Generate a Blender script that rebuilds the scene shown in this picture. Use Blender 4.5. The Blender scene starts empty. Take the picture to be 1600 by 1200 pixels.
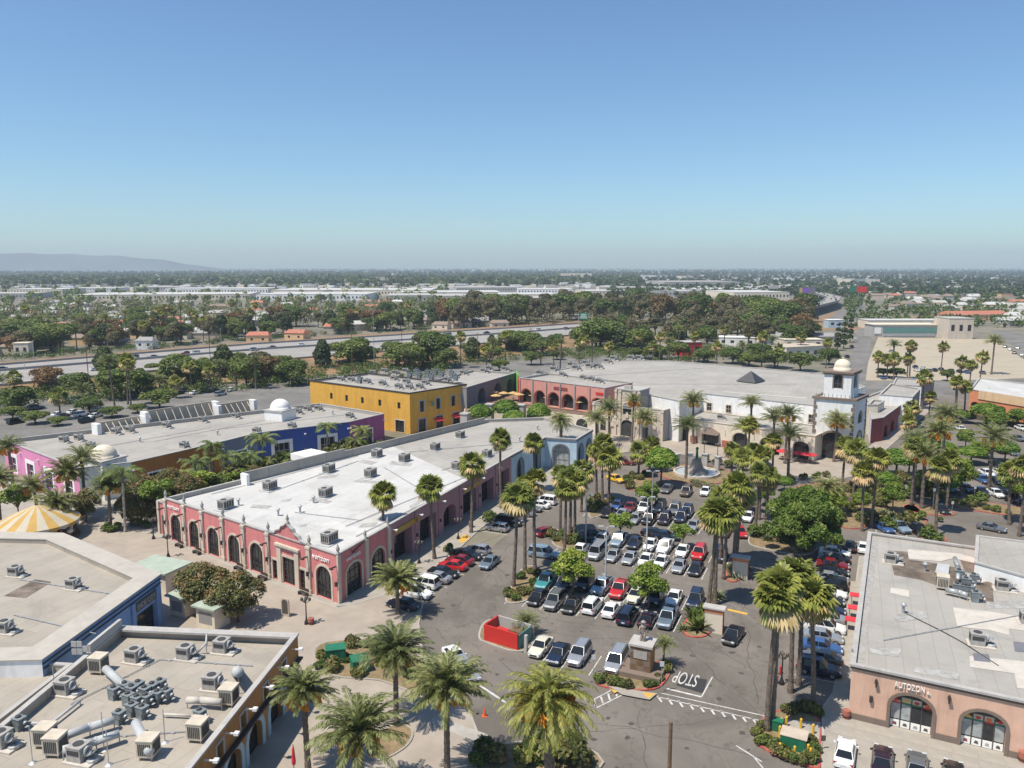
import bpy, math, random
import numpy as np
from mathutils import Vector, Matrix
from mathutils.geometry import tessellate_polygon
S = bpy.context.scene
C = S.collection
R = random.Random(7)
# ---------------------------------------------------------------- camera
FPX, HORIZON, EYE = 1218.0, 418.0, 45.0          # focal length and horizon in photo pixels, eye height in metres
PITCH = math.atan((600 - HORIZON) / FPX)
SP, CP = math.sin(PITCH), math.cos(PITCH)
cam = bpy.data.cameras.new('camera')
cam.sensor_fit = 'HORIZONTAL'; cam.sensor_width = 36.0; cam.lens = 36.0 * FPX / 1600
cam.clip_start = 0.5; cam.clip_end = 40000
co = bpy.data.objects.new('camera', cam); C.objects.link(co)
co.location = (0, 0, EYE); co.rotation_euler = (math.pi / 2 - PITCH, 0, 0)
S.camera = co
# ---------------------------------------------------------------- sky, sun, exposure
SUN_DIR = Vector((-4.9, -3.1, 11.7)).normalized()
SUN_EL = math.asin(SUN_DIR.z); SUN_AZ = math.atan2(SUN_DIR.x, SUN_DIR.y)
W = bpy.data.worlds.new('World'); S.world = W; W.use_nodes = True
wn = W.node_tree.nodes; wl = W.node_tree.links
bg = wn['Background']; bg.inputs['Strength'].default_value = 0.12
sky = wn.new('ShaderNodeTexSky'); sky.sky_type = 'NISHITA'; sky.sun_disc = False
sky.sun_elevation = SUN_EL; sky.sun_rotation = SUN_AZ
sky.altitude = 50; sky.air_density = 1.0; sky.dust_density = 0.5; sky.ozone_density = 0.5
tint = wn.new('ShaderNodeMix'); tint.data_type = 'RGBA'; tint.blend_type = 'MULTIPLY'; tint.inputs[0].default_value = 1.0; tint.inputs[7].default_value = (0.60, 0.79, 0.94, 1)
wl.new(sky.outputs['Color'], tint.inputs[6]); wl.new(tint.outputs[2], bg.inputs['Color'])
sl = bpy.data.lights.new('sun', 'SUN'); sl.energy = 4.7; sl.angle = math.radians(0.53); sl.color = (1.0, 0.925, 0.81)
so = bpy.data.objects.new('sun', sl); C.objects.link(so)
so.rotation_euler = SUN_DIR.to_track_quat('Z', 'Y').to_euler(); so.location = SUN_DIR * 300
vs = S.view_settings
vs.view_transform = 'Standard'; vs.look = 'None'; vs.exposure = 0.32; vs.gamma = 1.0; vs.use_curve_mapping = False
S.cycles.volume_bounces = 0; S.cycles.max_bounces = 5; S.cycles.transparent_max_bounces = 8
S.cycles.use_denoising = True
# ---------------------------------------------------------------- helpers: from photo pixel to a place on the ground
def G(x, y, z=0.0):
    v = (y - 600) / FPX; d = SP + v * CP; t = (EYE - z) / d
    return Vector(((x - 800) / FPX * t, t * (CP - v * SP), z))
def HT(x, y, yt):
    P = G(x, y); v = (yt - 600) / FPX
    return EYE - P.y * (SP + v * CP) / (CP - v * SP)
def wloc(o):
    v = Vector((0, 0, 0))
    while o is not None: v = v + o.location; o = o.parent
    return v
class MB:
    def __init__(s): s.v = []; s.f = []; s.m = []
    def add(s, vs_, fs, mi=0):
        n = len(s.v); s.v += [tuple(p) for p in vs_]
        s.f += [tuple(n + i for i in f) for f in fs]; s.m += [mi] * len(fs)
        return s
    def box(s, c, size, rot=0.0, mi=0):
        cr, sr = math.cos(rot), math.sin(rot); hx, hy, hz = size[0] / 2, size[1] / 2, size[2] / 2
        pts = []
        for dz in (-hz, hz):
            for dx, dy in ((-hx, -hy), (hx, -hy), (hx, hy), (-hx, hy)):
                pts.append((c[0] + dx * cr - dy * sr, c[1] + dx * sr + dy * cr, c[2] + dz))
        return s.add(pts, [(3, 2, 1, 0), (4, 5, 6, 7), (0, 1, 5, 4), (1, 2, 6, 5), (2, 3, 7, 6), (3, 0, 4, 7)], mi)
    def prism(s, poly, z0, z1, mi=0, top_mi=None, bottom=False):
        n = len(poly); pts = [(p[0], p[1], z0) for p in poly] + [(p[0], p[1], z1) for p in poly]
        s.add(pts, [(i, (i + 1) % n, n + (i + 1) % n, n + i) for i in range(n)], mi)
        s.add([(p[0], p[1], z1) for p in poly], [tuple(range(n))], mi if top_mi is None else top_mi)
        if bottom: s.add([(p[0], p[1], z0) for p in poly], [tuple(range(n - 1, -1, -1))], mi)
        return s
    def ring(s, a, b, z0, z1, mi=0):
        n = len(a); p = [(q[0], q[1], z0) for q in a] + [(q[0], q[1], z1) for q in a] + [(q[0], q[1], z1) for q in b] + [(q[0], q[1], z0) for q in b]
        fs = []
        for i in range(n):
            j = (i + 1) % n
            fs += [(i, j, n + j, n + i), (n + i, n + j, 2 * n + j, 2 * n + i), (2 * n + i, 2 * n + j, 3 * n + j, 3 * n + i), (3 * n + i, 3 * n + j, j, i)]
        return s.add(p, fs, mi)
    def tube(s, pts, rad, n=6, mi=0, cap=True):
        pts = [Vector(p) for p in pts]; k = len(pts)
        if not isinstance(rad, (list, tuple)): rad = [rad] * k
        out = []
        for i, p in enumerate(pts):
            d = (pts[min(i + 1, k - 1)] - pts[max(i - 1, 0)]).normalized()
            a = d.orthogonal().normalized() if abs(d.z) < 0.95 else Vector((1, 0, 0)); a = (a - d * a.dot(d)).normalized(); b = d.cross(a)
            for j in range(n):
                t = 2 * math.pi * j / n; out.append(p + (a * math.cos(t) + b * math.sin(t)) * rad[i])
        fs = [(i * n + j, i * n + (j + 1) % n, (i + 1) * n + (j + 1) % n, (i + 1) * n + j) for i in range(k - 1) for j in range(n)]
        if cap: fs += [tuple(range(n - 1, -1, -1)), tuple((k - 1) * n + j for j in range(n))]
        return s.add(out, fs, mi)
    def lathe(s, prof, n=12, c=(0, 0, 0), mi=0, sx=1.0, sy=1.0):
        out = []
        for r, z in prof:
            for j in range(n):
                t = 2 * math.pi * j / n; out.append((c[0] + r * sx * math.cos(t), c[1] + r * sy * math.sin(t), c[2] + z))
        k = len(prof)
        fs = [(i * n + j, i * n + (j + 1) % n, (i + 1) * n + (j + 1) % n, (i + 1) * n + j) for i in range(k - 1) for j in range(n)]
        fs.append(tuple((k - 1) * n + j for j in range(n)))
        return s.add(out, fs, mi)
    def ball(s, c, r, n=10, mi=0, sz=1.0):
        k = max(4, n // 2 + 1)
        return s.lathe([(max(1e-3, r * math.sin(math.pi * i / k)), -r * sz * math.cos(math.pi * i / k)) for i in range(k + 1)], n, c, mi)
    def build(s, name, mats, parent=None, smooth=False, **kw):
        off = wloc(parent) if parent is not None else Vector((0, 0, 0))
        me = bpy.data.meshes.new(name)
        me.from_pydata([(p[0] - off.x, p[1] - off.y, p[2] - off.z) for p in s.v], [], s.f)
        if not isinstance(mats, (list, tuple)): mats = [mats]
        for m in mats: me.materials.append(m)
        if len(mats) > 1: me.polygons.foreach_set('material_index', s.m)
        if smooth: me.polygons.foreach_set('use_smooth', [True] * len(me.polygons))
        me.update()
        return link(name, me, parent, **kw)
def link(name, me, parent=None, **kw):
    o = bpy.data.objects.new(name, me); C.objects.link(o)
    if parent is not None: o.parent = parent
    for k, v in kw.items(): o[k] = v
    return o
USED = {}
def thing(name, label, cat, loc=(0, 0, 0), group=None):
    o = bpy.data.objects.new(name, None); C.objects.link(o); o.location = loc; o.empty_display_size = 0.5
    return tag(o, label, cat, group)
def tag(o, label, cat, group=None):
    o['label'] = label; o['category'] = cat
    if group: o['group'] = group
    return o
def dup(root, loc, rz=0.0, sc=1.0, label=None, group=None):
    def cp(o, par):
        c = o.copy(); C.objects.link(c)
        if par is not None: c.parent = par
        for ch in o.children: cp(ch, c)
        return c
    r = cp(root, None); r.location = loc; r.rotation_euler = (0, 0, rz)
    r.scale = (sc, sc, sc) if not isinstance(sc, tuple) else sc
    if label: r['label'] = label
    if group: r['group'] = group
    return r
def kill(root):
    for ch in list(root.children): kill(ch)
    bpy.data.objects.remove(root)
ORD = ['first', 'second', 'third', 'fourth', 'fifth', 'sixth', 'seventh', 'eighth', 'ninth', 'tenth', 'eleventh', 'twelfth', 'thirteenth', 'fourteenth', 'fifteenth', 'sixteenth', 'seventeenth', 'eighteenth', 'nineteenth', 'twentieth', 'twenty-first', 'twenty-second', 'twenty-third', 'twenty-fourth']
# ---------------------------------------------------------------- materials
def nodes(name):
    m = bpy.data.materials.new(name); m.use_nodes = True
    nt = m.node_tree; return m, nt, nt.nodes, nt.links, nt.nodes['Principled BSDF']
def mix(nt, fac, a, b, mode='MIX'):
    n = nt.nodes.new('ShaderNodeMix'); n.data_type = 'RGBA'; n.blend_type = mode
    for sock, val in ((n.inputs[0], fac), (n.inputs[6], a), (n.inputs[7], b)):
        if hasattr(val, 'links') or hasattr(val, 'is_linked'): nt.links.new(val, sock)
        elif isinstance(val, (int, float)): sock.default_value = val
        else: sock.default_value = (*val, 1) if len(val) == 3 else val
    return n.outputs[2]
def noise(nt, scale, detail=4, rough=0.6, vec=None, dist=0.0):
    n = nt.nodes.new('ShaderNodeTexNoise'); n.inputs['Scale'].default_value = scale; n.inputs['Detail'].default_value = detail
    n.inputs['Roughness'].default_value = rough; n.inputs['Distortion'].default_value = dist
    if vec is not None: nt.links.new(vec, n.inputs['Vector'])
    return n.outputs['Fac']
def ramp(nt, fac, lo, hi, a=0.0, b=1.0):
    n = nt.nodes.new('ShaderNodeMapRange'); n.inputs[1].default_value = lo; n.inputs[2].default_value = hi; n.inputs[3].default_value = a; n.inputs[4].default_value = b
    nt.links.new(fac, n.inputs[0]); return n.outputs[0]
def coord(nt, kind='Object', scale=None):
    t = nt.nodes.new('ShaderNodeTexCoord'); v = t.outputs[kind]
    if scale:
        mp = nt.nodes.new('ShaderNodeMapping'); mp.inputs['Scale'].default_value = scale; nt.links.new(v, mp.inputs['Vector']); v = mp.outputs[0]
    return v
def mat(name, col, rough=0.8, var=0.12, scale=0.6, metal=0.0, dirt=None, dirt_amt=0.35, dirt_scale=0.15, bump=0.0, streak=False, spec=0.5, seams=None):
    m, nt, N, L, b = nodes(name)
    b.inputs['Roughness'].default_value = rough; b.inputs['Metallic'].default_value = metal
    b.inputs['Specular IOR Level'].default_value = spec
    v = coord(nt)
    c = tuple(col)
    if var > 0:
        f = noise(nt, scale, 5, 0.65, v)
        lo = tuple(x * (1 - var * 1.6) for x in c); hi = tuple(min(1, x * (1 + var * 1.2)) for x in c)
        out = mix(nt, ramp(nt, f, 0.3, 0.7), lo, hi)
    else:
        r = N.new('ShaderNodeRGB'); r.outputs[0].default_value = (*c, 1); out = r.outputs[0]
    if dirt:
        vv = coord(nt, 'Object', (1, 1, 0.12)) if streak else v
        f2 = noise(nt, dirt_scale, 8, 0.7, vv, 0.4)
        out = mix(nt, ramp(nt, f2, 0.5, 0.72, 0, dirt_amt), out, dirt)
    if seams:
        mp = N.new('ShaderNodeMapping'); mp.inputs['Rotation'].default_value = (0, 0, -math.radians(66.5)); L.new(v, mp.inputs['Vector'])
        br = N.new('ShaderNodeTexBrick'); br.inputs['Scale'].default_value = 1.0; br.inputs['Brick Width'].default_value = 9.0; br.inputs['Row Height'].default_value = seams; br.inputs['Mortar Size'].default_value = 0.045; br.inputs['Mortar Smooth'].default_value = 0.6; L.new(mp.outputs[0], br.inputs['Vector'])
        br.inputs['Color1'].default_value = (1, 1, 1, 1); br.inputs['Color2'].default_value = (.93, .93, .925, 1); br.inputs['Mortar'].default_value = (.76, .745, .73, 1)
        out = mix(nt, 1.0, out, br.outputs['Color'], 'MULTIPLY')
        pond = ramp(nt, noise(nt, .09, 7, .75, v, 1.5), .56, .62, 0, .5); out = mix(nt, pond, out, tuple(x * .72 for x in c))
        sp_ = ramp(nt, noise(nt, 1.3, 5, .8, v, .3), .66, .72, 0, .55); out = mix(nt, sp_, out, tuple(x * .45 for x in c))
    L.new(out, b.inputs['Base Color'])
    if bump:
        bn = N.new('ShaderNodeBump'); bn.inputs['Strength'].default_value = bump; bn.inputs['Distance'].default_value = 0.05
        L.new(noise(nt, 6, 4, 0.6, v), bn.inputs['Height']); L.new(bn.outputs[0], b.inputs['Normal'])
    return m
def leafmat(name, c1, c2, c3=None, trans=0.25):
    m = bpy.data.materials.new(name); m.use_nodes = True; nt = m.node_tree; N = nt.nodes; L = nt.links
    N.remove(N['Principled BSDF'])
    geo = N.new('ShaderNodeNewGeometry'); oi = N.new('ShaderNodeObjectInfo')
    col = mix(nt, geo.outputs['Random Per Island'], c1, c2)
    if c3: col = mix(nt, ramp(nt, noise(nt, 0.5, 2, 0.5, coord(nt)), 0.5, 0.68), col, c3)
    hs = N.new('ShaderNodeHueSaturation'); L.new(col, hs.inputs['Color'])
    L.new(ramp(nt, oi.outputs['Random'], 0, 1, 0.485, 0.515), hs.inputs['Hue']); L.new(ramp(nt, oi.outputs['Random'], 0, 1, 1.3, 0.85), hs.inputs['Value'])
    d = N.new('ShaderNodeBsdfPrincipled'); d.inputs['Roughness'].default_value = 0.55; d.inputs['Specular IOR Level'].default_value = 0.35; L.new(hs.outputs[0], d.inputs['Base Color'])
    t = N.new('ShaderNodeBsdfTranslucent'); L.new(hs.outputs[0], t.inputs['Color'])
    mx = N.new('ShaderNodeMixShader'); mx.inputs[0].default_value = trans; L.new(d.outputs[0], mx.inputs[1]); L.new(t.outputs[0], mx.inputs[2])
    L.new(mx.outputs[0], N['Material Output'].inputs['Surface'])
    return m
M = {}
def asphalt(name, col, patch, dark):
    m, nt, N, L, b = nodes(name); v = coord(nt)
    b.inputs['Roughness'].default_value = 0.9; b.inputs['Specular IOR Level'].default_value = 0.2
    c = mix(nt, ramp(nt, noise(nt, 0.08, 6, 0.6, v, 0.6), 0.36, 0.64), tuple(x * 0.78 for x in col), tuple(x * 1.22 for x in col))
    c = mix(nt, ramp(nt, noise(nt, 0.35, 6, 0.75, coord(nt, 'Object', (1, 0.35, 1)), 1.2), 0.52, 0.7, 0, 0.55), c, patch)
    vo = N.new('ShaderNodeTexVoronoi'); vo.feature = 'DISTANCE_TO_EDGE'; vo.inputs['Scale'].default_value = 0.11
    dn = N.new('ShaderNodeVectorMath'); dn.operation = 'MULTIPLY_ADD'
    nz = N.new('ShaderNodeTexNoise'); nz.inputs['Scale'].default_value = 0.5; nz.inputs['Detail'].default_value = 5; L.new(v, nz.inputs['Vector'])
    dn.inputs[1].default_value = (7, 7, 0); L.new(nz.outputs['Color'], dn.inputs[0]); L.new(v, dn.inputs[2]); L.new(dn.outputs[0], vo.inputs['Vector'])
    c = mix(nt, ramp(nt, vo.outputs['Distance'], 0.0, 0.012, 0.5, 0.0), c, dark)
    c = mix(nt, ramp(nt, noise(nt, 0.55, 6, 0.7, v), 0.58, 0.7, 0, 0.6), c, dark)
    c = mix(nt, ramp(nt, noise(nt, 9, 3, 0.7, v), 0.3, 0.7, 0, 0.25), c, tuple(x * 0.5 for x in col))
    L.new(c, b.inputs['Base Color']); return m
M['asphalt'] = asphalt('worn asphalt', (0.175, 0.155, 0.133), (0.24, 0.213, 0.18), (0.07, 0.061, 0.053))
M['road'] = asphalt('road asphalt', (0.19, 0.18, 0.165), (0.24, 0.225, 0.205), (0.10, 0.095, 0.09))
M['freeway'] = mat('freeway concrete', (0.31, 0.29, 0.26), var=0.10, scale=0.1, dirt=(0.22, 0.21, 0.2), dirt_amt=0.5, dirt_scale=0.12)
M['concrete'] = mat('pale concrete paving', (0.34, 0.31, 0.265), var=0.1, scale=0.4, dirt=(0.24, 0.21, 0.18), dirt_amt=0.5, dirt_scale=0.3)
M['tan_pave'] = mat('tan plaza concrete', (0.35, 0.30, 0.245), var=0.1, scale=0.25, dirt=(0.27, 0.22, 0.18), dirt_amt=0.6, dirt_scale=0.2)
M['kerb'] = mat('concrete kerb', (0.37, 0.35, 0.31), var=0.1)
M['redkerb'] = mat('red kerb paint', (0.42, 0.075, 0.06), var=0.15, scale=1.2, dirt=(0.35, 0.28, 0.24), dirt_amt=0.7, dirt_scale=1)
M['whiteline'] = mat('worn white road paint', (0.55, 0.54, 0.51), var=0.15, scale=2, dirt=(0.2, 0.18, 0.16), dirt_amt=0.85, dirt_scale=1.2)
M['yellowline'] = mat('yellow road paint', (0.62, 0.36, 0.06), var=0.12, scale=2, dirt=(0.3, 0.2, 0.1), dirt_amt=0.5, dirt_scale=1)
M['blackpatch'] = mat('fresh black asphalt', (0.035, 0.034, 0.034), var=0.1)
M['ground'] = mat('dry city ground', (0.19, 0.17, 0.125), var=0.25, scale=0.03, dirt=(0.08, 0.09, 0.045), dirt_amt=0.8, dirt_scale=0.02)
M['dirt'] = mat('bare tan dirt', (0.40, 0.34, 0.25), var=0.08, scale=0.1, dirt=(0.31, 0.27, 0.2), dirt_amt=0.5, dirt_scale=0.05)
M['slope'] = mat('ochre dry grass slope', (0.27, 0.165, 0.085), var=0.25, scale=0.25, dirt=(0.16, 0.14, 0.06), dirt_amt=0.7, dirt_scale=0.12)
M['mulch'] = mat('planter soil', (0.24, 0.17, 0.09), var=0.25, scale=1.5, dirt=(0.13, 0.14, 0.05), dirt_amt=0.8, dirt_scale=0.8)
M['white_roof'] = mat('white roof coating', (0.53, 0.52, 0.495), var=0.07, scale=0.12, dirt=(0.40, 0.38, 0.35), dirt_amt=0.6, dirt_scale=0.16, seams=2.2)
M['grey_roof'] = mat('grey roof membrane', (0.365, 0.342, 0.305), var=0.08, scale=0.1, dirt=(0.27, 0.255, 0.235), dirt_amt=0.6, dirt_scale=0.12, seams=1.6)
M['beige_roof'] = mat('beige roof membrane', (0.365, 0.325, 0.27), var=0.08, scale=0.15, dirt=(0.27, 0.24, 0.20), dirt_amt=0.6, dirt_scale=0.2, seams=1.8)
M['patch_roof'] = mat('brown stained roofing', (0.15, 0.115, 0.085), var=0.35, scale=0.6, dirt=(0.33, 0.29, 0.25), dirt_amt=0.6, dirt_scale=0.45)
M['cream_patch'] = mat('cream roof coating', (0.52, 0.48, 0.42), var=0.08, scale=0.7, dirt=(0.40, 0.34, 0.28), dirt_amt=0.7, dirt_scale=0.6)
for k, c in dict(pink=(0.62, 0.21, 0.20), mauve=(0.40, 0.215, 0.235), skyblue=(0.42, 0.55, 0.63), yellow=(0.66, 0.36, 0.055), white=(0.78, 0.77, 0.75), cream=(0.68, 0.60, 0.48),
                 stone=(0.56, 0.48, 0.40), orange=(0.40, 0.155, 0.035), royal=(0.045, 0.095, 0.34), magenta=(0.30, 0.085, 0.21), rosepink=(0.66, 0.24, 0.43), greyblue=(0.17, 0.21, 0.27),
                 blue=(0.20, 0.33, 0.55), terracotta=(0.64, 0.41, 0.30), darkgrey=(0.12, 0.115, 0.125), midgrey=(0.27, 0.26, 0.26), salmon=(0.58, 0.265, 0.215), maroon=(0.24, 0.055, 0.055), ochre=(0.43, 0.21, 0.07),
                 green=(0.16, 0.42, 0.07), coral=(0.64, 0.235, 0.11), peach=(0.68, 0.47, 0.27), slate=(0.17, 0.17, 0.19), trim=(0.58, 0.50, 0.40), trimgrey=(0.40, 0.385, 0.36), coping=(0.42, 0.40, 0.37),
                 brickred=(0.35, 0.12, 0.08), brownstone=(0.20, 0.15, 0.12), tanwall=(0.50, 0.42, 0.33), duct=(0.44, 0.45, 0.45)).items():
    M[k] = mat(k + ' stucco', c, rough=0.85, var=0.06, scale=0.8, dirt=tuple(x * 0.6 for x in c), dirt_amt=0.55, dirt_scale=0.7, streak=True)
M['glass'] = mat('dark window glass', (0.028, 0.031, 0.036), rough=0.12, var=0.4, scale=0.9, spec=0.5)
M['shopglass'] = mat('pale shop glass', (0.34, 0.36, 0.36), rough=0.2, var=0.2, scale=1.5)
M['frame'] = mat('dark window frame', (0.10, 0.085, 0.07), rough=0.5, var=0.1)
M['darkframe'] = mat('dark brown frame', (0.045, 0.035, 0.03), rough=0.6, var=0.1)
M['paleframe'] = mat('pale mullion', (0.40, 0.37, 0.33), rough=0.5, var=0.1)
M['metal'] = mat('galvanised metal', (0.42, 0.43, 0.43), rough=0.45, var=0.15, scale=1.5, metal=0.35)
M['unit'] = mat('weathered unit casing', (0.36, 0.34, 0.31), rough=0.6, var=0.15, scale=1.5)
M['beigeunit'] = mat('beige cooler casing', (0.55, 0.48, 0.38), rough=0.7, var=0.1, scale=1.5)
M['vent'] = mat('dark vent', (0.05, 0.05, 0.05), rough=0.7, var=0.1)
M['black'] = mat('black metal', (0.02, 0.02, 0.022), rough=0.5, var=0.1)
M['wood'] = mat('weathered timber', (0.17, 0.105, 0.06), var=0.25, scale=2)
M['redpaint'] = mat('bright red paint', (0.55, 0.03, 0.022), rough=0.5, var=0.06)
M['teal'] = mat('teal paint', (0.10, 0.23, 0.21), rough=0.6, var=0.08)
M['utilgreen'] = mat('utility box green', (0.02, 0.16, 0.085), rough=0.5, var=0.1)
M['greenroof'] = mat('pale green kiosk roof', (0.36, 0.42, 0.34), var=0.1)
M['yellowpaint'] = mat('yellow bollard paint', (0.72, 0.42, 0.03), rough=0.5, var=0.06)
M['orangecone'] = mat('orange plastic', (0.75, 0.13, 0.03), rough=0.5, var=0.05)
M['umbrella'] = mat('ochre umbrella canvas', (0.50, 0.33, 0.14), var=0.08)
M['redcanvas'] = mat('red canvas', (0.60, 0.035, 0.05), var=0.1)
M['canvasyellow'] = mat('gold tent canvas', (0.48, 0.30, 0.08), var=0.08)
M['canvaswhite'] = mat('cream tent canvas', (0.48, 0.43, 0.33), var=0.06)
M['lettering'] = mat('white sign letters', (0.82, 0.81, 0.77), var=0.0)
M['goldletter'] = mat('gold sign letters', (0.50, 0.30, 0.05), var=0.0)
M['bark'] = mat('grey brown bark', (0.16, 0.12, 0.09), var=0.3, scale=3, bump=0.6)
M['palmbark'] = mat('palm trunk bark', (0.17, 0.13, 0.10), var=0.35, scale=4, dirt=(0.09, 0.07, 0.06), dirt_amt=0.6, dirt_scale=3, bump=0.8)
M['palebark'] = mat('pale palm trunk', (0.36, 0.32, 0.26), var=0.15, scale=3)
M['kingstem'] = mat('green crownshaft', (0.16, 0.22, 0.09), var=0.15)
M['tyre'] = mat('tyre rubber', (0.018, 0.018, 0.018), rough=0.85, var=0.0)
M['rim'] = mat('alloy rim', (0.38, 0.38, 0.39), rough=0.35, var=0.0, metal=0.6)
M['carglass'] = mat('tinted car glass', (0.012, 0.015, 0.02), rough=0.025, var=0.0, spec=0.4)
M['headlamp'] = mat('headlamp lens', (0.55, 0.56, 0.57), rough=0.15, var=0.0)
M['taillamp'] = mat('red tail lamp lens', (0.32, 0.01, 0.01), rough=0.2, var=0.0)
M['plate'] = mat('number plate', (0.6, 0.6, 0.6), var=0.0)
M['datefruit'] = mat('orange date stalks', (0.72, 0.28, 0.02), var=0.25, scale=4)
M['datefruitgold'] = mat('golden date stalks', (0.66, 0.33, 0.035), var=0.3, scale=4)
M['statue'] = mat('weathered bronze', (0.30, 0.25, 0.21), rough=0.6, var=0.2, scale=3)
M['water'] = mat('fountain water', (0.42, 0.47, 0.50), rough=0.15, var=0.1)
L_fan = leafmat('fan palm leaf', (0.09, 0.12, 0.022), (0.31, 0.32, 0.068))
L_dead = leafmat('dry palm leaf', (0.30, 0.21, 0.09), (0.56, 0.42, 0.21), trans=0.2)
L_date = leafmat('date palm leaf', (0.055, 0.08, 0.02), (0.28, 0.29, 0.105))
L_canary = leafmat('canary palm leaf', (0.10, 0.125, 0.02), (0.37, 0.35, 0.085))
L_king = leafmat('king palm leaf', (0.09, 0.135, 0.035), (0.25, 0.29, 0.08))
L_ficus = leafmat('clipped ficus leaf', (0.055, 0.115, 0.012), (0.17, 0.28, 0.03), (0.23, 0.31, 0.05))
L_ficuslt = leafmat('light clipped leaf', (0.075, 0.135, 0.016), (0.23, 0.31, 0.042), (0.30, 0.34, 0.07))
L_pepper = leafmat('pepper tree leaf', (0.055, 0.105, 0.014), (0.19, 0.26, 0.04), (0.26, 0.31, 0.07))
L_magnolia = leafmat('magnolia leaf', (0.05, 0.065, 0.02), (0.20, 0.19, 0.06), (0.30, 0.18, 0.075))
L_dark = leafmat('dark evergreen leaf', (0.035, 0.06, 0.02), (0.115, 0.145, 0.05))
L_mid = leafmat('mid green leaf', (0.06, 0.105, 0.02), (0.19, 0.23, 0.055))
L_olive = leafmat('olive eucalyptus leaf', (0.065, 0.07, 0.03), (0.20, 0.19, 0.09), (0.24, 0.17, 0.08))
L_brown = leafmat('browned leaf', (0.15, 0.09, 0.035), (0.25, 0.16, 0.07))
L_shrub = leafmat('shrub leaf', (0.07, 0.095, 0.02), (0.20, 0.20, 0.05), (0.24, 0.15, 0.05))
L_hedge = leafmat('hedge leaf', (0.06, 0.10, 0.02), (0.15, 0.19, 0.04))
L_succ = leafmat('agave leaf', (0.10, 0.14, 0.06), (0.24, 0.27, 0.13))
# ---------------------------------------------------------------- the ground and everything painted on it
def pix(poly, z=0.0): return [G(x, y, z) for x, y in poly]
def flat(name, pts, z, m, kind='structure'):
    mb = MB(); mb.add([(p[0], p[1], z) for p in pts], [tuple(range(len(pts)))])
    o = mb.build(name, M[m]); o['kind'] = kind; return o
def ccw(p):
    a = sum(p[i][0] * p[(i + 1) % len(p)][1] - p[(i + 1) % len(p)][0] * p[i][1] for i in range(len(p)))
    return list(p) if a > 0 else list(p)[::-1]
def inset(poly, d):
    n = len(poly); out = []
    for i in range(n):
        a, b, c = Vector(poly[i - 1][:2]), Vector(poly[i][:2]), Vector(poly[(i + 1) % n][:2])
        e, f = (b - a).normalized(), (c - b).normalized()
        n1, n2 = Vector((-e.y, e.x)), Vector((-f.y, f.x)); k = n1 + n2
        k = k / max(0.35, k.dot(k) / 2) if k.length > 1e-6 else n1
        out.append((b.x + k.x * d, b.y + k.y * d))
    return out
def smoothpoly(pts, k=2):
    for _ in range(k):
        out = []
        for i in range(len(pts)):
            a, b = Vector(pts[i][:2]), Vector(pts[(i + 1) % len(pts)][:2]); out += [a * 0.75 + b * 0.25, a * 0.25 + b * 0.75]
        pts = out
    return [(p.x, p.y) for p in pts]
def slab(name, poly, z, m, kerb=None, kind='structure'):
    poly = ccw(poly); mb = MB()
    if kerb: mb.ring(poly, inset(poly, 0.22), 0.0, z + 0.012, 1); mb.prism(inset(poly, 0.2), 0.0, z, 0)
    else: mb.prism(poly, 0.0, z, 0)
    o = mb.build(name, [M[m], M[kerb or m]]); o['kind'] = kind; return o
gd = MB(); gd.add([(-7300, -60, 0), (7300, -60, 0), (7300, 8600, 0), (-7300, 8600, 0)], [(0, 1, 2, 3)])
gd.build('ground', M['ground'])['kind'] = 'structure'
flat('parking_lot', pix([(640, 960), (905, 742), (925, 715), (1000, 700), (1270, 730), (1335, 728), (1440, 640), (1470, 606), (1600, 606), (1900, 640), (2300, 1250), (760, 1300), (735, 1120), (655, 1000)]), 0.006, 'asphalt')
flat('back_parking_lot', pix([(-250, 720), (-250, 650), (130, 617), (420, 596), (640, 580), (860, 560), (1060, 552), (1060, 590), (640, 640), (300, 720), (0, 740)]), 0.006, 'road')
flat('alley_paving', pix([(-400, 900), (-400, 770), (0, 752), (160, 765), (600, 692), (760, 680), (935, 660), (935, 720), (527, 948), (200, 880)]), 0.009, 'concrete')
plaza = pix([(-250, 900), (120, 795), (245, 838), (527, 950), (560, 943), (640, 917), (664, 935), (655, 975), (660, 1010), (738, 1120), (790, 1260), (-350, 1300)])
slab('plaza', plaza, 0.10, 'tan_pave', 'kerb')
slab('sidewalk', pix([(520, 950), (600, 880), (800, 742), (880, 700), (925, 690), (940, 715), (905, 748), (852, 768), (800, 793), (752, 826), (700, 875), (655, 913), (560, 944)]), 0.125, 'concrete', 'kerb')
slab('plaza', pix([(925, 692), (960, 665), (1037, 680), (1280, 716), (1335, 716), (1350, 705), (1447, 628), (1460, 636), (1368, 718), (1348, 742), (1300, 752), (1240, 754), (1150, 729), (1090, 713), (1000, 704), (945, 712)]), 0.12, 'tan_pave', 'kerb')
# walkway round the building of the food shop, laid in separate slabs
wk = ccw(pix([(1284, 1106), (1316, 1062), (1342, 870), (1362, 868), (1362, 900), (1700, 960), (1900, 1250), (1900, 1322), (1283, 1207)]))
slab('sidewalk', wk, 0.115, 'concrete', 'kerb')
# streets and land beyond
flat('vacant_lot', pix([(1345, 594), (1372, 527), (1552, 530), (1640, 588), (1500, 596)]), 0.006, 'dirt')
flat('cross_street', pix([(1290, 612), (1330, 596), (1640, 592), (1800, 640), (1480, 612), (1440, 640)]), 0.009, 'road')
flat('street', pix([(1318, 600), (1342, 513), (1364, 512), (1352, 598)]), 0.012, 'road')
flat('boulevard', pix([(1548, 517), (1572, 517), (1900, 590), (1900, 640), (1640, 580)]), 0.012, 'road')
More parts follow.
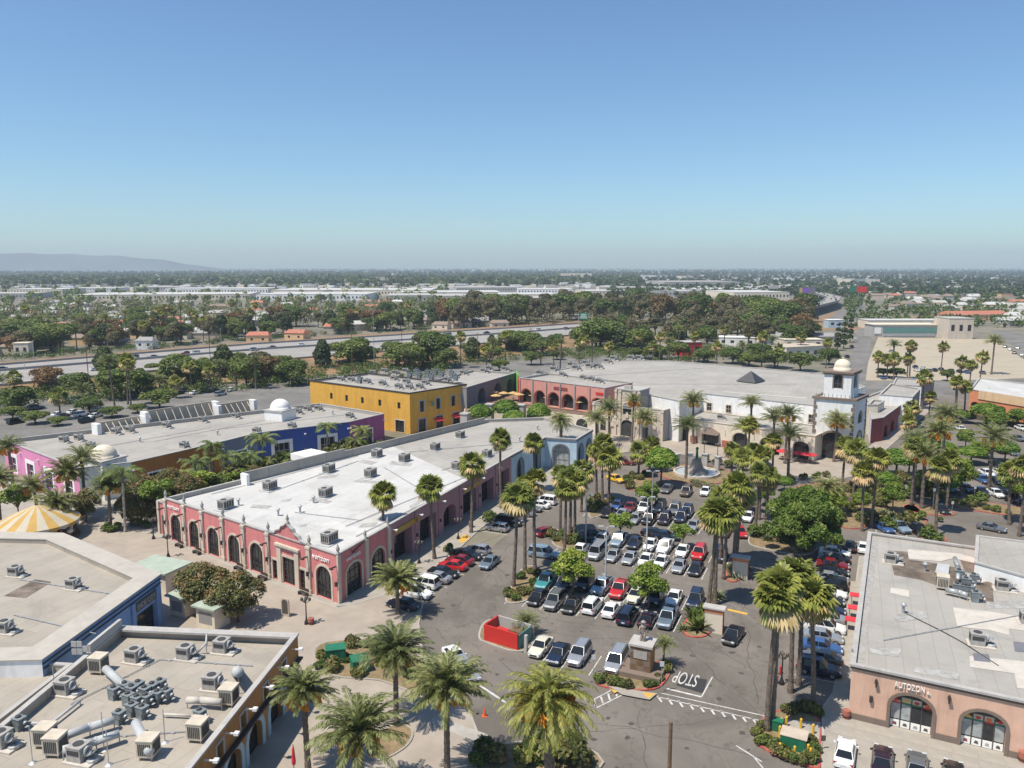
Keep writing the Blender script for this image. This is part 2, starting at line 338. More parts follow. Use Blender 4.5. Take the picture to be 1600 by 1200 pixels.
# freeway: slab on an embankment that follows it from the left edge into the trees
FZ = 3.2
far_e = [(-500, 606), (0, 571), (400, 538), (800, 513), (1000, 500)]
bar_e = [(-500, 616), (0, 580), (400, 547), (800, 521), (1000, 505)]
near_e = [(-500, 645), (0, 603), (400, 566), (800, 534), (1000, 513)]
foot_e = [(-500, 680), (0, 622), (400, 597), (800, 556), (1000, 527)]
def strip(name, ea, eb, za, zb, m, lift=0.0):
    a = [G(x, y, za) + Vector((0, 0, lift)) for x, y in ea]; b = [G(x, y, zb) + Vector((0, 0, lift)) for x, y in eb]
    mb = MB()
    for i in range(len(a) - 1): mb.add([b[i], b[i + 1], a[i + 1], a[i]], [(0, 1, 2, 3)])
    o = mb.build(name, M[m]); o['kind'] = 'structure'; return o
strip('freeway_road', far_e, near_e, FZ, FZ, 'freeway')
strip('embankment', near_e, foot_e, FZ, 0.0, 'slope')
strip('embankment', [(x, y - 5) for x, y in far_e], far_e, 0, FZ, 'slope')
def offs(pts, d):
    out = []
    for i, p in enumerate(pts):
        t = (Vector(pts[min(i + 1, len(pts) - 1)]) - Vector(pts[max(i - 1, 0)])); t.z = 0; t.normalize()
        out.append(p + Vector((-t.y, t.x, 0)) * d)
    return out
def barrier(name, label, edge, z, h, w, m):
    a = offs([G(x, y, z) for x, y in edge], w / 2); b = offs([G(x, y, z) for x, y in edge], -w / 2)
    root = thing(name, label, 'barrier', a[0].copy())
    for i in range(len(a) - 1):
        mb = MB(); mb.prism([b[i], b[i + 1], a[i + 1], a[i]], z, z + h); mb.build('barrier_segment', M[m], root)
barrier('freeway_barrier', 'long dark median barrier down the middle of the freeway', bar_e, FZ, 1.0, 0.7, 'midgrey')
barrier('freeway_barrier', 'pale parapet along the near side of the freeway', near_e, FZ, 0.8, 0.4, 'concrete')
barrier('freeway_barrier', 'grey parapet along the far side of the freeway by the trees', far_e, FZ, 0.9, 0.4, 'midgrey')
# lane lines of the freeway
ll = MB()
for t in (0.25, 0.5, 0.75):
    for ea, eb in ((far_e, bar_e), (bar_e, near_e)):
        a = [G(x, y, FZ) for x, y in ea]; b = [G(x, y, FZ) for x, y in eb]
        c = [p.lerp(q, t) for p, q in zip(a, b)]
        for i in range(len(c) - 1):
            n = int((c[i + 1] - c[i]).length / 12)
            for k in range(n):
                p = c[i].lerp(c[i + 1], k / n); q = c[i].lerp(c[i + 1], (k + 0.35) / n); d = (q - p).normalized(); s = Vector((-d.y, d.x, 0)) * 0.12
                ll.add([p - s, q - s, q + s, p + s], [(0, 1, 2, 3)])
ll.v = [(x, y, FZ + 0.02) for x, y, z in ll.v]
ll.build('lane_markings', M['whiteline'])['kind'] = 'structure'
# ---- parking bay lines
lines = MB()
def seg(mb, a, b, w=0.12, z=0.012):
    a, b = Vector((a[0], a[1], z)), Vector((b[0], b[1], z)); d = (b - a).normalized(); s = Vector((-d.y, d.x, 0)) * w / 2
    mb.add([a - s, b - s, b + s, a + s], [(0, 1, 2, 3)])
def bays(p0, p1, n, axis, half=2.5):
    for i in range(n + 1):
        c = p0.lerp(p1, i / n); seg(lines, c - axis * half, c + axis * half)
# ---------------------------------------------------------------- building helpers
class Fac:                                         # one wall line; u runs along it, d is the distance out of it
    def __init__(s, p0, p1):
        s.a = Vector((p0[0], p0[1])); b = Vector((p1[0], p1[1])); s.L = (b - s.a).length
        s.t = (b - s.a) / s.L; s.n = Vector((s.t.y, -s.t.x)); s.ang = math.atan2(s.t.y, s.t.x)
    def p(s, u, d, z): q = s.a + s.t * u + s.n * d; return (q.x, q.y, z)
    def box(s, mb, u0, u1, z0, z1, d0, d1, mi=0):
        c = s.p((u0 + u1) / 2, (d0 + d1) / 2, (z0 + z1) / 2); mb.box(c, (u1 - u0, d1 - d0, z1 - z0), s.ang, mi)
    def ext(s, mb, prof, d0, d1, mi=0):            # prof: outline in (u,z), anticlockwise seen from outside
        n = len(prof); pts = [s.p(u, d0, z) for u, z in prof] + [s.p(u, d1, z) for u, z in prof]
        fs = [(i, (i + 1) % n, n + (i + 1) % n, n + i) for i in range(n)]
        mb.add(pts, fs, mi)
        tri = tessellate_polygon([[Vector((u, z, 0)) for u, z in prof]])
        mb.add([s.p(u, d1, z) for u, z in prof], [fix(t, prof) for t in tri], mi)
def fix(t, prof):
    a, b, c = (prof[i] for i in t)
    return tuple(t) if (b[0] - a[0]) * (c[1] - a[1]) - (c[0] - a[0]) * (b[1] - a[1]) > 0 else tuple(t)[::-1]
def opening(u0, u1, z0, z1, arch=0.0):             # outline of a window or door, arch = height of its curved head
    if arch <= 0: return [(u0, z0), (u1, z0), (u1, z1), (u0, z1)]
    c, r = (u0 + u1) / 2, (u1 - u0) / 2; zs = z1 - arch
    return [(u0, z0), (u1, z0)] + [(c + r * math.cos(math.pi * k / 10), zs + arch * math.sin(math.pi * k / 10)) for k in range(11)]
def grow(o, e, base=True):
    u0, u1, z0 = o[0][0], o[1][0], o[0][1]; cu = (u0 + u1) / 2; zm = max(z for u, z in o)
    if len(o) == 4: return [(u0 - e, z0 - (0 if base else e)), (u1 + e, z0 - (0 if base else e)), (u1 + e, zm + e), (u0 - e, zm + e)]
    out = [(u0 - e, z0), (u1 + e, z0)]; r = (u1 - u0) / 2; zs = o[2][1]; ar = zm - zs
    return out + [(cu + (r + e) * math.cos(math.pi * k / 10), zs + (ar + e) * math.sin(math.pi * k / 10)) for k in range(11)]
def wall(root, F, z0, z1, ops=(), m='white', top=None, depth=0.35, name='wall'):
    outer = [(0, z0), (F.L, z0)] + (top or [(F.L, z1), (0, z1)])
    loops = [outer] + [o for o in ops]
    flatv = [q for l in loops for q in l]
    mb = MB()
    tri = tessellate_polygon([[Vector((u, z, 0)) for u, z in l] for l in loops]) if ops or top else [(0, 1, 2), (0, 2, 3)]
    mb.add([F.p(u, 0, z) for u, z in flatv], [fix(t, flatv) for t in tri])
    for o in ops:
        n = len(o); mb.add([F.p(u, 0, z) for u, z in o] + [F.p(u, -depth, z) for u, z in o], [((i + 1) % n, i, n + i, n + (i + 1) % n) for i in range(n)])
    return mb.build(name, M[m], root)
def window(root, F, o, nx=2, nz=3, frame='frame', glass='glass', depth=0.3, trim=None, tw=0.22, name='window', bar=0.06, td=0.07, split=None):
    u0, u1, z0 = o[0][0], o[1][0], o[0][1]; zm = max(z for u, z in o); arch = len(o) > 4; zs = o[2][1]; cu, r = (u0 + u1) / 2, (u1 - u0) / 2
    def top(u): return zm if not arch else zs + (zm - zs) * math.sqrt(max(0, 1 - ((u - cu) / r) ** 2))
    mb = MB()
    for k in range(1, nx):
        u = u0 + (u1 - u0) * k / nx; F.box(mb, u - bar / 2, u + bar / 2, z0, top(u), -depth, -depth + 0.07)
    for k in range(1, nz):
        z = z0 + (zm - z0) * k / nz; h = r if z <= zs or not arch else r * math.sqrt(max(0, 1 - ((z - zs) / (zm - zs)) ** 2))
        F.box(mb, cu - h, cu + h, z - bar / 2, z + bar / 2, -depth, -depth + 0.075)
    F.box(mb, u0, u0 + bar, z0, zs if arch else zm, -depth, -depth + 0.09); F.box(mb, u1 - bar, u1, z0, zs if arch else zm, -depth, -depth + 0.09); F.box(mb, u0, u1, z0, z0 + bar * 1.5, -depth, -depth + 0.1)
    w = mb.build(name, M[frame], root)
    gb = MB(); tri = tessellate_polygon([[Vector((u, z, 0)) for u, z in o]])
    gb.add([F.p(u, -depth + 0.012, z) for u, z in o], [fix(t, o) for t in tri]); gb.build('pane', M[glass], w)
    if trim:
        g = grow(o, tw); tb = MB(); n = len(g)
        A = [F.p(u, td, z) for u, z in g]; B = [F.p(u, td, z) for u, z in o]; Cc = [F.p(u, 0, z) for u, z in g]; D = [F.p(u, -0.02, z) for u, z in o]
        fs = []
        for i in range(1, n):
            j = (i + 1) % n; fs += [(i, j, n + j, n + i), (2 * n + i, 2 * n + j, j, i), (n + i, n + j, 3 * n + j, 3 * n + i)]
        tb.add(A + B + Cc + D, fs); tb.build('trim', M[trim], w)
    return w
def text(root, F, u0, z0, size, s, m, d=0.1, name='sign_lettering', width=None, dz=0.0):
    cu = bpy.data.curves.new(name, 'FONT'); cu.body = s; cu.size = size; cu.extrude = 0.05; cu.resolution_u = 2; cu.materials.append(M[m])
    o = bpy.data.objects.new(name, cu); C.objects.link(o)
    mx = Matrix.Identity(4); mx.col[0] = (F.t.x, F.t.y, 0, 0); mx.col[1] = (0, 0, 1, 0); mx.col[2] = (F.n.x, F.n.y, 0, 0)
    if width:
        bpy.context.view_layer.update(); k = width / max(0.01, o.dimensions.x); mx.col[0] = (F.t.x * k, F.t.y * k, 0, 0)
    mx.col[3] = (*F.p(u0, d, z0), 1)
    if root is not None:
        o.parent = root; off = wloc(root); mx.col[3] = (mx[0][3] - off.x, mx[1][3] - off.y, mx[2][3] - off.z, 1)
    o.matrix_local = mx; bpy.context.view_layer.update()
    me = bpy.data.meshes.new_from_object(o.evaluated_get(bpy.context.evaluated_depsgraph_get())); q = link(name, me, root); q.matrix_local = mx; bpy.data.objects.remove(o)
    return q
def edge(p, i): return Fac(p[i], p[(i + 1) % len(p)])
def shell(name, label, cat, poly, zt, zr, wallm, roofm, coping='coping', skip=(), cop=0.14, over=0.12, roofs=None, z0=0.0, group=None, par=0.3):
    """walls (one flat part each unless skipped), roof, parapet and coping; returns the thing and its anticlockwise outline"""
    root = thing(name, label, cat, (poly[0][0], poly[0][1], 0), group)
    n = len(poly); wm = wallm if isinstance(wallm, (list, tuple)) else [wallm] * n
    for i in range(n):
        if i not in skip: wall(root, edge(poly, i), z0, zt - 0.01, (), wm[i])
    inn = inset(poly, par)
    if roofs is None:
        mb = MB(); mb.add([(p[0], p[1], zr) for p in inset(poly, 0.05)], [tuple(range(n))]); mb.build('roof', M[roofm], root)
    if zt > zr + 0.05:
        mb = MB(); mb.ring(inset(poly, 0.03), inn, zr - 0.1, zt - 0.02); mb.build('parapet', M[roofm if roofs is None else 'grey_roof'], root)
    mb = MB(); mb.ring(inset(poly, -over), inset(poly, par + 0.06), zt - cop, zt + 0.03); mb.build('coping', M[coping], root)
    return root
def xy(v): return (v[0], v[1])
def px(pts, z): return [xy(G(x, y, z)) for x, y in pts]
UA = math.radians(66.5); UX = Vector((math.cos(UA), math.sin(UA), 0)); UY = Vector((math.sin(UA), -math.cos(UA), 0))   # the mall's two main directions
# ---------------------------------------------------------------- the long pink building with the white roof
ZP = 7.0
PK = px([(527, 866), (799, 711), (852, 683), (901, 686), (926, 671), (850, 652), (762, 655), (258, 778)], ZP)
pink = shell('pink_store', 'long pink store block with a white roof and a row of arched windows', 'building', PK, ZP, 6.2, ['pink', 'skyblue', 'skyblue', 'skyblue', 'cream', 'cream', 'pink', 'pink'], 'grey_roof', 'trimgrey', skip=(0, 1, 2, 3, 7), roofs=1)
wr = inset(PK, 0.1)
cut0, cut1 = Vector(px([(725, 752)], 6.2)[0]), Vector(px([(612, 697)], 6.2)[0])
def onedge(p, a, b):
    a, b = Vector(a), Vector(b); t = (p - a).dot(b - a) / (b - a).length_squared; return a.lerp(b, t)
c0 = onedge(cut0, wr[0], wr[1]); c1 = onedge(cut1, wr[6], wr[7])
mb = MB(); mb.add([(p[0], p[1], 6.2) for p in (wr[0], c0, c1, wr[7])], [(0, 1, 2, 3)]); mb.build('roof', M['white_roof'], pink, label='white coated front roof')
mb = MB(); mb.add([(p[0], p[1], 6.2) for p in (c0, wr[1], wr[2], wr[3], wr[4], wr[5], wr[6], c1)], [tuple(range(8))]); mb.build('roof', M['grey_roof'], pink, label='grey rear roof')
# front: nine bays between pilasters
F = Fac(PK[7], PK[0]); Lf = F.L
seam = [258, 287, 315, 347, 380, 418, 482, 527]
us = []
for sx in seam:                                    # where the photo shows each pilaster
    best = min((abs(800 + FPX * F.p(u / 50 * 1.0, 0, ZP)[0] / (F.p(u / 50, 0, ZP)[1] * CP - (ZP - EYE) * SP) - sx), u / 50) for u in range(int(Lf * 50)))
    us.append(best[1])
us[0], us[-1] = 0.0, Lf
bays_ = [(us[i], us[i + 1]) for i in range(len(us) - 1)]
ops = []; gable = None
for i, (a, b) in enumerate(bays_):
    c, w = (a + b) / 2, b - a
    if i == 5:
        gable = (a, b)
        ops += [opening(a + 0.9, a + 2.1, 0.05, 3.0), opening(c - 1.35, c + 1.35, 0.05, 4.0), opening(b - 2.2, b - 1.0, 0.05, 3.0)]
    else: ops.append(opening(c - w * 0.26, c + w * 0.26, 0.05, 4.6, w * 0.24))
a, b = gable; c = (a + b) / 2; hw = (b - a) / 2
prof = [(Lf, ZP), (b - 0.3, ZP), (c + hw * 0.62, 7.15), (c + hw * 0.55, 7.6), (c + hw * 0.34, 7.9), (c + hw * 0.28, 8.4), (c + hw * 0.14, 8.65), (c, 9.15), (c - hw * 0.14, 8.65), (c - hw * 0.28, 8.4), (c - hw * 0.34, 7.9), (c - hw * 0.55, 7.6), (c - hw * 0.62, 7.15), (a + 0.3, ZP), (0, ZP)]
wall(pink, F, 0, ZP, ops, 'pink', top=prof)
gb = MB()
pr = [q for q in prof if a < q[0] < b]
for (ua, za), (ub, zb) in zip(pr[:-1], pr[1:]):
    for d0, d1, h in ((-0.35, 0.22, 0.18),):
        p = [F.p(ua, d0, za), F.p(ub, d0, zb), F.p(ub, d1, zb), F.p(ua, d1, za), F.p(ua, d0, za + h), F.p(ub, d0, zb + h), F.p(ub, d1, zb + h), F.p(ua, d1, za + h)]
        gb.add(p, [(3, 2, 1, 0), (4, 5, 6, 7), (0, 1, 5, 4), (1, 2, 6, 5), (2, 3, 7, 6), (3, 0, 4, 7)])
F.ext(gb, [(a + 0.3, ZP - 0.05)] + [(u, z) for u, z in pr[::-1] if True][1:-1] + [(b - 0.3, ZP - 0.05)][::-1], -0.3, -0.28) if False else None
gb.build('gable_coping', M['trimgrey'], pink)
bk = MB(); prr = [(a + 0.31, ZP)] + [(b - 0.31, ZP)] + [(u, z) for u, z in pr[1:-1]]
tri = tessellate_polygon([[Vector((u, z, 0)) for u, z in prr]]); bk.add([F.p(u, -0.3, z) for u, z in prr], [fix(t, prr)[::-1] for t in tri]); bk.build('gable_back', M['grey_roof'], pink)
for o in ops: window(pink, F, o, 4 if len(o) > 4 else 3 if o[1][0] - o[0][0] > 2 else 2, 4, 'darkframe', trim='trim', tw=0.34, bar=0.1)
for k, u in enumerate(us):
    pm = MB(); F.box(pm, u - 0.38, u + 0.38, 0, ZP - 0.15, 0, 0.28); F.box(pm, u - 0.5, u + 0.5, 0, 0.6, 0.0, 0.36); F.box(pm, u - 0.48, u + 0.48, ZP - 0.55, ZP - 0.2, 0, 0.36)
    if u < Lf - 0.1: pm.build('pilaster', M['trim'], pink)
    fm = MB(); fm.lathe([(0.3, 0), (0.3, 0.12), (0.12, 0.2), (0.24, 0.5), (0.28, 0.75), (0.14, 1.05), (0.05, 1.35), (0.01, 1.5)], 8, F.p(u, -0.1, ZP + 0.03)); fm.build('finial', M['unit'], pink, True)
    lm = MB(); F.box(lm, u - 0.16, u + 0.16, 2.6, 3.2, 0.28, 0.55); lm.build('wall_lamp', M['darkframe'], pink)
    fl = MB(); F.box(fl, u - 0.1, u + 0.1, 5.3, 5.45, 0.28, 1.0); F.box(fl, u - 0.25, u + 0.25, 5.2, 5.4, 1.0, 1.3); fl.build('floodlight', M['darkframe'], pink)
fm = MB(); fm.lathe([(0.3, 0), (0.12, 0.15), (0.26, 0.5), (0.1, 1.0), (0.01, 1.3)], 8, F.p(c, -0.1, 9.3)); fm.build('finial', M['unit'], pink, True)
em = MB()
for u in (c - 2.0, c + 2.0): F.box(em, u - 0.45, u + 0.45, 0, 5.5, 0, 0.22)
F.box(em, c - 2.7, c + 2.7, 5.5, 5.85, 0, 0.4); F.box(em, c - 2.5, c + 2.5, 5.25, 5.5, 0, 0.28); em.build('entrance_surround', M['trim'], pink)
# the low set-back bay at the far end of the front
lowpoly_ = [F.p(-3.6, -0.6, 0), F.p(0, -0.6, 0), F.p(0, -9, 0), F.p(-3.6, -9, 0)]
lb = MB(); lb.prism([xy(q) for q in lowpoly_], 0, 5.6); lb.build('end_bay', M['pink'], pink)
lb = MB(); q = ccw([xy(v) for v in lowpoly_]); lb.ring(inset(q, -0.15), inset(q, 0.3), 5.6, 5.85); lb.build('end_bay_coping', M['coping'], pink)
lb = MB(); Fl = Fac(lowpoly_[0], lowpoly_[1]); Fl.box(lb, 1.0, 2.9, 0.05, 3.4, 0.0, 0.03); lb.build('end_bay_door', M['frame'], pink)
lb = MB(); Fl.box(lb, -0.1, 0.5, 0, 5.7, 0, 0.25); lb.build('pilaster', M['trim'], pink)
b0, b1 = bays_[0]; text(pink, F, b0 + 0.75, 5.55, 1.0, 'verizon', 'lettering', 0.12, width=(b1 - b0) * 0.62)
b0, b1 = bays_[-1]; text(pink, F, b0 + 0.85, 5.4, 1.05, 'verizon', 'lettering', 0.12, width=(b1 - b0) * 0.58)
# the side towards the car park: pink, then mauve shop fronts, then pale blue arches
F = edge(PK, 0); L0 = F.L
def uat(F, sx, z):
    best = min((abs(800 + FPX * F.p(u / 20, 0, z)[0] / (F.p(u / 20, 0, z)[1] * CP - (z - EYE) * SP) - sx), u / 20) for u in range(int(F.L * 20) + 1)); return best[1]
s1 = uat(F, 608, ZP)
Fp = Fac(F.p(0, 0, 0), F.p(s1, 0, 0)); Fm = Fac(F.p(s1, 0, 0), F.p(L0, 0, 0))
mid = s1 * 0.52
ops = [opening(mid * 0.28, mid * 0.82, 0.05, 4.5, 1.2), opening(mid + (s1 - mid) * 0.2, s1 - (s1 - mid) * 0.22, 0.05, 4.4, 1.6)]
wall(pink, Fp, 0, ZP - 0.01, ops, 'pink')
for o in ops: window(pink, Fp, o, 3, 4, 'darkframe', trim='trim', tw=0.34)
for u in (0.0, mid, s1 - 0.3):
    pm = MB(); Fp.box(pm, u - 0.38 + (0.1 if u == 0 else 0), u + 0.38, 0, ZP - 0.15, 0, 0.26); pm.build('pilaster', M['trim'], pink)
    if u > 0: fm = MB(); fm.lathe([(0.3, 0), (0.12, 0.15), (0.26, 0.5), (0.1, 1.0), (0.01, 1.3)], 8, Fp.p(u, -0.1, ZP + 0.03)); fm.build('finial', M['unit'], pink, True)
text(pink, Fp, mid * 0.26, 5.3, 0.95, 'verizon', 'lettering', 0.12, width=mid * 0.5)
sw = MB(); Fp.ext(sw, [(mid * 0.45, 6.6), (mid * 0.5, 5.9), (mid * 0.95, 6.75), (mid * 0.5, 6.15)], 0.06, 0.16); sw.build('sign_swoosh', M['maroon'], pink)
Lm = Fm.L; nb = 6; ops = []
for k in range(nb):
    u0 = Lm * k / nb; w = Lm / nb
    ops.append(opening(u0 + w * 0.16, u0 + w * 0.86, 0.05, 4.7) if k != 2 else opening(u0 + w * 0.2, u0 + w * 0.8, 0.05, 4.4, 1.4))
wall(pink, Fm, 0, ZP - 0.01, ops, 'mauve', depth=1.6)
for k, o in enumerate(ops):
    window(pink, Fm, o, 3, 2, 'darkframe', depth=1.55, name='shopfront')
    u0 = Lm * k / nb; pm = MB(); Fm.box(pm, u0 - 0.35, u0 + 0.35, 0.0, ZP - 0.2, 0, 0.16); pm.build('pilaster', M['mauve'], pink)
    lm = MB(); Fm.box(lm, u0 - 0.12, u0 + 0.12, 2.6, 3.1, 0.16, 0.42); lm.build('wall_lamp', M['darkframe'], pink)
    fl = MB(); Fm.box(fl, u0 + 0.6, u0 + 0.75, 6.0, 6.1, 0.0, 0.7); Fm.box(fl, u0 + 0.5, u0 + 0.85, 5.95, 6.15, 0.7, 1.0); fl.build('floodlight', M['white'], pink)
    ps = MB(); Fm.box(ps, o[0][0] + 0.5, o[0][0] + 1.5, 0.3, 2.8, -1.45, -1.4); ps.build('window_poster', M['shopglass'], pink)
for k, st in ((0, 'FAMOUS'), (3, 'FAMOUS')):
    sb = MB(); u0 = Lm * k / nb + Lm / nb * 0.18; Fm.box(sb, u0, u0 + Lm / nb * 0.95, 5.0, 5.75, 0.02, 0.16); sb.build('sign_band', M['goldletter'], pink)
for i in (1, 2, 3):
    Fb = edge(PK, i); Lb = Fb.L; n = 2 if i != 3 else 2
    ops = [opening(Lb * (k + 0.5) / n - min(1.7, Lb / n * 0.36), Lb * (k + 0.5) / n + min(1.7, Lb / n * 0.36), 0.05, 5.2, min(1.7, Lb / n * 0.36)) for k in range(n)] if i != 2 else [opening(Lb * 0.25, Lb * 0.75, 0.05, 5.4, Lb * 0.2)]
    wall(pink, Fb, 0, ZP - 0.01, ops, 'skyblue', depth=0.8)
    for o in ops: window(pink, Fb, o, 3, 3, 'slate' if False else 'frame', glass='shopglass' if i == 2 else 'glass', depth=0.75, trim='slate', tw=0.3)
    bd = MB(); Fb.box(bd, 0, Lb, ZP - 0.5, ZP - 0.15, 0.0, 0.18); bd.build('dark_band', M['slate'], pink)
# raised pieces of the back parapet and the stub of a higher wall
F = Fac(PK[6], PK[7]); Lb = F.L
for a_, b_, h in ((0.02, 0.55, 0.75), (0.55, 0.83, 1.25)):
    pb = MB(); F.box(pb, Lb * a_, Lb * b_, ZP - 0.5, ZP + h, -0.32, 0.02); pb.build('raised_parapet', M['grey_roof'], pink)
pb = MB(); F.box(pb, Lb * 0.828, Lb * 0.835, ZP - 0.8, ZP + 1.25, -2.2, -0.32); F.box(pb, Lb * 0.60, Lb * 0.66, ZP, ZP + 1.3, 0.02, 5.0); pb.build('raised_parapet', M['white'], pink)
# ---------------------------------------------------------------- the long many coloured building behind it
ZL = 7.0
LB = px([(205, 722), (345, 690), (402, 676), (545, 659), (600, 646), (500, 630), (5, 687), (122, 731)], ZL)
LB = ccw(LB)
longb = shell('mall_row', 'long low shop row with pink, orange, royal blue and magenta walls', 'building', LB, ZL, 6.1, ['orange', 'greyblue', 'royal', 'magenta', 'cream', 'cream', 'rosepink', 'white'], 'grey_roof', 'trimgrey', skip=(0, 1, 2, 3, 6))
cols = ['orange', 'greyblue', 'royal', 'magenta', 'cream', 'cream', 'rosepink', 'white']
for i in (0, 1, 2, 3, 6):
    Fb = edge(LB, i); Lb = Fb.L; n = max(1, int(Lb / 9)); ops = []
    for k in range(n):
        cu_ = Lb * (k + 0.5) / n; ops.append(opening(cu_ - 1.8, cu_ + 1.8, 0.05, 3.8))
    wall(longb, Fb, 0, ZL - 0.01, ops, cols[i], depth=0.6)
    for o in ops: window(longb, Fb, o, 3, 2, 'white', depth=0.55, trim='white', tw=0.8 if i in (2, 6) else 0.35, name='shopfront')
    for k in range(n + 1):
        lm = MB(); u = min(max(0.3, Lb * k / n), Lb - 0.3); Fb.box(lm, u - 0.2, u + 0.2, 5.2, 5.5, 0, 0.5); lm.build('wall_lamp', M['white'], longb)
def braced(pa, pb_, zt, zb=6.0, n=8):
    Fb = Fac(*px([pa, pb_], zb + 0.2)); Fb = Fac(Fb.p(Fb.L, 0, 0), Fb.p(0, 0, 0)) if Fb.n.y < 0 else Fb
    mb = MB(); Fb.box(mb, 0, Fb.L, 0, zt, 0, 0.3); mb.build('braced_parapet', M['tanwall'], longb)
    for e in (0.0, Fb.L):
        mb = MB(); Fb.box(mb, e - 0.5, e + 0.5, 6, zt + 0.05, -2.3, 0.28); mb.build('parapet_end', M['white'], longb)
    for k in range(n):
        u = Fb.L * (k + 0.7) / (n + 0.4); mb = MB(); mb.tube([Fb.p(u, -0.02, zt - 0.4), Fb.p(u, -2.2, zb + 0.05)], 0.09, 5); mb.build('brace', M['cream'], longb)
braced((148, 677), (222, 664), 8.6, n=7); braced((224, 664), (334, 646), 9.6, n=9); braced((337, 647), (392, 638), 8.7, n=6)
# corner pavilion with a dome, and the second white dome further along the roof
def dome_pavilion(name, label, pxc, z0, w, zt, r, rot, dz=0.9):
    cc = G(*pxc, zt); root = thing(name, label, 'pavilion', (cc.x, cc.y, z0))
    mb = MB(); mb.box((cc.x, cc.y, (z0 + zt) / 2), (w, w, zt - z0), rot); mb.build('wall', M['white'], root)
    mb = MB(); mb.box((cc.x, cc.y, zt + 0.1), (w + 0.5, w + 0.5, 0.25), rot); mb.build('cornice', M['trimgrey'], root)
    mb = MB(); mb.lathe([(r * 1.02, 0.0), (r * 1.02, 0.35)] + [(r * math.cos(t * math.pi / 18), 0.35 + r * dz * math.sin(t * math.pi / 18)) for t in range(10)], 20, (cc.x, cc.y, zt + 0.22)); mb.build('dome', M['cream' if z0 == 0 else 'white'], root, True)
    for k in range(4):
        an = rot + k * math.pi / 2; Fq = Fac((cc.x + math.cos(an) * w / 2 + math.sin(an) * w / 2, cc.y + math.sin(an) * w / 2 - math.cos(an) * w / 2), (cc.x + math.cos(an) * w / 2 - math.sin(an) * w / 2, cc.y + math.sin(an) * w / 2 + math.cos(an) * w / 2))
        mb = MB(); h = (zt - z0); Fq.ext(mb, opening(w * 0.27, w * 0.73, z0 + 0.05, z0 + h * 0.72, w * 0.22), 0.005, 0.02); mb.build('arch_opening', M['vent' if z0 == 0 else 'white'], root)
    return root
dome_pavilion('domed_pavilion', 'corner pavilion with a grey cream dome between the pink and orange walls', (163, 716), 0, 5.6, 7.6, 2.4, UA)
dome_pavilion('domed_pavilion', 'white roof pavilion with a white dome at the far end of the low row', (438, 640), 6.1, 5.6, 8.6, 2.5, UA)
# ---------------------------------------------------------------- yellow building, grey arcade, salmon arcade, terrace
ZY = 11.4
y0, yl, yr = px([(640, 614), (484, 594), (729, 600)], ZY); yb = (yl[0] + yr[0] - y0[0], yl[1] + yr[1] - y0[1])
YB = [y0, yr, yb, yl]
yel = shell('yellow_building', 'tall yellow store with small square windows and a crowded flat roof', 'building', YB, ZY, 10.7, ['yellow', 'yellow', 'yellow', 'yellow'], 'grey_roof', 'darkframe', skip=(0, 3), cop=0.3)
F = edge(YB, 3); ops = [opening(F.L * t - 0.55, F.L * t + 0.55, 6.6, 8.4) for t in (0.23, 0.39, 0.55, 0.72, 0.9)] + [opening(F.L * 0.865, F.L * 0.945, 0.05, 3.4)]
wall(yel, F, 0, ZY - 0.01, ops, 'yellow'); [window(yel, F, o, 2, 2, 'darkframe', trim='trim' if k == 5 else None, tw=0.3) for k, o in enumerate(ops)]
F = edge(YB, 0); ops = [opening(F.L * t - 0.75, F.L * t + 0.75, 5.6, 8.6) for t in (0.2, 0.48, 0.75, 0.93)] + [opening(F.L * t - 1.3, F.L * t + 1.3, 0.05, 3.6) for t in (0.2, 0.5, 0.8)]
wall(yel, F, 0, ZY - 0.01, ops, 'yellow'); [window(yel, F, o, 2, 3, 'darkframe', trim='trimgrey', tw=0.35) for o in ops]
fg = MB(); fg.tube([F.p(F.L * .33, 0, 8.0), F.p(F.L * .33, 1.4, 8.6)], 0.04); fg.build('flag_pole', M['black'], yel)
fg = MB(); F.box(fg, F.L * .33 - .6, F.L * .33 + .6, 7.0, 8.3, 1.2, 1.25); fg.build('flag', M['teal'], yel)
for t in (0.46, 0.78):
    aw = MB(); q = [F.p(F.L * t - 1.6, 0.02, 3.2), F.p(F.L * t + 1.6, 0.02, 3.2), F.p(F.L * t + 1.6, 1.6, 2.5), F.p(F.L * t - 1.6, 1.6, 2.5)]
    aw.add(q + [(a_, b_, c_ - 0.06) for a_, b_, c_ in q], [(3, 2, 1, 0), (4, 5, 6, 7), (0, 1, 5, 4), (1, 2, 6, 5), (2, 3, 7, 6), (3, 0, 4, 7)]); aw.build('awning', M['redcanvas'], yel)
ZG = 10.8
gp0, gp1 = px([(729, 605)], ZG)[0], px([(806, 582)], ZG)[0]; d_ = Vector(gp1) - Vector(gp0); nn = Vector((-d_.y, d_.x)).normalized() * 16
GB = [gp0, gp1, (gp1[0] + nn.x, gp1[1] + nn.y), (gp0[0] + nn.x, gp0[1] + nn.y)]
gr = shell('grey_arcade', 'dark grey arcade building behind the terrace with deep arches', 'building', GB, ZG, 10.1, 'midgrey', 'grey_roof', 'trimgrey', skip=(0,))
F = edge(GB, 0); ops = [opening(F.L * t - 2.4, F.L * t + 2.4, 4.6, 9.2, 2.0) for t in (0.28, 0.6, 0.87)]
wall(gr, F, 0, ZG - 0.01, ops, 'slate', depth=2.5); [window(gr, F, o, 1, 1, 'vent', depth=2.4) for o in ops]
ZS = 12.0
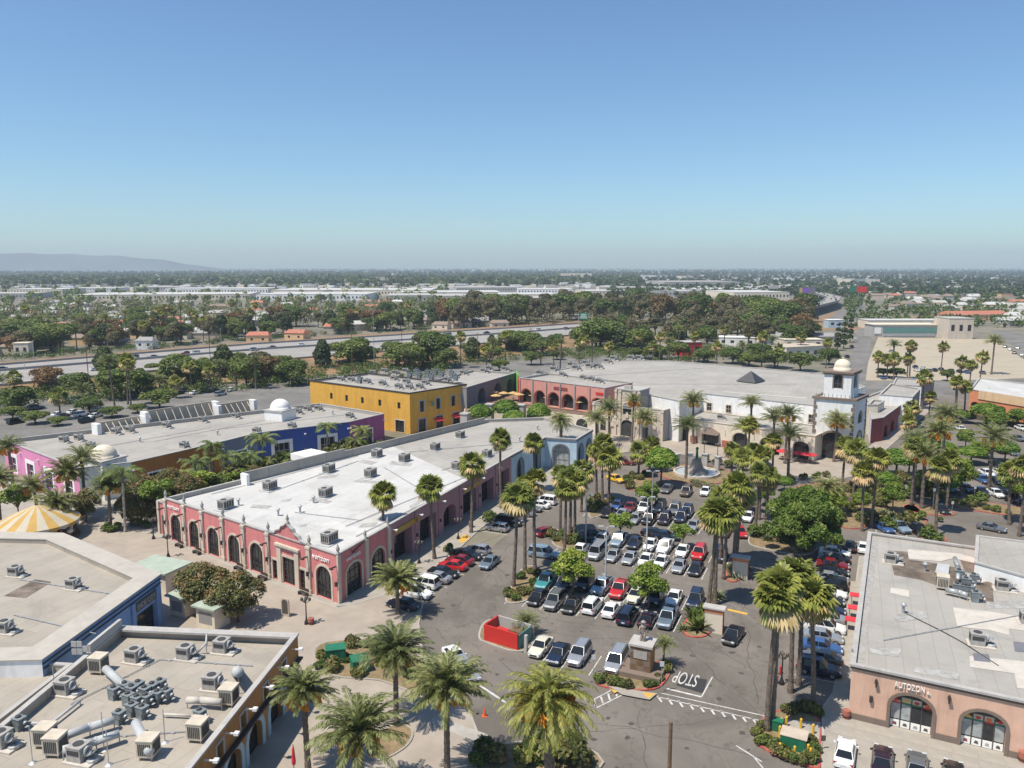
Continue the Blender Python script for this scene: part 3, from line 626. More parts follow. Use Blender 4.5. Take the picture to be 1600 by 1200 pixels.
sp0, sp1 = px([(812, 590)], ZS)[0], px([(946, 606)], ZS)[0]; d_ = Vector(sp1) - Vector(sp0); nn = Vector((-d_.y, d_.x)).normalized() * 14
SB = [sp0, sp1, (sp1[0] + nn.x, sp1[1] + nn.y), (sp0[0] + nn.x, sp0[1] + nn.y)]
sal = shell('salmon_arcade', 'salmon restaurant front with wide arches above a terrace of umbrellas', 'building', SB, ZS, 11.4, 'salmon', 'grey_roof', 'trimgrey', skip=(0,))
F = edge(SB, 0); n = 6; ops = [opening(F.L * (k + .5) / n - 2.0, F.L * (k + .5) / n + 2.0, 4.6, 8.8, 1.8) for k in range(n)]
wall(sal, F, 0, ZS - 0.01, ops, 'salmon', depth=1.2); [window(sal, F, o, 2, 1, 'darkframe', depth=1.15, trim='brickred', tw=0.25) for o in ops]
for k in range(n + 1):
    cm = MB(); cm.tube([F.p(min(max(.2, F.L * k / n), F.L - .2), 0.25, 4.5), F.p(min(max(.2, F.L * k / n), F.L - .2), 0.25, ZS - 0.3)], 0.16); cm.build('column', M['trimgrey'], sal)
sg = MB(); F.box(sg, F.L * .42, F.L * .58, 9.8, 10.6, 0.02, 0.15); sg.build('sign_board', M['maroon'], sal)
sg = MB(); F.box(sg, F.L * .9, F.L * .98, 9.8, 10.5, 0.02, 0.15); sg.build('sign_board', M['redpaint'], sal)
gw = MB(); q = Fac(GB[1], SB[0]); q.box(gw, 0, q.L * .55, 0, 11.4, -0.3, 0); gw.build('green_wall', M['green'], sal); gw = MB(); q.box(gw, q.L * .56, q.L, 0, 10.6, -0.3, 0.05); gw.build('red_wall', M['redpaint'], sal)
ZT = 4.5; M['terracottafloor'] = mat('terracotta terrace floor', (.24, .15, .11), var=.15, scale=1.5)
TP = px([(722, 655), (760, 634), (812, 637), (930, 652), (948, 640), (948, 618), (810, 600), (729, 625)], ZT)
ter = thing('terrace', 'raised dining terrace with a cream front wall, columns and dark railings', 'terrace', (TP[0][0], TP[0][1], 0))
mb = MB(); mb.prism(ccw(TP), 0, ZT - .02); mb.build('terrace_wall', M['cream'], ter); mb = MB(); mb.prism(inset(ccw(TP), .35), ZT - .02, ZT); mb.build('terrace_floor', M['terracottafloor'], ter)
for (a_, b_) in ((0, 1), (1, 2), (2, 3)):
    Fb = Fac(TP[a_], TP[b_]); rl = MB(); Fb.box(rl, 0, Fb.L, ZT + 0.95, ZT + 1.08, -0.4, -0.28)
    k = 0.0
    while k < Fb.L: Fb.box(rl, k, k + 0.07, ZT, ZT + 0.98, -0.37, -0.31); k += 0.35
    rl.build('railing', M['brickred' if a_ == 1 else 'darkframe'], ter)
    n = 3 if a_ == 2 else 1
    if a_ == 2:
        for k in range(n):
            ob = MB(); Fb.ext(ob, opening(Fb.L * (k + .5) / n - 1.8, Fb.L * (k + .5) / n + 1.8, 0.05, 3.6, 1.5), 0.004, 0.03); ob.build('arch_opening', M['glass'], ter)
for xx, yy in ((765, 640), (815, 641), (727, 655)):
    cc = G(xx, yy, ZT); cb = MB(); cb.box((cc.x, cc.y, 3.0), (2.0, 2.0, 6.0), UA); cb.box((cc.x, cc.y, 6.1), (2.4, 2.4, 0.3), UA); cb.build('column', M['trimgrey'], ter)
# ---------------------------------------------------------------- stone front, big hall, low arcade, bell tower
ZST = 8.4
s0, s1_ = px([(926, 628)], ZST)[0], px([(1038, 641)], ZST)[0]; d_ = Vector(s1_) - Vector(s0); nn = Vector((-d_.y, d_.x)).normalized() * 15
ST = [s0, s1_, (s1_[0] + nn.x, s1_[1] + nn.y), (s0[0] + nn.x, s0[1] + nn.y)]
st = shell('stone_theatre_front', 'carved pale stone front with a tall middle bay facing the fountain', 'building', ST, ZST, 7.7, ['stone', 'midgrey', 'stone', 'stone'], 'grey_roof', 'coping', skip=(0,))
F = edge(ST, 0); Ls = F.L
ops = [opening(Ls * .42, Ls * .58, 0.05, 4.6, 1.2), opening(Ls * .12, Ls * .2, 0.8, 3.8), opening(Ls * .72, Ls * .79, 0.3, 3.3), opening(Ls * .725, Ls * .785, 5.0, 7.4), opening(Ls * .44, Ls * .56, 6.0, 9.2, 0.8), opening(Ls * .13, Ls * .19, 5.2, 7.4)]
wall(st, F, 0, ZST, ops, 'stone', top=[(Ls, ZST), (Ls * .66, ZST), (Ls * .66, 12.6), (Ls * .34, 12.6), (Ls * .34, ZST), (0, ZST)])
for k, o in enumerate(ops): window(st, F, o, 2, 2, 'frame' if k != 3 else 'brickred', trim='trim', tw=0.35, glass='vent' if k == 0 else 'glass')
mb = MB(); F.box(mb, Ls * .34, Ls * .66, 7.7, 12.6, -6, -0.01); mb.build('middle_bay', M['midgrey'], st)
mb = MB(); F.box(mb, Ls * .33, Ls * .67, 12.6, 12.95, -6.1, 0.25); F.box(mb, Ls * .45, Ls * .55, 12.95, 13.9, -0.8, 0.1); mb.build('middle_cornice', M['coping'], st)
for t in (.34, .40, .60, .66, .02, .98, .26, .7, .82):
    mb = MB(); top_ = 12.5 if .3 < t < .69 else ZST - .2; F.box(mb, Ls * t - .3, Ls * t + .3, 0, top_, 0, 0.3); F.box(mb, Ls * t - .42, Ls * t + .42, top_ - .5, top_ - .1, 0, 0.42); F.box(mb, Ls * t - .42, Ls * t + .42, 4.7, 5.1, 0, 0.4); mb.build('pilaster', M['trim'], st)
for t, z in ((.3, 5.4), (.37, 3), (.63, 3), (.5, 5.2), (.75, 4.2), (.3, 2.4), (.88, 3), (.88, 5.6)):
    mb = MB(); F.box(mb, Ls * t - .5, Ls * t + .5, z, z + .9, 0, 0.3); F.box(mb, Ls * t - .3, Ls * t + .3, z + .9, z + 1.4, 0, 0.22); mb.build('carved_panel', M['trim'], st)
ZH = 11.0
hp = px([(1062, 628), (1096, 614), (1253, 629), (1400, 640)], ZH)
HB = ccw(px([(1096, 614), (1275, 633), (1352, 604), (1300, 585), (1150, 572), (1040, 563), (950, 563), (832, 585), (952, 604), (1062, 626)], ZH))
hall = shell('market_hall', 'huge flat grey roofed hall with a plain white upper wall', 'building', HB, ZH, ZH - 0.25, 'white', 'grey_roof', 'trimgrey')
Fh = Fac(*px([(1096, 614), (1275, 633)], ZH))
for t in (0.08, 0.26, 0.66, 0.97):
    o = opening(Fh.L * t - .7, Fh.L * t + .7, 6.5, 8.5); ob = MB(); Fh.box(ob, o[0][0] - .18, o[1][0] + .18, 6.35, 8.65, 0.005, 0.12); w_ = ob.build('window', M['trim'], hall)
    gb = MB()
    for a_ in (0, 1):
        for b_ in (0, 1): Fh.box(gb, Fh.L * t - .65 + a_ * .68, Fh.L * t - .03 + a_ * .68, 6.55 + b_ * 1.0, 7.45 + b_ * 1.0, 0.1, 0.135)
    gb.build('pane', M['glass'], w_)
pc = G(1173, 594, ZH + 0.1); pk = MB(); bs = [G(x, y, ZH + .02) for x, y in ((1152, 596), (1180, 597), (1194, 594), (1166, 593))]
cx_ = sum((b for b in bs), Vector()) / 4; r_ = 4.6
pk.lathe([(r_, 0), (0.05, 3.0)], 4, (cx_.x, cx_.y, ZH)); M['pyramid'] = mat('near black skylight', (.045, .045, .05), rough=.5); pk.build('pyramid_skylight', M['pyramid'], hall)
ZA = 6.2
ar0, ar1 = px([(1037, 649)], ZA)[0], px([(1274, 681)], ZA)[0]; d_ = Vector(ar1) - Vector(ar0); nn = Vector((-d_.y, d_.x)).normalized() * 13
AB = [ar0, ar1, (ar1[0] + nn.x, ar1[1] + nn.y), (ar0[0] + nn.x, ar0[1] + nn.y)]
arc = shell('cream_arcade', 'low cream arcade of round arched doorways in front of the white hall', 'building', AB, ZA, ZA - 0.3, 'cream', 'grey_roof', 'trim', skip=(0,))
F = edge(AB, 0); ops = [opening(F.L * t - w, F.L * t + w, 0.05, 4.4, w * .75) for t, w in ((.12, 2.3), (.34, 2.3), (.54, 2.0), (.73, 2.5), (.92, 1.9))]
wall(arc, F, 0, ZA - .01, ops, 'cream', depth=1.0); [window(arc, F, o, 4, 2, 'frame', depth=.95, trim='trim', tw=.3) for o in ops]
for a_, b_ in ((.0, .05), (.2, .25), (.42, .47), (.61, .65), (.82, .86)):
    db = MB(); F.box(db, F.L * a_ + .02, F.L * b_, 0, 1.9, 0, 0.12); db.build('brick_dado', M['brickred'], arc)
cn = MB()                                          # the little tiled canopy over one doorway
u_ = F.L * .34; q = [F.p(u_ - 2.6, 0.05, 3.6), F.p(u_ + 2.6, 0.05, 3.6), F.p(u_ + 2.6, 1.8, 3.2), F.p(u_ - 2.6, 1.8, 3.2), F.p(u_, 0.05, 4.9), F.p(u_, 1.2, 4.6)]
cn.add(q, [(3, 2, 5), (0, 3, 5, 4), (2, 1, 4, 5), (0, 1, 2, 3)]); cn.build('canopy', M['brownstone'], arc)
for t in (.24, .44, .63, .83):
    lm = MB(); F.box(lm, F.L * t - .12, F.L * t + .12, 3.2, 4.6, 0.0, 0.12); lm.build('carved_panel', M['trim'], arc)
# bell tower
tb = G(1336, 722); ZT1 = HT(1336, 722, 624); t0 = xy(G(1272, 619, ZT1)); t1 = xy(G(1337, 624, ZT1)); t2 = xy(G(1355, 616, ZT1)); t3 = (t0[0] + t2[0] - t1[0], t0[1] + t2[1] - t1[1])
TW = [t0, t1, t2, t3]
tow = shell('bell_tower', 'white mission bell tower with a big doorway arch and a domed belfry', 'tower', TW, ZT1, ZT1 - 0.3, 'white', 'grey_roof', 'brownstone', skip=(0, 1), cop=.5, over=.35)
F = edge(TW, 0); Lt = F.L; o = opening(Lt * .22, Lt * .78, 0.05, 6.6, Lt * .27); wall(tow, F, 0, ZT1 - .01, [o], 'white', depth=1.2); window(tow, F, o, 4, 3, 'darkframe', depth=1.1, trim='brownstone', tw=.5, name='doorway')
F1 = edge(TW, 1); o1 = opening(F1.L * .25, F1.L * .75, 0.05, 6.6, F1.L * .25); o2 = opening(F1.L * .35, F1.L * .65, 8.6, 11.4, F1.L * .14); wall(tow, F1, 0, ZT1 - .01, [o1, o2], 'white', depth=.9); window(tow, F1, o1, 3, 3, 'darkframe', depth=.8, trim='brownstone', tw=.3, name='doorway'); window(tow, F1, o2, 2, 2, 'darkframe', trim='brownstone')
for Fq, e in ((F, 0.0), (F, Lt), (F1, F1.L)):
    for k in range(14):
        qb = MB(); w = .55 if k % 2 else .85; z = .3 + k * (ZT1 - 1.2) / 14
        Fq.box(qb, max(0.02, e - w) if e > 1 else 0.02, (e - .02) if e > 1 else w, z, z + (ZT1 - 1.2) / 14 - .18, 0, 0.09); qb.build('quoin_stone', M['brownstone'], tow)
BF = inset(TW, Lt * .17); b0, b1 = BF[0], BF[1]
ZB = min((abs(600 - FPX * (b1[1] * SP + (z - EYE) * CP) / (b1[1] * CP - (z - EYE) * SP) - 582), z) for z in [ZT1 + k * .05 for k in range(40, 260)])[1]
for i in range(4):
    Fb = edge(BF, i); o = opening(Fb.L * .36, Fb.L * .66, ZT1 + 2.0, ZT1 + 5.2, Fb.L * .14)
    wall(tow, Fb, ZT1 - .3, ZB, [o], 'white', name='belfry_wall'); window(tow, Fb, o, 2, 3, 'slate', trim='brownstone', tw=.28, name='belfry_window')
cb = MB(); cb.prism(inset(BF, -.45), ZB - .45, ZB); cb.prism(inset(BF, -.25), ZB - .75, ZB - .46); cb.build('belfry_cornice', M['brownstone'], tow)
bc = Vector((sum(p[0] for p in BF) / 4, sum(p[1] for p in BF) / 4)); dr = (Vector(b1) - Vector(b0)).length * .32
db = MB(); db.lathe([(dr * 1.08, 0), (dr * 1.08, .5), (dr * .98, .6), (dr * .98, 1.0)] + [(dr * .98 * math.cos(t * math.pi / 18), 1.0 + dr * .9 * math.sin(t * math.pi / 18)) for t in range(1, 10)] + [(.15, 1.0 + dr * 1.1)], 20, (bc.x, bc.y, ZB)); db.build('dome', M['cream'], tow, True)
for k in range(10):
    lm = MB(); q = edge(TW, 0); p_ = q.p(Lt * (k + .5) / 10, -.2, 0); lm.tube([(p_[0], p_[1], ZT1), (p_[0], p_[1], ZT1 + .8)], .09, 5); lm.build('roof_post', M['unit'], tow)
# buildings in a line beyond the tower, along the street
def simple(name, label, pts, z, wallm, roofm, zr=None, coping='trimgrey', nwin=(), cat='building', h0=0.05, h1=3.6, **kw):
    P = ccw(px(pts, z)); r = shell(name, label, cat, P, z, z - .5 if zr is None else zr, wallm, roofm, coping, skip=tuple(nwin), **kw)
    wm = wallm if isinstance(wallm, (list, tuple)) else [wallm] * len(P)
    for i, n in (nwin.items() if isinstance(nwin, dict) else ()):
        Fb = edge(P, i); w = min(2.2, Fb.L / n * .34); ops = [opening(Fb.L * (k + .5) / n - w, Fb.L * (k + .5) / n + w, h0, h1, w * .6) for k in range(n)]
        wall(r, Fb, 0, z - .01, ops, wm[i], depth=.5); [window(r, Fb, o, 3, 2, 'darkframe', depth=.45, name='shopfront') for o in ops]
    return r, P
simple('tower_wing', 'small cream wing with a grey roof beside the bell tower', [(1356, 632), (1372, 632), (1382, 626), (1364, 624)], 8.2, 'cream', 'grey_roof', nwin={1: 1})
simple('maroon_shop_row', 'maroon shop row with a grey roof running along the street past the tower', [(1362, 655), (1380, 652), (1436, 612), (1390, 606), (1352, 620)], 6.4, ['maroon', 'maroon', 'white', 'white', 'white'], 'grey_roof', nwin={1: 6})
simple('white_store', 'white box store with a dark roof edge at the end of the tower street', [(1374, 616), (1426, 620), (1438, 607), (1392, 599)], 9.0, ['white', 'midgrey', 'white', 'white'], 'grey_roof')
simple('white_store', 'low white store with a stepped front behind the white box store', [(1395, 600), (1440, 603), (1460, 594), (1400, 590)], 7.0, ['white', 'midgrey', 'white', 'white'], 'grey_roof')
simple('coral_arcade', 'coral store with a peach upper wall and dark arches beyond the palms', [(1516, 608), (1720, 640), (1760, 618), (1530, 590)], 7.5, ['coral', 'coral', 'white', 'coral'], 'white_roof', nwin={0: 9}, h1=3.8)
pb = MB(); Fq = Fac(*px([(1516, 608), (1720, 640)], 7.5)); Fq.box(pb, 3.0, Fq.L, 4.9, 7.45, 0.01, 0.25)
o_ = bpy.data.objects['coral_arcade']; pb.build('upper_wall', M['peach'], o_)
# ---------------------------------------------------------------- food shop at the lower right
ZF = 5.9
f0, f1, f3 = Vector(px([(1331, 1037)], ZF)[0]), Vector(px([(1598, 1094)], ZF)[0]), Vector(px([(1358, 831)], ZF)[0])
tx = (f1 - f0).normalized(); ty = (f3 - f0).normalized(); Lx, Ly = 36.0, (f3 - f0).length
FB = [tuple(f0), tuple(f0 + tx * Lx), tuple(f0 + tx * Lx + ty * Ly), tuple(f3)]
food = shell('food_shop', 'terracotta food shop with two wide poster filled arches and a patched roof', 'building', FB, ZF, 5.45, ['terracotta', 'terracotta', 'tanwall', 'tanwall'], 'grey_roof', 'trimgrey', skip=(0,), cop=.2, over=.18)
F = edge(FB, 0)
def uat2(F, sx, z):
    return min((abs(800 + FPX * F.p(u / 20, 0, z)[0] / (F.p(u / 20, 0, z)[1] * CP - (z - EYE) * SP) - sx), u / 20) for u in range(int(F.L * 20) + 1))[1]
ua, ub, uc, ud = uat2(F, 1390, 1.5), uat2(F, 1456, 1.5), uat2(F, 1502, 1.5), uat2(F, 1570, 1.5)
gap = uc - ua
ops = [opening(ua, ub, 0.05, 3.95, 1.35), opening(uc, ud, 0.05, 3.95, 1.35)] + [opening(ua + gap * k, ub + gap * k, 0.05, 3.95, 1.35) for k in (2, 3)]
wall(food, F, 0, ZF - .01, ops, 'terracotta', depth=.6)
prev = -0.02
for k, o in enumerate(ops):
    w_ = window(food, F, o, 4, 1, 'frame', depth=.55, trim='brownstone', tw=.3, td=.14, name='shopfront')
    u0, u1 = o[0][0], o[1][0]; wd = (u1 - u0) / 4
    for j in range(4):
        dark = (k == 0 and j > 1) or (k == 1 and j == 2)
        pm = MB(); F.box(pm, u0 + j * wd + .08, u0 + (j + 1) * wd - .06, 1.0, 2.6, -.53, -.5); pm.build('pane', M['glass' if dark else 'shopglass'], w_)
        bm_ = MB(); F.box(bm_, u0 + j * wd + .06, u0 + (j + 1) * wd - .05, 0.12, .85, -.53, -.48); bm_.build('poster', M['lettering'], w_)
        bm_ = MB(); F.ext(bm_, [(u0 + j * wd + .25, .35), (u0 + (j + 1) * wd - .25, .3), (u0 + (j + 1) * wd - .3, .6), (u0 + j * wd + .35, .65)], -.48, -.47); bm_.build('poster_print', M[['maroon', 'frame', 'unit', 'frame'][j]], w_)
        hh = [2.95, 3.3, 3.3, 2.95][j]
        pc_ = MB(); F.box(pc_, u0 + j * wd + .06, u0 + (j + 1) * wd - .05, 2.62, hh, -.53, -.49); pc_.build('poster', M['canvaswhite'], w_)
        pc_ = MB(); F.box(pc_, u0 + j * wd + .06, u0 + (j + 1) * wd - .05, 2.6, 2.78, -.49, -.475); pc_.build('poster_band', M['redpaint' if (k + j) % 3 == 0 else 'utilgreen'], w_)
        pc_ = MB(); cu_ = u0 + (j + .5) * wd
        F.ext(pc_, [(cu_ + .24 * math.cos(a_ * math.pi / 4), 2.98 + .15 * math.sin(a_ * math.pi / 4)) for a_ in range(8)], -.49, -.47); pc_.build('poster_print', M[['redpaint', 'yellowpaint', 'redpaint', 'orangecone'][(j + k) % 4]], w_)
    db = MB(); F.box(db, prev + .02, u0 - .3, 0, .75, 0, .12); db.build('stone_dado', M['brownstone'], food); prev = u1 + .3
text(food, F, ua + .2, 4.55, .85, 'AUTOZON', 'lettering', .14, width=(ub - ua) * .72); text(food, F, ua + .3 + (ub - ua) * .74, 4.5, .5, 'e.', 'lettering', .14)
for u in (2.3, uc - 1.2, ud + 2):
    lm = MB(); F.box(lm, u - .06, u + .06, 4.1, 4.9, .05, .3); F.box(lm, u - .14, u + .14, 4.6, 4.75, .05, .5); lm.build('wall_lamp', M['darkframe'], food)
lm = MB(); F.box(lm, 1.8, 2.1, 2.4, 3.0, .02, .3); lm.build('wall_lamp', M['darkframe'], food)
bd = MB(); F.box(bd, -.1, F.L, ZF - .42, ZF - .28, 0, .16); bd.build('dark_band', M['darkframe'], food)
def patch(root, pts, z, m, name='roof_patch'):
    mb = MB(); mb.prism(ccw(px(pts, z)), z - .03, z); return mb.build(name, M[m], root)
zf = 5.45
patch(food, [(1360, 840), (1372, 842), (1350, 1036), (1340, 1034)], zf + .03, 'unit')
patch(food, [(1387, 860), (1418, 862), (1420, 874), (1462, 880), (1500, 888), (1503, 905), (1530, 912), (1550, 906), (1553, 941), (1520, 935), (1466, 915), (1440, 906), (1397, 898), (1393, 880)], zf + .04, 'patch_roof')
patch(food, [(1500, 874), (1522, 880), (1584, 889), (1570, 905), (1545, 902), (1508, 893)], zf + .05, 'patch_roof')
patch(food, [(1418, 858), (1500, 865), (1528, 873), (1528, 881), (1490, 872), (1470, 877), (1420, 873)], zf + .06, 'cream_patch')
patch(food, [(1489, 949), (1550, 956), (1640, 972), (1640, 1000), (1600, 985), (1577, 982), (1577, 992), (1545, 984), (1496, 979)], zf + .05, 'cream_patch')
patch(food, [(1392, 918), (1420, 922), (1421, 933), (1391, 926)], zf + .05, 'cream_patch'); patch(food, [(1515, 1025), (1590, 1032), (1640, 1040), (1640, 1080), (1590, 1075), (1585, 1052), (1516, 1042)], zf + .05, 'cream_patch')
patch(food, [(1465, 880), (1484, 882), (1482, 897), (1461, 894)], zf + .35, 'duct', 'roof_hatch'); patch(food, [(1520, 1020), (1545, 1022), (1548, 1035), (1522, 1032)], zf + .06, 'slate'); patch(food, [(1583, 1002), (1620, 1006), (1620, 1020), (1586, 1017)], zf + .06, 'slate')
mb = MB(); P = px([(1526, 838), (1720, 862), (1720, 935), (1523, 880)], 7.4); mb.prism(ccw(P), 5.3, 7.4, 0, 1); mb.build('upper_block', [M['white'], M['grey_roof']], food)
mb = MB(); mb.ring(inset(ccw(P), -.1), inset(ccw(P), .35), 7.4, 7.6); mb.build('upper_coping', M['trimgrey'], food); mb = MB(); q = Fac(px([(1523, 880)], 7.4)[0], px([(1526, 838)], 7.4)[0]); q = q if q.n.x < 0 else Fac(px([(1526, 838)], 7.4)[0], px([(1523, 880)], 7.4)[0]); q.box(mb, .2, q.L * .8, 5.5, 7.2, .01, .06); mb.build('red_panel', M['redpaint'], food)
# ---------------------------------------------------------------- blue store and tan store at the lower left
M['paleroof'] = mat('pale sloped roof edge', (0.43, 0.395, 0.34), var=.06, dirt=(.27, .245, .215), dirt_amt=.5); ZBL = 6.6
BL = px([(65, 1030), (250, 897), (98, 833), (-330, 826), (-330, 1040)], ZBL)
blue = shell('blue_store', 'blue walled store with a broad beige roof and a slanting parapet', 'building', BL, ZBL, 5.9, ['blue', 'blue', 'white', 'white', 'white'], 'beige_roof', 'paleroof', skip=(0,), par=2.6, cop=.1)
F = edge(BL, 0); Lq = F.L; o = opening(Lq * .73, Lq * .93, .05, 3.6); wall(blue, F, 0, ZBL - .01, [o], 'blue', depth=.5); window(blue, F, o, 3, 2, 'darkframe', depth=.45, name='shopfront')
for d0, z0, z1 in ((.12, 6.0, 6.12), (.16, 5.5, 5.58)):
    bd = MB(); F.box(bd, 0, Lq, z0, z1, 0, d0); bd.build('dark_band', M['darkframe'], blue)
sb = MB(); F.box(sb, Lq * .73, Lq * .93, 4.05, 5.2, .02, .14); sb.build('sign_board', M['frame'], blue); text(blue, F, Lq * .74, 4.3, .95, 'SHOE CITY', 'trimgrey', .2, width=Lq * .18)
for t in (.71, .95): pm = MB(); F.box(pm, Lq * t - .35, Lq * t + .35, 0, 5.4, 0, .22); pm.build('pilaster', M['blue'], blue)
patch(blue, [(55, 905), (80, 909), (40, 934), (6, 931)], 5.94, 'patch_roof')
ZTN = 6.6
TN = px([(190, 1330), (300, 1196), (465, 990), (188, 978), (-190, 1290)], ZTN)
TN = ccw(TN)
i0 = min(range(5), key=lambda i: (Vector(TN[i]) - Vector(px([(300, 1196)], ZTN)[0])).length)
tan = shell('tan_store', 'tan and brown store with a long parapet and a roof crowded with ducts and coolers', 'building', TN, ZTN, 5.6, ['tanwall'] * 5, 'beige_roof', 'coping', skip=(i0,), par=.35, cop=.16)
F = edge(TN, i0); Lq = F.L
ops = [opening(Lq * t - 1.5, Lq * t + 1.5, .05, 3.3, 1.3) for t in (.12, .3, .5, .72, .9)] + [opening(Lq * t - .55, Lq * t + .55, 4.2, 5.6) for t in (.2, .4, .62, .82)]
wall(tan, F, 0, ZTN - .01, ops, 'ochre', depth=.7)
for k, o in enumerate(ops): window(tan, F, o, 2, 2 if k < 5 else 3, 'darkframe', depth=.6, trim='skyblue' if k < 5 else 'trimgrey', tw=.6 if k < 5 else .25)
bd = MB(); F.box(bd, 0, Lq, 3.85, 4.05, 0, .5); bd.build('dark_band', M['darkframe'], tan)
for k in range(6):
    fl = MB(); u = Lq * (k + .5) / 6; F.box(fl, u - .06, u + .06, 5.75, 5.85, 0, .8); F.box(fl, u - .2, u + .2, 5.7, 5.95, .8, 1.2); fl.build('floodlight', M['white'], tan)
q = edge(TN, (i0 + 1) % 5); pb = MB(); q.box(pb, .0, q.L, ZTN - .2, ZTN + .02, -.9, -.36); pb.build('wide_coping', M['coping'], tan)
pb = MB(); q = edge(TN, (i0 + 2) % 5); q.box(pb, .2, 6.0, ZTN, ZTN + .9, -.34, .0); pb.build('raised_parapet', M['coping'], tan)
simple('low_flat_store', 'low flat roofed store squeezed between the blue and tan stores', [(112, 1037), (-60, 1028), (-240, 1180), (-200, 1260), (-20, 1138)], 5.6, 'coping', 'beige_roof', zr=4.7)
# ---------------------------------------------------------------- kiosks, carousel, red enclosure, monument, fountain
def kiosk(label, c, w, d, h, rot, roofm='greenroof', wallm='cream'):
    p = G(*c); r = thing('kiosk', label, 'kiosk', (p.x, p.y, 0), 'market kiosks on the plaza')
    mb = MB(); mb.box((p.x, p.y, h / 2), (w, d, h), rot); mb.build('wall', M[wallm], r)
    mb = MB(); mb.box((p.x, p.y, h + .12), (w + .8, d + .8, .22), rot); mb.build('roof', M[roofm], r)
    mb = MB(); cr, sr = math.cos(rot), math.sin(rot); mb.box((p.x + sr * d / 2 * 1.005, p.y - cr * d / 2 * 1.005, h * .55), (w * .7, .06, h * .5), rot); mb.build('shutter', M['midgrey'], r)
kiosk('wide kiosk with a pale green roof behind the blue store corner', (252, 915), 6.5, 4.2, 3.0, UA - math.pi / 2)
kiosk('small beige kiosk under the left of the two bronzy trees', (290, 958), 2.6, 2.6, 2.7, UA - math.pi / 2)
kiosk('small beige kiosk under the right of the two bronzy trees', (334, 978), 3.0, 2.6, 2.9, UA - math.pi / 2)
p = G(62, 842); r = thing('carousel', 'carousel under a yellow and cream striped tent roof', 'carousel', (p.x, p.y, 0))
mb = MB(); mb.lathe([(6.0, 0), (6.0, .35)], 24, p); mb.build('platform', M['wood'], r)
mb = MB(); mb.lathe([(1.4, .35), (1.4, 4)], 12, p); mb.build('drum', M['maroon'], r)
NS = 24
for k in range(NS):
    a0, a1 = 2 * math.pi * k / NS, 2 * math.pi * (k + 1) / NS
    def rp(rad, a, z): return (p.x + rad * math.cos(a), p.y + rad * math.sin(a), z)
    mb = MB(); mb.add([rp(6.3, a0, 3.2), rp(6.3, a1, 3.2), rp(3.6, a1, 4.55), rp(3.6, a0, 4.55), rp(.3, a0, 5.9), rp(.3, a1, 5.9)], [(0, 1, 2, 3), (3, 2, 5, 4)])
    am = (a0 + a1) / 2; mb.add([rp(6.3, a0, 3.2), rp(6.3, a0, 2.8), rp(6.35, am, 2.55), rp(6.3, a1, 2.8), rp(6.3, a1, 3.2)], [(0, 1, 2, 3, 4)])
    mb.build('roof_panel', M['canvasyellow' if k % 2 else 'canvaswhite'], r)
    if k % 2 == 0:
        mb = MB(); mb.tube([rp(5.2, a0, .35), rp(5.2, a0, 3.3)], .06, 5); mb.build('pole', M['yellowpaint'], r)
        mb = MB(); mb.ball(rp(5.2, a0, 1.4), .55, 8, sz=.7); mb.tube([rp(5.2, a0 + .08, 1.5), rp(5.2, a0 + .16, 2.2)], [.25, .15]); mb.build('ride_horse', M[['white', 'brickred', 'frame'][k % 3]], r)
# red walled enclosure at the end of the nearest car row
e0, e1 = G(757, 1001), G(809, 1017); tx_ = (e1 - e0).normalized(); ang = math.atan2(tx_.y, tx_.x); Le = (e1 - e0).length; ny = Vector((-tx_.y, tx_.x, 0))
r = thing('rubbish_enclosure', 'open topped red walled rubbish enclosure with a teal end', 'enclosure', e0.copy())
def ebox(name, a, b, w, h, m):
    d = (b - a); mb = MB(); c = (a + b) / 2; mb.box((c.x, c.y, h / 2), (d.length, w, h), math.atan2(d.y, d.x)); mb.build(name, M[m], r)
ebox('front_wall', e0, e1, .2, 2.1, 'redpaint'); b0_, b1_ = e0 + ny * 3.0, e1 + ny * 3.0
ebox('side_wall', e0 + ny * .12, b0_, .2, 2.1, 'redpaint'); ebox('back_wall', b0_, b1_, .2, 2.1, 'coping'); ebox('teal_gate', e1 + ny * .12, b1_ - ny * .1, .12, 1.9, 'teal')
mb = MB(); c = (e0 + b1_) / 2; mb.box((c.x - .8, c.y, .75), (1.6, 1.5, 1.3), ang); mb.build('bin', M['redpaint'], r); mb = MB(); mb.box((c.x + 1.2, c.y + .2, .75), (1.6, 1.5, 1.3), ang); mb.build('bin', M['wood'], r)
mb = MB(); c = e1 + ny * 1.5 + tx_ * .2; mb.box((c.x, c.y - 1.6, 1.1), (.35, .35, 2.2), ang); mb.build('pier', M['coping'], r)
# monument: pedestal and standing bronze figure
pm_ = G(1004, 1053); r = thing('monument_pedestal', 'brown stone pedestal with a plaque on a stepped base beside the stop lettering', 'pedestal', pm_.copy()); ra = UA - math.pi / 2
mb = MB(); mb.box((pm_.x, pm_.y, .35), (4.6, 3.4, .7), ra); mb.build('base', M['brownstone'], r)
mb = MB(); mb.box((pm_.x, pm_.y + .3, 2.1), (2.3, 2.0, 2.9), ra); mb.build('shaft', M['ochre'], r)
mb = MB(); mb.box((pm_.x, pm_.y + .3, 3.65), (2.7, 2.4, .25), ra); mb.build('cap', M['coping'], r)
for k in range(4):
    for j in range(3):
        mb = MB(); cr, sr = math.cos(ra), math.sin(ra); lx = -1.15 + .35 + j * .78; mb.box((pm_.x + lx * cr + 1.02 * sr, pm_.y + .3 + lx * sr - 1.02 * cr, .95 + k * .7), (.7, .06, .6), ra); mb.build('stone', M['brownstone' if (j + k) % 2 else 'wood'], r)
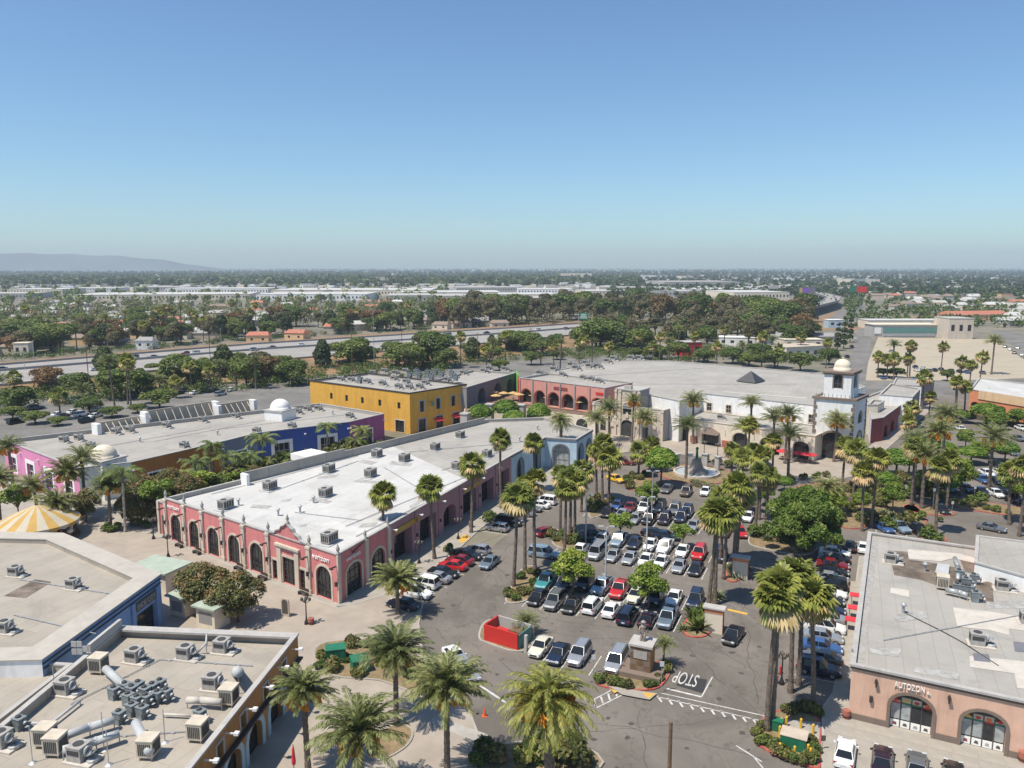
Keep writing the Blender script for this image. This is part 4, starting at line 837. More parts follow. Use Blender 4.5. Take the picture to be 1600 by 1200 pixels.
mb = MB(); mb.box((pm_.x + 1.06 * math.sin(ra), pm_.y + .3 - 1.06 * math.cos(ra), 2.6), (1.5, .08, .9), ra); mb.build('plaque', M['unit'], r)
sm = MB(); zb_ = 3.78; sx_, sy_ = pm_.x, pm_.y + .3
sm.tube([(sx_ - .16, sy_, zb_), (sx_ - .15, sy_, zb_ + .55), (sx_ - .1, sy_, zb_ + 1.05)], [.12, .13, .17], 8); sm.tube([(sx_ + .16, sy_ - .1, zb_), (sx_ + .15, sy_ - .08, zb_ + .55), (sx_ + .1, sy_, zb_ + 1.05)], [.12, .13, .17], 8)
sm.lathe([(.26, 1.0), (.23, 1.25), (.3, 1.6), (.33, 1.78), (.12, 1.88), (.1, 1.98), (.16, 2.06), (.17, 2.2), (.1, 2.34), (.01, 2.37)], 10, (sx_, sy_, zb_), sy=.75)
sm.tube([(sx_ - .32, sy_, zb_ + 1.72), (sx_ - .45, sy_ - .05, zb_ + 1.4), (sx_ - .3, sy_ - .25, zb_ + 1.2)], [.1, .085, .07], 6); sm.tube([(sx_ + .32, sy_, zb_ + 1.72), (sx_ + .48, sy_ - .02, zb_ + 1.38), (sx_ + .52, sy_ - .12, zb_ + 1.0)], [.1, .085, .07], 6)
sm.lathe([(.3, 2.26), (.16, 2.3), (.12, 2.42)], 10, (sx_, sy_, zb_)); sm.lathe([(.4, 0), (.34, .4), (.3, 1.0)], 10, (sx_, sy_ + .1, zb_ - .02), sy=.6)
tag(sm.build('statue', M['statue'], None, True), 'weathered bronze standing figure in a hat on the brown pedestal', 'statue')
# fountain island in front of the stone facade
fc = G(1088, 741); r = thing('fountain', 'round fountain with a curved white basin and a rocky middle before the stone front', 'fountain', fc.copy())
def circ(c, rad, n=36, sx=1.0): return [(c.x + rad * sx * math.cos(2 * math.pi * k / n), c.y + rad * math.sin(2 * math.pi * k / n)) for k in range(n)]
slab('traffic_island', circ(fc, 8.2), .16, 'mulch', 'redkerb')
mb = MB(); mb.ring(circ(fc, 5.0), circ(fc, 4.6), 0, .7); mb.build('basin_wall', M['stone'], r)
mb = MB(); mb.prism(circ(fc, 4.62), 0, .45); mb.build('water', M['water'], r)
mb = MB(); mb.lathe([(3.0, 0), (2.6, .8), (1.6, 1.4), (1.2, 2.4), (.9, 3.4), (.3, 3.6)], 9, fc); mb.build('rock', M['statue'], r)
mb = MB(); mb.tube([(fc.x, fc.y, 3.5), (fc.x, fc.y, 5.6)], [.35, .2], 8); mb.ball((fc.x, fc.y, 5.8), .35); mb.build('figure', M['utilgreen'], r)
for a_ in range(5):
    an = math.pi * (.15 + a_ * .18); c = fc + Vector((math.cos(an) * 5.9, math.sin(an) * 5.9, 0)); mb = MB(); mb.box((c.x, c.y, 1.6), (1.3, .5, 3.2), an + math.pi / 2); mb.box((c.x, c.y, 3.3), (1.6, .8, .25), an + math.pi / 2); mb.build('pier', M['coping'], r)
# ---------------------------------------------------------------- roof equipment
M['fanbox'] = mat('blue grey fan housing', (0.20, 0.225, 0.23), rough=.6, var=.2, scale=1.5)
def unit_proto():
    r = thing('air_conditioner', 'x', 'air conditioner')
    mb = MB(); mb.box((0, 0, .08), (2.6, 1.7, .14)); mb.build('pad', M['cream_patch'], r)
    mb = MB(); mb.box((-.35, 0, .75), (1.35, 1.25, 1.15)); mb.box((-.35, 0, 1.36), (1.42, 1.32, .1)); b = mb.build('casing', M['unit'], r)
    mb = MB(); mb.lathe([(.42, 1.41), (.42, 1.46), (.3, 1.44)], 14, (-.35, 0, 0)); mb.build('fan_grille', M['vent'], b)
    mb = MB(); mb.box((-.35, -.64, .95), (1.1, .04, .4)); mb.box((-1.04, 0, .85), (.04, .9, .6)); mb.build('louvre', M['vent'], b)
    mb = MB(); mb.tube([(.25, 0, .85), (.6, 0, .95), (.85, 0, .8), (.95, 0, .3), (.95, 0, .12)], [.42, .45, .48, .48, .48], 8); mb.build('hood', M['metal'], r)
    return r
def box_proto():
    r = thing('air_conditioner', 'x', 'air conditioner')
    mb = MB(); mb.box((0, 0, .06), (3.2, 2.2, .08)); mb.build('pad', M['duct'], r)
    mb = MB(); mb.box((0, 0, .85), (2.1, 1.35, 1.3)); mb.box((0, 0, 1.54), (2.2, 1.45, .08)); b = mb.build('casing', M['unit'], r)
    mb = MB(); mb.lathe([(.45, 1.58), (.45, 1.63), (.3, 1.61)], 12, (-.4, 0, 0)); mb.build('fan_grille', M['vent'], b)
    mb = MB()
    for k in range(4): mb.box((-.75 + k * .5, -.69, .85), (.34, .03, .85)); mb.box((-1.07, -.45 + k * .3, .85), (.03, .18, .85))
    mb.build('louvre', M['vent'], b); return r
def cooler_proto():
    r = thing('evaporative_cooler', 'x', 'cooler')
    mb = MB(); mb.box((0, 0, 1.0), (1.35, 1.35, 1.4)); mb.box((0, 0, 1.74), (1.45, 1.45, .08))
    for x in (-.5, .5):
        for y in (-.5, .5): mb.box((x, y, .16), (.08, .08, .3))
    b = mb.build('casing', M['beigeunit'], r); mb = MB()
    for k in range(7):
        mb.box((-.48 + k * .16, -.69, 1.0), (.09, .03, 1.0)); mb.box((-.69, -.48 + k * .16, 1.0), (.03, .09, 1.0)); mb.box((.69, -.48 + k * .16, 1.0), (.03, .09, 1.0))
    mb.build('louvre', M['vent'], b); return r
def fan_proto():
    r = thing('exhaust_fan', 'x', 'exhaust fan')
    mb = MB(); mb.box((0, 0, .35), (.75, .75, .7)); mb.build('kerb_box', M['fanbox'], r)
    mb = MB(); mb.box((.1, 0, .95), (.95, .8, .55)); mb.box((.1, 0, 1.25), (1.05, .9, .06)); mb.build('housing', M['fanbox'], r)
    mb = MB(); mb.tube([(.5, .1, .8), (.8, .1, .8), (.95, .1, .45)], .22, 8); mb.build('outlet', M['metal'], r)
    mb = MB(); mb.lathe([(.25, 1.28), (.25, 1.42), (.12, 1.5)], 10); mb.build('cap', M['vent'], r); return r
def vent_proto():
    mb = MB(); mb.tube([(0, 0, 0), (0, 0, 1.0)], .16, 8); mb.lathe([(.34, .95), (.34, 1.1), (.05, 1.3)], 10); o = mb.build('roof_vent', M['metal']); return tag(o, 'x', 'vent')
PU, PB, PC_, PF, PV = unit_proto(), box_proto(), cooler_proto(), fan_proto(), vent_proto()
def equip(proto, pts, z, what, where, group, rot=None, sc=1.0):
    for k, q in enumerate(pts):
        a = rot if rot is not None else ra; c = G(q[0], q[1], z)
        s = sc * (q[2] if len(q) > 2 else 1.0)
        lb = f'{what} on {where}' if len(pts) == 1 else f'{what} on {where}, {ORD[k]} from the camera'
        dup(proto, (c.x, c.y, z), a + R.uniform(-.06, .06), s, lb, group)
near = lambda l: sorted(l, key=lambda q: -q[1])
equip(PB, near([(422, 765), (514, 738), (579, 745), (509, 776), (589, 714), (632, 721), (353, 795), (515, 848)]), 6.2, 'boxy grey air conditioner', 'the white roof', 'air conditioners on the white roof', rot=UA, sc=1.05)
equip(PB, near([(719, 684), (680, 703), (714, 733), (761, 714)]), 6.2, 'boxy air conditioner', 'the grey roof of the pink block', 'air conditioners on the grey roof', rot=UA)
equip(PV, near([(435, 806), (469, 801), (373, 790), (490, 786), (812, 690), (840, 672)]), 6.2, 'metal vent pipe', 'the pink block roof', 'vent pipes on the pink block')
equip(PU, near([(102, 692), (125, 689), (144, 702), (183, 679), (205, 676), (262, 669), (290, 701), (318, 660), (370, 654), (458, 670), (403, 678), (467, 647), (482, 643), (499, 642), (548, 654)]), 6.1, 'small air conditioner', 'the long grey roof of the shop row', 'air conditioners on the shop row', sc=1.1)
equip(PV, near([(219, 691), (340, 680), (520, 648)]), 6.1, 'metal vent pipe', 'the shop row roof', 'vent pipes on the shop row')
equip(PU, near([(534, 596), (550, 597), (575, 600), (599, 603), (624, 608), (641, 609), (657, 608), (666, 602), (636, 600), (617, 595), (584, 586), (602, 583), (619, 586), (635, 583), (700, 597)]), 10.7, 'air conditioner', 'the crowded yellow building roof', 'air conditioners on the yellow building', sc=1.15)
equip(PF, near([(562, 599), (640, 592), (655, 591), (668, 588), (680, 586), (690, 590), (712, 595), (650, 586), (674, 594), (705, 589)]), 10.7, 'round exhaust fan', 'the yellow building roof', 'exhaust fans on the yellow building', sc=1.5)
equip(PU, near([(757, 583), (765, 579), (725, 586), (790, 580)]), 10.1, 'air conditioner', 'the grey arcade roof', 'air conditioners on the arcade', sc=1.2)
equip(PU, near([(867, 581), (894, 574), (901, 579), (917, 571), (922, 576), (935, 576), (950, 568), (960, 564), (987, 563), (1000, 563)]), 10.8, 'dark air conditioner', 'the far left of the hall roof', 'air conditioners on the hall roof', sc=1.4)
equip(PU, near([(844, 586), (880, 589), (912, 594), (925, 596), (937, 599)]), 11.4, 'air conditioner', 'the salmon arcade roof', 'air conditioners on the salmon arcade', sc=1.1)
equip(PU, near([(1017, 627), (1030, 629), (985, 622)]), 7.7, 'air conditioner', 'the stone front roof', 'air conditioners on the stone front', sc=1.2)
equip(PU, near([(1127, 656)]), 5.9, 'small air conditioner', 'the cream arcade roof', 'air conditioners on the cream arcade')
equip(PU, near([(107, 1084), (215, 1034), (295, 1029), (352, 1019), (337, 1076), (130, 1188), (8, 1167)]), 5.6, 'air conditioner with a round fan', 'the tan store roof', 'air conditioners on the tan store', rot=ra + .2)
equip(PC_, near([(155, 1050), (72, 1164), (88, 1178), (233, 1182), (358, 1100), (310, 1155)]), 5.6, 'beige louvred cooler box', 'the tan store roof', 'coolers on the tan store', rot=ra + .3)
equip(PF, near([(195, 1085), (206, 1090), (216, 1083), (226, 1092), (238, 1086), (200, 1102), (214, 1106), (228, 1104), (246, 1098), (260, 1095), (186, 1130), (206, 1118), (222, 1122), (178, 1092), (250, 1080), (30, 1140), (312, 1128)]), 5.6, 'grey fan box', 'the tan store roof', 'exhaust fans on the tan store', sc=.92)
equip(PU, near([(28, 900), (118, 920), (12, 988)]), 5.9, 'round fan air conditioner', 'the blue store roof', 'air conditioners on the blue store', rot=ra + .2, sc=.95)
equip(PU, near([(1395, 880), (1575, 903), (1570, 923), (1532, 1008), (1610, 975)]), 5.45, 'grey air conditioner', 'the patched roof of the food shop', 'air conditioners on the food shop', rot=ra)
equip(PC_, near([(1472, 920)]), 5.45, 'rust stained beige cooler box', 'the brown patch of the food shop roof', 'coolers on the food shop', rot=ra)
equip(PF, near([(1497, 905), (1508, 918), (1520, 912), (1523, 940), (1494, 927), (1505, 929), (1512, 930)]), 5.45, 'exhaust fan', 'the brown patched roof', 'exhaust fans on the food shop')
equip(PV, near([(1411, 958), (1445, 893)]), 5.45, 'thin vent pipe', 'the food shop roof', 'vent pipes on the food shop')
for q in (PU, PB, PC_, PF, PV): kill(q)
def duct(label, pts, z, rad, m='duct', n=8, name='air_duct', cat='duct'):
    P = [G(x, y, z + h) for x, y, h in pts]; r = thing(name, label, cat, (P[0].x, P[0].y, z))
    for i in range(len(P) - 1):
        mb = MB(); mb.tube([P[i], P[i + 1]], rad, n); mb.build('duct_section', M[m], r, True)
    for q in P[1:-1] if len(P) > 2 else P[:1]: mb = MB(); mb.ball(q, rad * 1.05, 8); mb.build('elbow', M[m], r, True)
    for q in P:
        if q.z > z + rad + .1: mb = MB(); mb.tube([(q.x, q.y, z), q], .05, 5); mb.build('support', M['metal'], r)
duct('fat duct from the topmost beige cooler down to the fan cluster', [(165, 1045, .9), (192, 1070, .9), (197, 1078, .6)], 5.6, .38)
duct('long duct from the lower left cooler to the fan cluster', [(82, 1157, .9), (140, 1136, .9), (178, 1125, .9)], 5.6, .36)
duct('long bright duct parallel below it from the second lower left cooler', [(98, 1172, .9), (150, 1158, .9), (186, 1146, .9)], 5.6, .36)
duct('thick bright duct running down to the bottom cooler', [(233, 1172, .9), (212, 1130, .9)], 5.6, .42)
duct('pale manifold duct with curved branches beside the parapet cooler', [(346, 1097, .8), (315, 1094, .8), (292, 1094, .8)], 5.6, .33, 'cream_patch')
duct('thin pale pipe from the fan cluster towards the parapet', [(256, 1116, .35), (300, 1118, .35), (310, 1125, .6)], 5.6, .12, 'cream_patch')
duct('railed pale pipe on the roof below the long parapet', [(125, 1095, .4), (80, 1130, .4), (38, 1130, .4)], 5.6, .13)
duct('tall grey tank duct standing near the right parapet', [(370, 1050, 0), (372, 1050, 2.2)], 5.6, .55)
duct('bent pale pipe climbing over the back parapet', [(308, 1020, .2), (322, 1005, 1.2), (323, 990, 1.4)], 5.6, .1)
duct('large grey duct on the brown patch of the food shop roof', [(1478, 921, .7), (1500, 926, .7), (1512, 930, .7)], 5.45, .32, 'metal')
duct('grey duct running up the brown patch of the food shop roof', [(1497, 905, .7), (1497, 885, .7), (1492, 872, .5)], 5.45, .28, 'metal')
duct('dark conduit crossing the food shop roof', [(1415, 958, .08), (1470, 985, .08), (1505, 1004, .08), (1560, 1040, .08)], 5.45, .05, 'vent', 5)
for k, (x, y, h) in enumerate(((51, 1192, 3.2), (258, 1160, 3.0), (163, 1172, 3.4), (86, 1082, 2.6), (170, 1195, 3.0))):
    c = G(x, y, 5.6); mb = MB(); mb.tube([(c.x, c.y, 5.6), (c.x, c.y, 5.6 + h)], .04, 5); mb.lathe([(.35, 0), (.1, .15)], 8, (c.x, c.y, 5.6))
    tag(mb.build('antenna_mast', M['metal']), f'thin metal mast on the tan store roof, {ORD[k]} in line', 'mast', 'masts on the tan store roof')
c = G(126, 1024, 6.6); mb = MB(); r = thing('rooftop_lattice', 'small white lattice frame on the parapet between the two stores', 'frame', (c.x, c.y, 6.6))
for dx, dz in ((0, 0), (0, .8), (.8, 0), (.8, .8), (1.6, .3)): mb.box((c.x + dx * .7 - .6, c.y, 6.6 + dz + .4), (.5, .08, .6))
mb.build('lattice', M['coping'], r)

M['stain'] = mat('grey ponding stain', (.37, .36, .335), var=.25, scale=1.2, dirt=(.27, .26, .24), dirt_amt=.7, dirt_scale=.8)
for q in ([(488, 778), (520, 783), (512, 787), (482, 782)], [(500, 744), (530, 741), (524, 746), (495, 748)], [(566, 718), (590, 722), (580, 726), (560, 722)], [(612, 720), (645, 724), (640, 729), (608, 725)], [(566, 818), (590, 816), (584, 823), (560, 824)], [(560, 749), (600, 752), (590, 756), (552, 753)], [(440, 781), (456, 779), (452, 783), (438, 784)], [(470, 820), (482, 818), (478, 822), (466, 823)], [(640, 790), (672, 772), (668, 778), (640, 797)], [(395, 788), (425, 790), (418, 795), (390, 793)]): patch(pink, q, 6.225, 'stain')
for a, b in (((556, 838), (700, 768)), ((540, 822), (735, 742)), ((420, 770), (560, 720)), ((600, 730), (650, 760)), ((460, 800), (560, 812)), ((690, 735), (800, 700)), ((640, 706), (820, 690)), ((330, 772), (560, 712))):
    pa, pb_ = G(*a, 6.32), G(*b, 6.32); mb = MB(); mb.tube([pa, pb_], .06, 5)
    for t in (.1, .35, .6, .85): q = pa.lerp(pb_, t); mb.box((q.x, q.y, 6.25), (.3, .3, .1))
    o = mb.build('roof_conduit', M['metal'], pink); o['kind'] = 'stuff'
for z_, root_, L_ in ((6.12, longb, (((150, 700), (330, 668)), ((240, 690), (420, 655)), ((330, 672), (540, 648)))), (10.72, yel, (((540, 598), (640, 588)), ((600, 606), (690, 590)))), (10.78, hall, (((880, 590), (1100, 575)), ((1000, 600), (1250, 600)), ((1130, 612), (1260, 622)))), (5.62, tan, (((110, 1100), (250, 1030)), ((250, 1030), (395, 1040)), ((180, 1150), (330, 1140)))), (5.92, blue, (((30, 905), (190, 930)), (((20, 960), (150, 990))))), (5.47, food, (((1380, 1000), (1600, 960)),))):
    for a, b in L_:
        pa, pb_ = G(*a, z_ + .1), G(*b, z_ + .1); mb = MB(); mb.tube([pa, pb_], .05, 5)
        for t in (.1, .35, .6, .85): q = pa.lerp(pb_, t); mb.box((q.x, q.y, z_ + .04), (.25, .25, .1))
        mb.build('roof_conduit', M['metal'], root_)['kind'] = 'stuff'
for q, nm in (([(1395, 960), (1440, 955), (1450, 966), (1400, 972)], 'stain'), ([(1540, 940), (1600, 938), (1600, 950), (1545, 950)], 'stain'), ([(1360, 1010), (1410, 1014), (1404, 1026), (1358, 1020)], 'stain'), ([(1430, 1040), (1500, 1052), (1496, 1062), (1428, 1050)], 'stain'), ([(1570, 890), (1610, 895), (1600, 925), (1560, 915)], 'patch_roof')): patch(food, q, zf + .037, nm)
# ---------------------------------------------------------------- plants
rng = np.random.default_rng(11)
def npmesh(name, verts, quads, mats, mi=None):
    me = bpy.data.meshes.new(name); nv, nf = len(verts), len(quads); k = quads.shape[1]
    me.vertices.add(nv); me.vertices.foreach_set('co', np.ascontiguousarray(verts, dtype=np.float32).ravel())
    me.loops.add(nf * k); me.loops.foreach_set('vertex_index', np.ascontiguousarray(quads, dtype=np.int32).ravel())
    me.polygons.add(nf); me.polygons.foreach_set('loop_start', np.arange(nf, dtype=np.int32) * k)
    for m in mats: me.materials.append(m)
    if mi is not None: me.polygons.foreach_set('material_index', np.ascontiguousarray(mi, dtype=np.int32))
    me.update(calc_edges=True); me.validate(); return me
def unit(v): return v / np.maximum(1e-9, np.linalg.norm(v, axis=-1, keepdims=True))
def leafquads(p, n, size, elong=1.6, jit=0.6):
    N = len(p); n = unit(n + rng.normal(0, jit, (N, 3))); t = unit(np.cross(n, rng.normal(0, 1, (N, 3)))); b = np.cross(n, t)
    s = size * rng.uniform(.7, 1.3, (N, 1)); L = t * s * elong / 2; B = b * s / 2
    bend = n * s * .18
    v = np.stack([p - L - bend, p - B * .9 + L * .1, p + L - bend, p + B * .9 + L * .1], 1).reshape(-1, 3)
    return v, np.arange(N * 4).reshape(N, 4)
def blobs(spec, n, size, shell=.28, jit=.6, elong=1.6, flat=1.0):
    spec = np.array(spec, float); w = spec[:, 3] ** 2; idx = rng.choice(len(spec), n * 2, p=w / w.sum())
    d = unit(rng.normal(0, 1, (n * 2, 3))); d[:, 2] = np.where(d[:, 2] < -.35, -d[:, 2], d[:, 2])
    r = spec[idx, 3] * (1 - shell * rng.random(n * 2) ** 1.5) * rng.uniform(.93, 1.07, n * 2)
    p = spec[idx, :3] + d * r[:, None] * np.array([1, 1, flat])
    q = np.min(np.stack([np.linalg.norm((p - s[:3]) / np.array([1, 1, flat]), axis=1) / s[3] for s in spec]), axis=0)
    keep = q > .62; p, d = p[keep][:n], d[keep][:n]
    return leafquads(p, d + np.array([0, 0, .3]), size, elong, jit)
def limbs(mb, h, tips, r0, fork=.5, rng_=R):
    b = Vector((0, 0, 0)); f = Vector((0, 0, h * fork)); mb.tube([b, f * .5 + Vector((r0 * .3, 0, 0)), f], [r0, r0 * .8, r0 * .7], 7)
    for t in tips:
        t = Vector(t); m = f.lerp(t, .55) + Vector((0, 0, (t.z - f.z) * .12)); mb.tube([f - Vector((0, 0, .1)), m, t], [r0 * .6, r0 * .35, r0 * .1], 5)
def tree_proto(name, cat, spec, nleaf, size, leaf, h, r0, bark='bark', fork=.5, shell=.28, jit=.6, elong=1.6, flat=1.0, core=None):
    r = thing(name, 'x', cat); mb = MB(); limbs(mb, h, [(s[0] * .9, s[1] * .9, s[2]) for s in spec], r0, fork); mb.build('trunk', M[bark], r, True)
    v, q = blobs(spec, nleaf, size, shell, jit, elong, flat)
    link('crown', npmesh('crown', v, q, [leaf]), r); return r
def ring_spec(h, R0, n, r, zj=.12, top=True, seed=0):
    rr = random.Random(seed); out = []
    for k in range(n):
        a = 2 * math.pi * k / n + rr.uniform(-.3, .3); d = R0 * rr.uniform(.75, 1.1); out.append((d * math.cos(a), d * math.sin(a), h * (1 + rr.uniform(-zj, zj)), r * rr.uniform(.8, 1.2)))
    if top: out.append((rr.uniform(-.3, .3), rr.uniform(-.3, .3), h + r * .55, r * 1.15))
    return out
HOLD = []
def reg(p): HOLD.append(p); return p
# --- palms: each is trunk, crown and (dates) fruit stalks; trunk is 10 m tall in the pattern
def palm_trunk(r, r0, r1, m, lean=0.0, rings=False, boots=False):
    mb = MB(); n = 22; pts = []; rad = []
    for i in range(n + 1):
        t = i / n; pts.append((lean * t * t, lean * .4 * math.sin(t * 3), 10 * t)); rad.append((r0 + (r1 - r0) * t) * (1.35 - .35 * min(1, t * 8)) * (1 + (.09 if i % 2 else -.05)))
    mb.tube(pts, rad, 9); return mb.build('trunk', M[m], r, False)
def fan_crown(n=46, dead=26, seed=0, rad=2.2, nb=9):
    rr = np.random.default_rng(seed); V, Q, MI = [], [], []
    def leaf(d, L, droop, mi, w=.95):
        d = d / np.linalg.norm(d); side = np.cross(d, [0, 0, 1]); side = side / max(1e-6, np.linalg.norm(side)); up = np.cross(side, d)
        pet = L * .42; hub = d * pet
        for j in range(nb):
            a = (j / (nb - 1) - .5) * 2.5 * w; dirj = d * math.cos(a) + side * math.sin(a); ln = L * .62 * (1 - .18 * abs(a)); mid = hub + dirj * ln * .6 + up * .06 * L * math.cos(a * 2)
            tip = hub + dirj * ln + np.array([0, 0, -droop * ln * (.25 + .3 * abs(a))]); wv = np.cross(dirj, up) * L * .085 * 9 / nb
            k = len(V); V.extend([hub, mid - wv, tip, mid + wv]); Q.append((k, k + 1, k + 2, k + 3)); MI.append(mi)
        k = len(V); s_ = side * .035; V.extend([-s_, hub - s_, hub + s_, s_]); Q.append((k, k + 1, k + 2, k + 3)); MI.append(mi)
    for i in range(n):
        z = rr.uniform(-.5, 1.0) ; a = i * 2.39996 + rr.uniform(-.3, .3); c = math.sqrt(max(0, 1 - z * z)); leaf(np.array([c * math.cos(a), c * math.sin(a), z]), rad * rr.uniform(.85, 1.1), .5 + (1 - z) * .5, 1 if z < -.1 and rr.random() < .45 else 0)
    for i in range(dead):
        z = rr.uniform(-1.0, -.45); a = i * 2.39996 + rr.uniform(-.4, .4); c = math.sqrt(max(0, 1 - z * z)); leaf(np.array([c * math.cos(a), c * math.sin(a), z]), rad * rr.uniform(.6, .95), 1.0, 1 if rr.random() < .85 else 0, .6)
    return np.array(V), np.array(Q), MI
def fan_palm(seed, lean, n=46, dead=26, rad=2.2, bark='palmbark'):
    r = thing('fan_palm', 'x', 'palm tree'); palm_trunk(r, .27, .19, bark, lean)
    v, q, mi = fan_crown(n, dead, seed, rad); c = link('crown', npmesh('crown', v, q, [L_fan, L_dead], mi), r); c.location = (lean, lean * .056, 10.1); return reg(r)
def feather_crown(nf, L, elev0, elev1, leafm, seed, nl=22, wl=.55, arch=1.0, wid=.045):
    rr = np.random.default_rng(seed); V, Q = [], []
    for i in range(nf):
        t = i / nf; el = elev0 + (elev1 - elev0) * t ** .9 + rr.uniform(-.12, .12); a = i * 2.39996 + rr.uniform(-.2, .2); l = L * rr.uniform(.85, 1.08) * (.8 if t < .12 else 1)
        hd = np.array([math.cos(a), math.sin(a), 0]); p = np.array([0, 0, .0]); e = el; step = l / 9; pts = [p.copy()]
        for k in range(9):
            p = p + (hd * math.cos(e) + np.array([0, 0, 1]) * math.sin(e)) * step; e -= arch * (.05 + .022 * k) * (1.25 if el > .3 else .8); pts.append(p.copy())
        pts = np.array(pts); side = np.array([-math.sin(a), math.cos(a), 0])
        for k in range(9):
            w = .05 * (1 - k / 9) + .012; b = len(V); V.extend([pts[k] - side * w, pts[k] + side * w, pts[k + 1] + side * w * .8, pts[k + 1] - side * w * .8]); Q.append((b, b + 1, b + 2, b + 3))
        for j in range(nl):
            s = .14 + .86 * j / nl; x = s * 9; k = min(8, int(x)); pp = pts[k] + (pts[k + 1] - pts[k]) * (x - k); dr = pts[k + 1] - pts[k]; dr = dr / np.linalg.norm(dr); up = np.cross(dr, side) * -1
            ll = wl * (math.sin(math.pi * min(1, .18 + s * .78)) * .8 + .3) * rr.uniform(.85, 1.15)
            for sg in (-1, 1):
                dl = unit(side * sg * .75 + dr * .75 + up * rr.uniform(.05, .4)); tip = pp + dl * ll + np.array([0, 0, -.12 * ll]); wv = dr * wid
                b = len(V); V.extend([pp - wv, pp + dl * ll * .5 - wv * 1.1, tip, pp + dl * ll * .5 + wv * 1.1]); Q.append((b, b + 1, b + 2, b + 3))
    return np.array(V), np.array(Q)
def fruit(r, n, L, m, seed, z=10.0, drop=1.0):
    rr = random.Random(seed)
    for i in range(n):
        a = 2 * math.pi * i / n + rr.uniform(-.3, .3); mb = MB(); base = Vector((0, 0, 0)); k = Vector((math.cos(a) * L * .62, math.sin(a) * L * .62, .1)); mb.tube([base, k * .6 + Vector((0, 0, .3)), k], .05, 4)
        for j in range(46):
            e = k + Vector((rr.gauss(0, .25), rr.gauss(0, .25), -L * rr.uniform(.15, .8) * drop)) + k.normalized() * rr.uniform(-.05, .35); mb.tube([k, k.lerp(e, .5) + k.normalized() * .12, e], [.05, .06, .085], 3)
        o = mb.build('fruit_stalk', M[m], r); o.location = (0, 0, z)
def date_palm(seed, nf=62, L=3.6, leaf=None, fr='datefruitgold', nfr=5, trunk=('palmbark', .3, .24), el=(1.47, -.02), nl=20, wl=.6, arch=.85, wid=.075, name='date_palm'):
    r = thing(name, 'x', 'palm tree'); palm_trunk(r, trunk[1], trunk[2], trunk[0])
    v, q = feather_crown(nf, L, el[0], el[1], leaf or L_date, seed, nl, wl, arch, wid); c = link('crown', npmesh('crown', v, q, [leaf or L_date]), r); c.location = (0, 0, 10)
    sk = MB(); sk.lathe([(trunk[2] * 1.1, -1.1), (trunk[2] * 1.7, -.4), (trunk[2] * 1.9, .1), (trunk[2], .5)], 9); s = sk.build('boss', M['palmbark'], r); s.location = (0, 0, 10)
    if nfr: fruit(r, nfr, L * .5, fr, seed, 9.75)
    return reg(r)
def putpalm(p, base, h, rz, sc, label, group):
    o = dup(p, base, rz, sc, label, group); o.rotation_euler = (R.gauss(0, .025), R.gauss(0, .025), rz); kc = R.uniform(.9, 1.14) * KCROWN
    for ch in o.children:
        nm = ch.name.split('.')[0]
        if nm == 'trunk': ch.scale = (1, 1, h / sc / 10)
        else: ch.location.z = h / sc + (.1 if nm == 'crown' else 0)
        if nm == 'crown': ch.scale = (kc, kc, kc * R.uniform(.9, 1.12)); ch.rotation_euler = (R.gauss(0, .1), R.gauss(0, .1), R.uniform(0, 6.28))
    return o
FANS = [fan_palm(1, .15, 58, 40, 2.45), fan_palm(2, -.25, 50, 60, 2.45), fan_palm(3, .5, 54, 34, 2.4), fan_palm(13, -.1, 62, 14, 2.2), fan_palm(14, .3, 40, 80, 2.3)]
FARFAN = [fan_palm(4, .1, 30, 18, 2.7)]
DATES = [date_palm(5), date_palm(6, nfr=6, fr='datefruit'), date_palm(7, 58, 3.8, nfr=5)]
MIDDATE = [date_palm(8, 44, 3.5, nfr=4, fr='datefruit', nl=14, wid=.07), date_palm(9, 44, 3.5, nfr=0, nl=14, wid=.07)]
CANARY = date_palm(10, 84, 4.2, L_canary, None, 0, ('palmbark', .45, .4), (1.45, -.75), 20, .55, 1.25, .085, 'canary_palm')
fruit(CANARY, 10, 3.3, 'datefruit', 4, 10.75, .4)
CANARYG = date_palm(12, 80, 3.6, L_date, 'datefruit', 0, ('palmbark', .4, .35), (1.4, -.7), 18, .5, 1.1, .06, 'canary_palm')
KINGS = [date_palm(11, 19, 2.7, L_king, nfr=0, trunk=('palebark', .16, .13), el=(1.1, -.15), nl=18, wl=.6, arch=1.25, wid=.06, name='king_palm')]
KCROWN = 1.08
# (pattern, crown px, base px or None with height, label)
def pl(p, crown, base, label, group, sc=1.0, h=None):
    if base is not None: b = G(*base); hh = HT(base[0], base[1], crown[1]) if h is None else h
    else: hh = h; b = G(crown[0], crown[1], hh)
    putpalm(p, (b.x, b.y, 0), hh, R.uniform(0, 6.28), sc, label, group)
gF, gD = 'tall fan palms around the car park', 'feathery date palms with fruit'
pl(DATES[0], (691, 1078), (699, 1215), 'date palm on the plaza beside the white stop line, full trunk showing', gD, .98)
pl(DATES[2], (612, 1025), (619, 1130), 'date palm standing over the planter with the green boxes', gD, .95)
pl(DATES[1], (470, 1085), (482, 1210), 'date palm with heavy golden fruit beside the tan store wall', gD, .95)
pl(DATES[2], (562, 1152), None, 'date palm at the bottom edge in the middle of the plaza', gD, 1.0, 6.5)
pl(DATES[1], (615, 910), (622, 960), 'date palm at the corner of the pink block beside the parked white van', gD, .95)
pl(CANARY, (863, 1098), None, 'broad drooping palm with bright orange fruit at the bottom edge', 'canary palms', 1.0, 10.5)
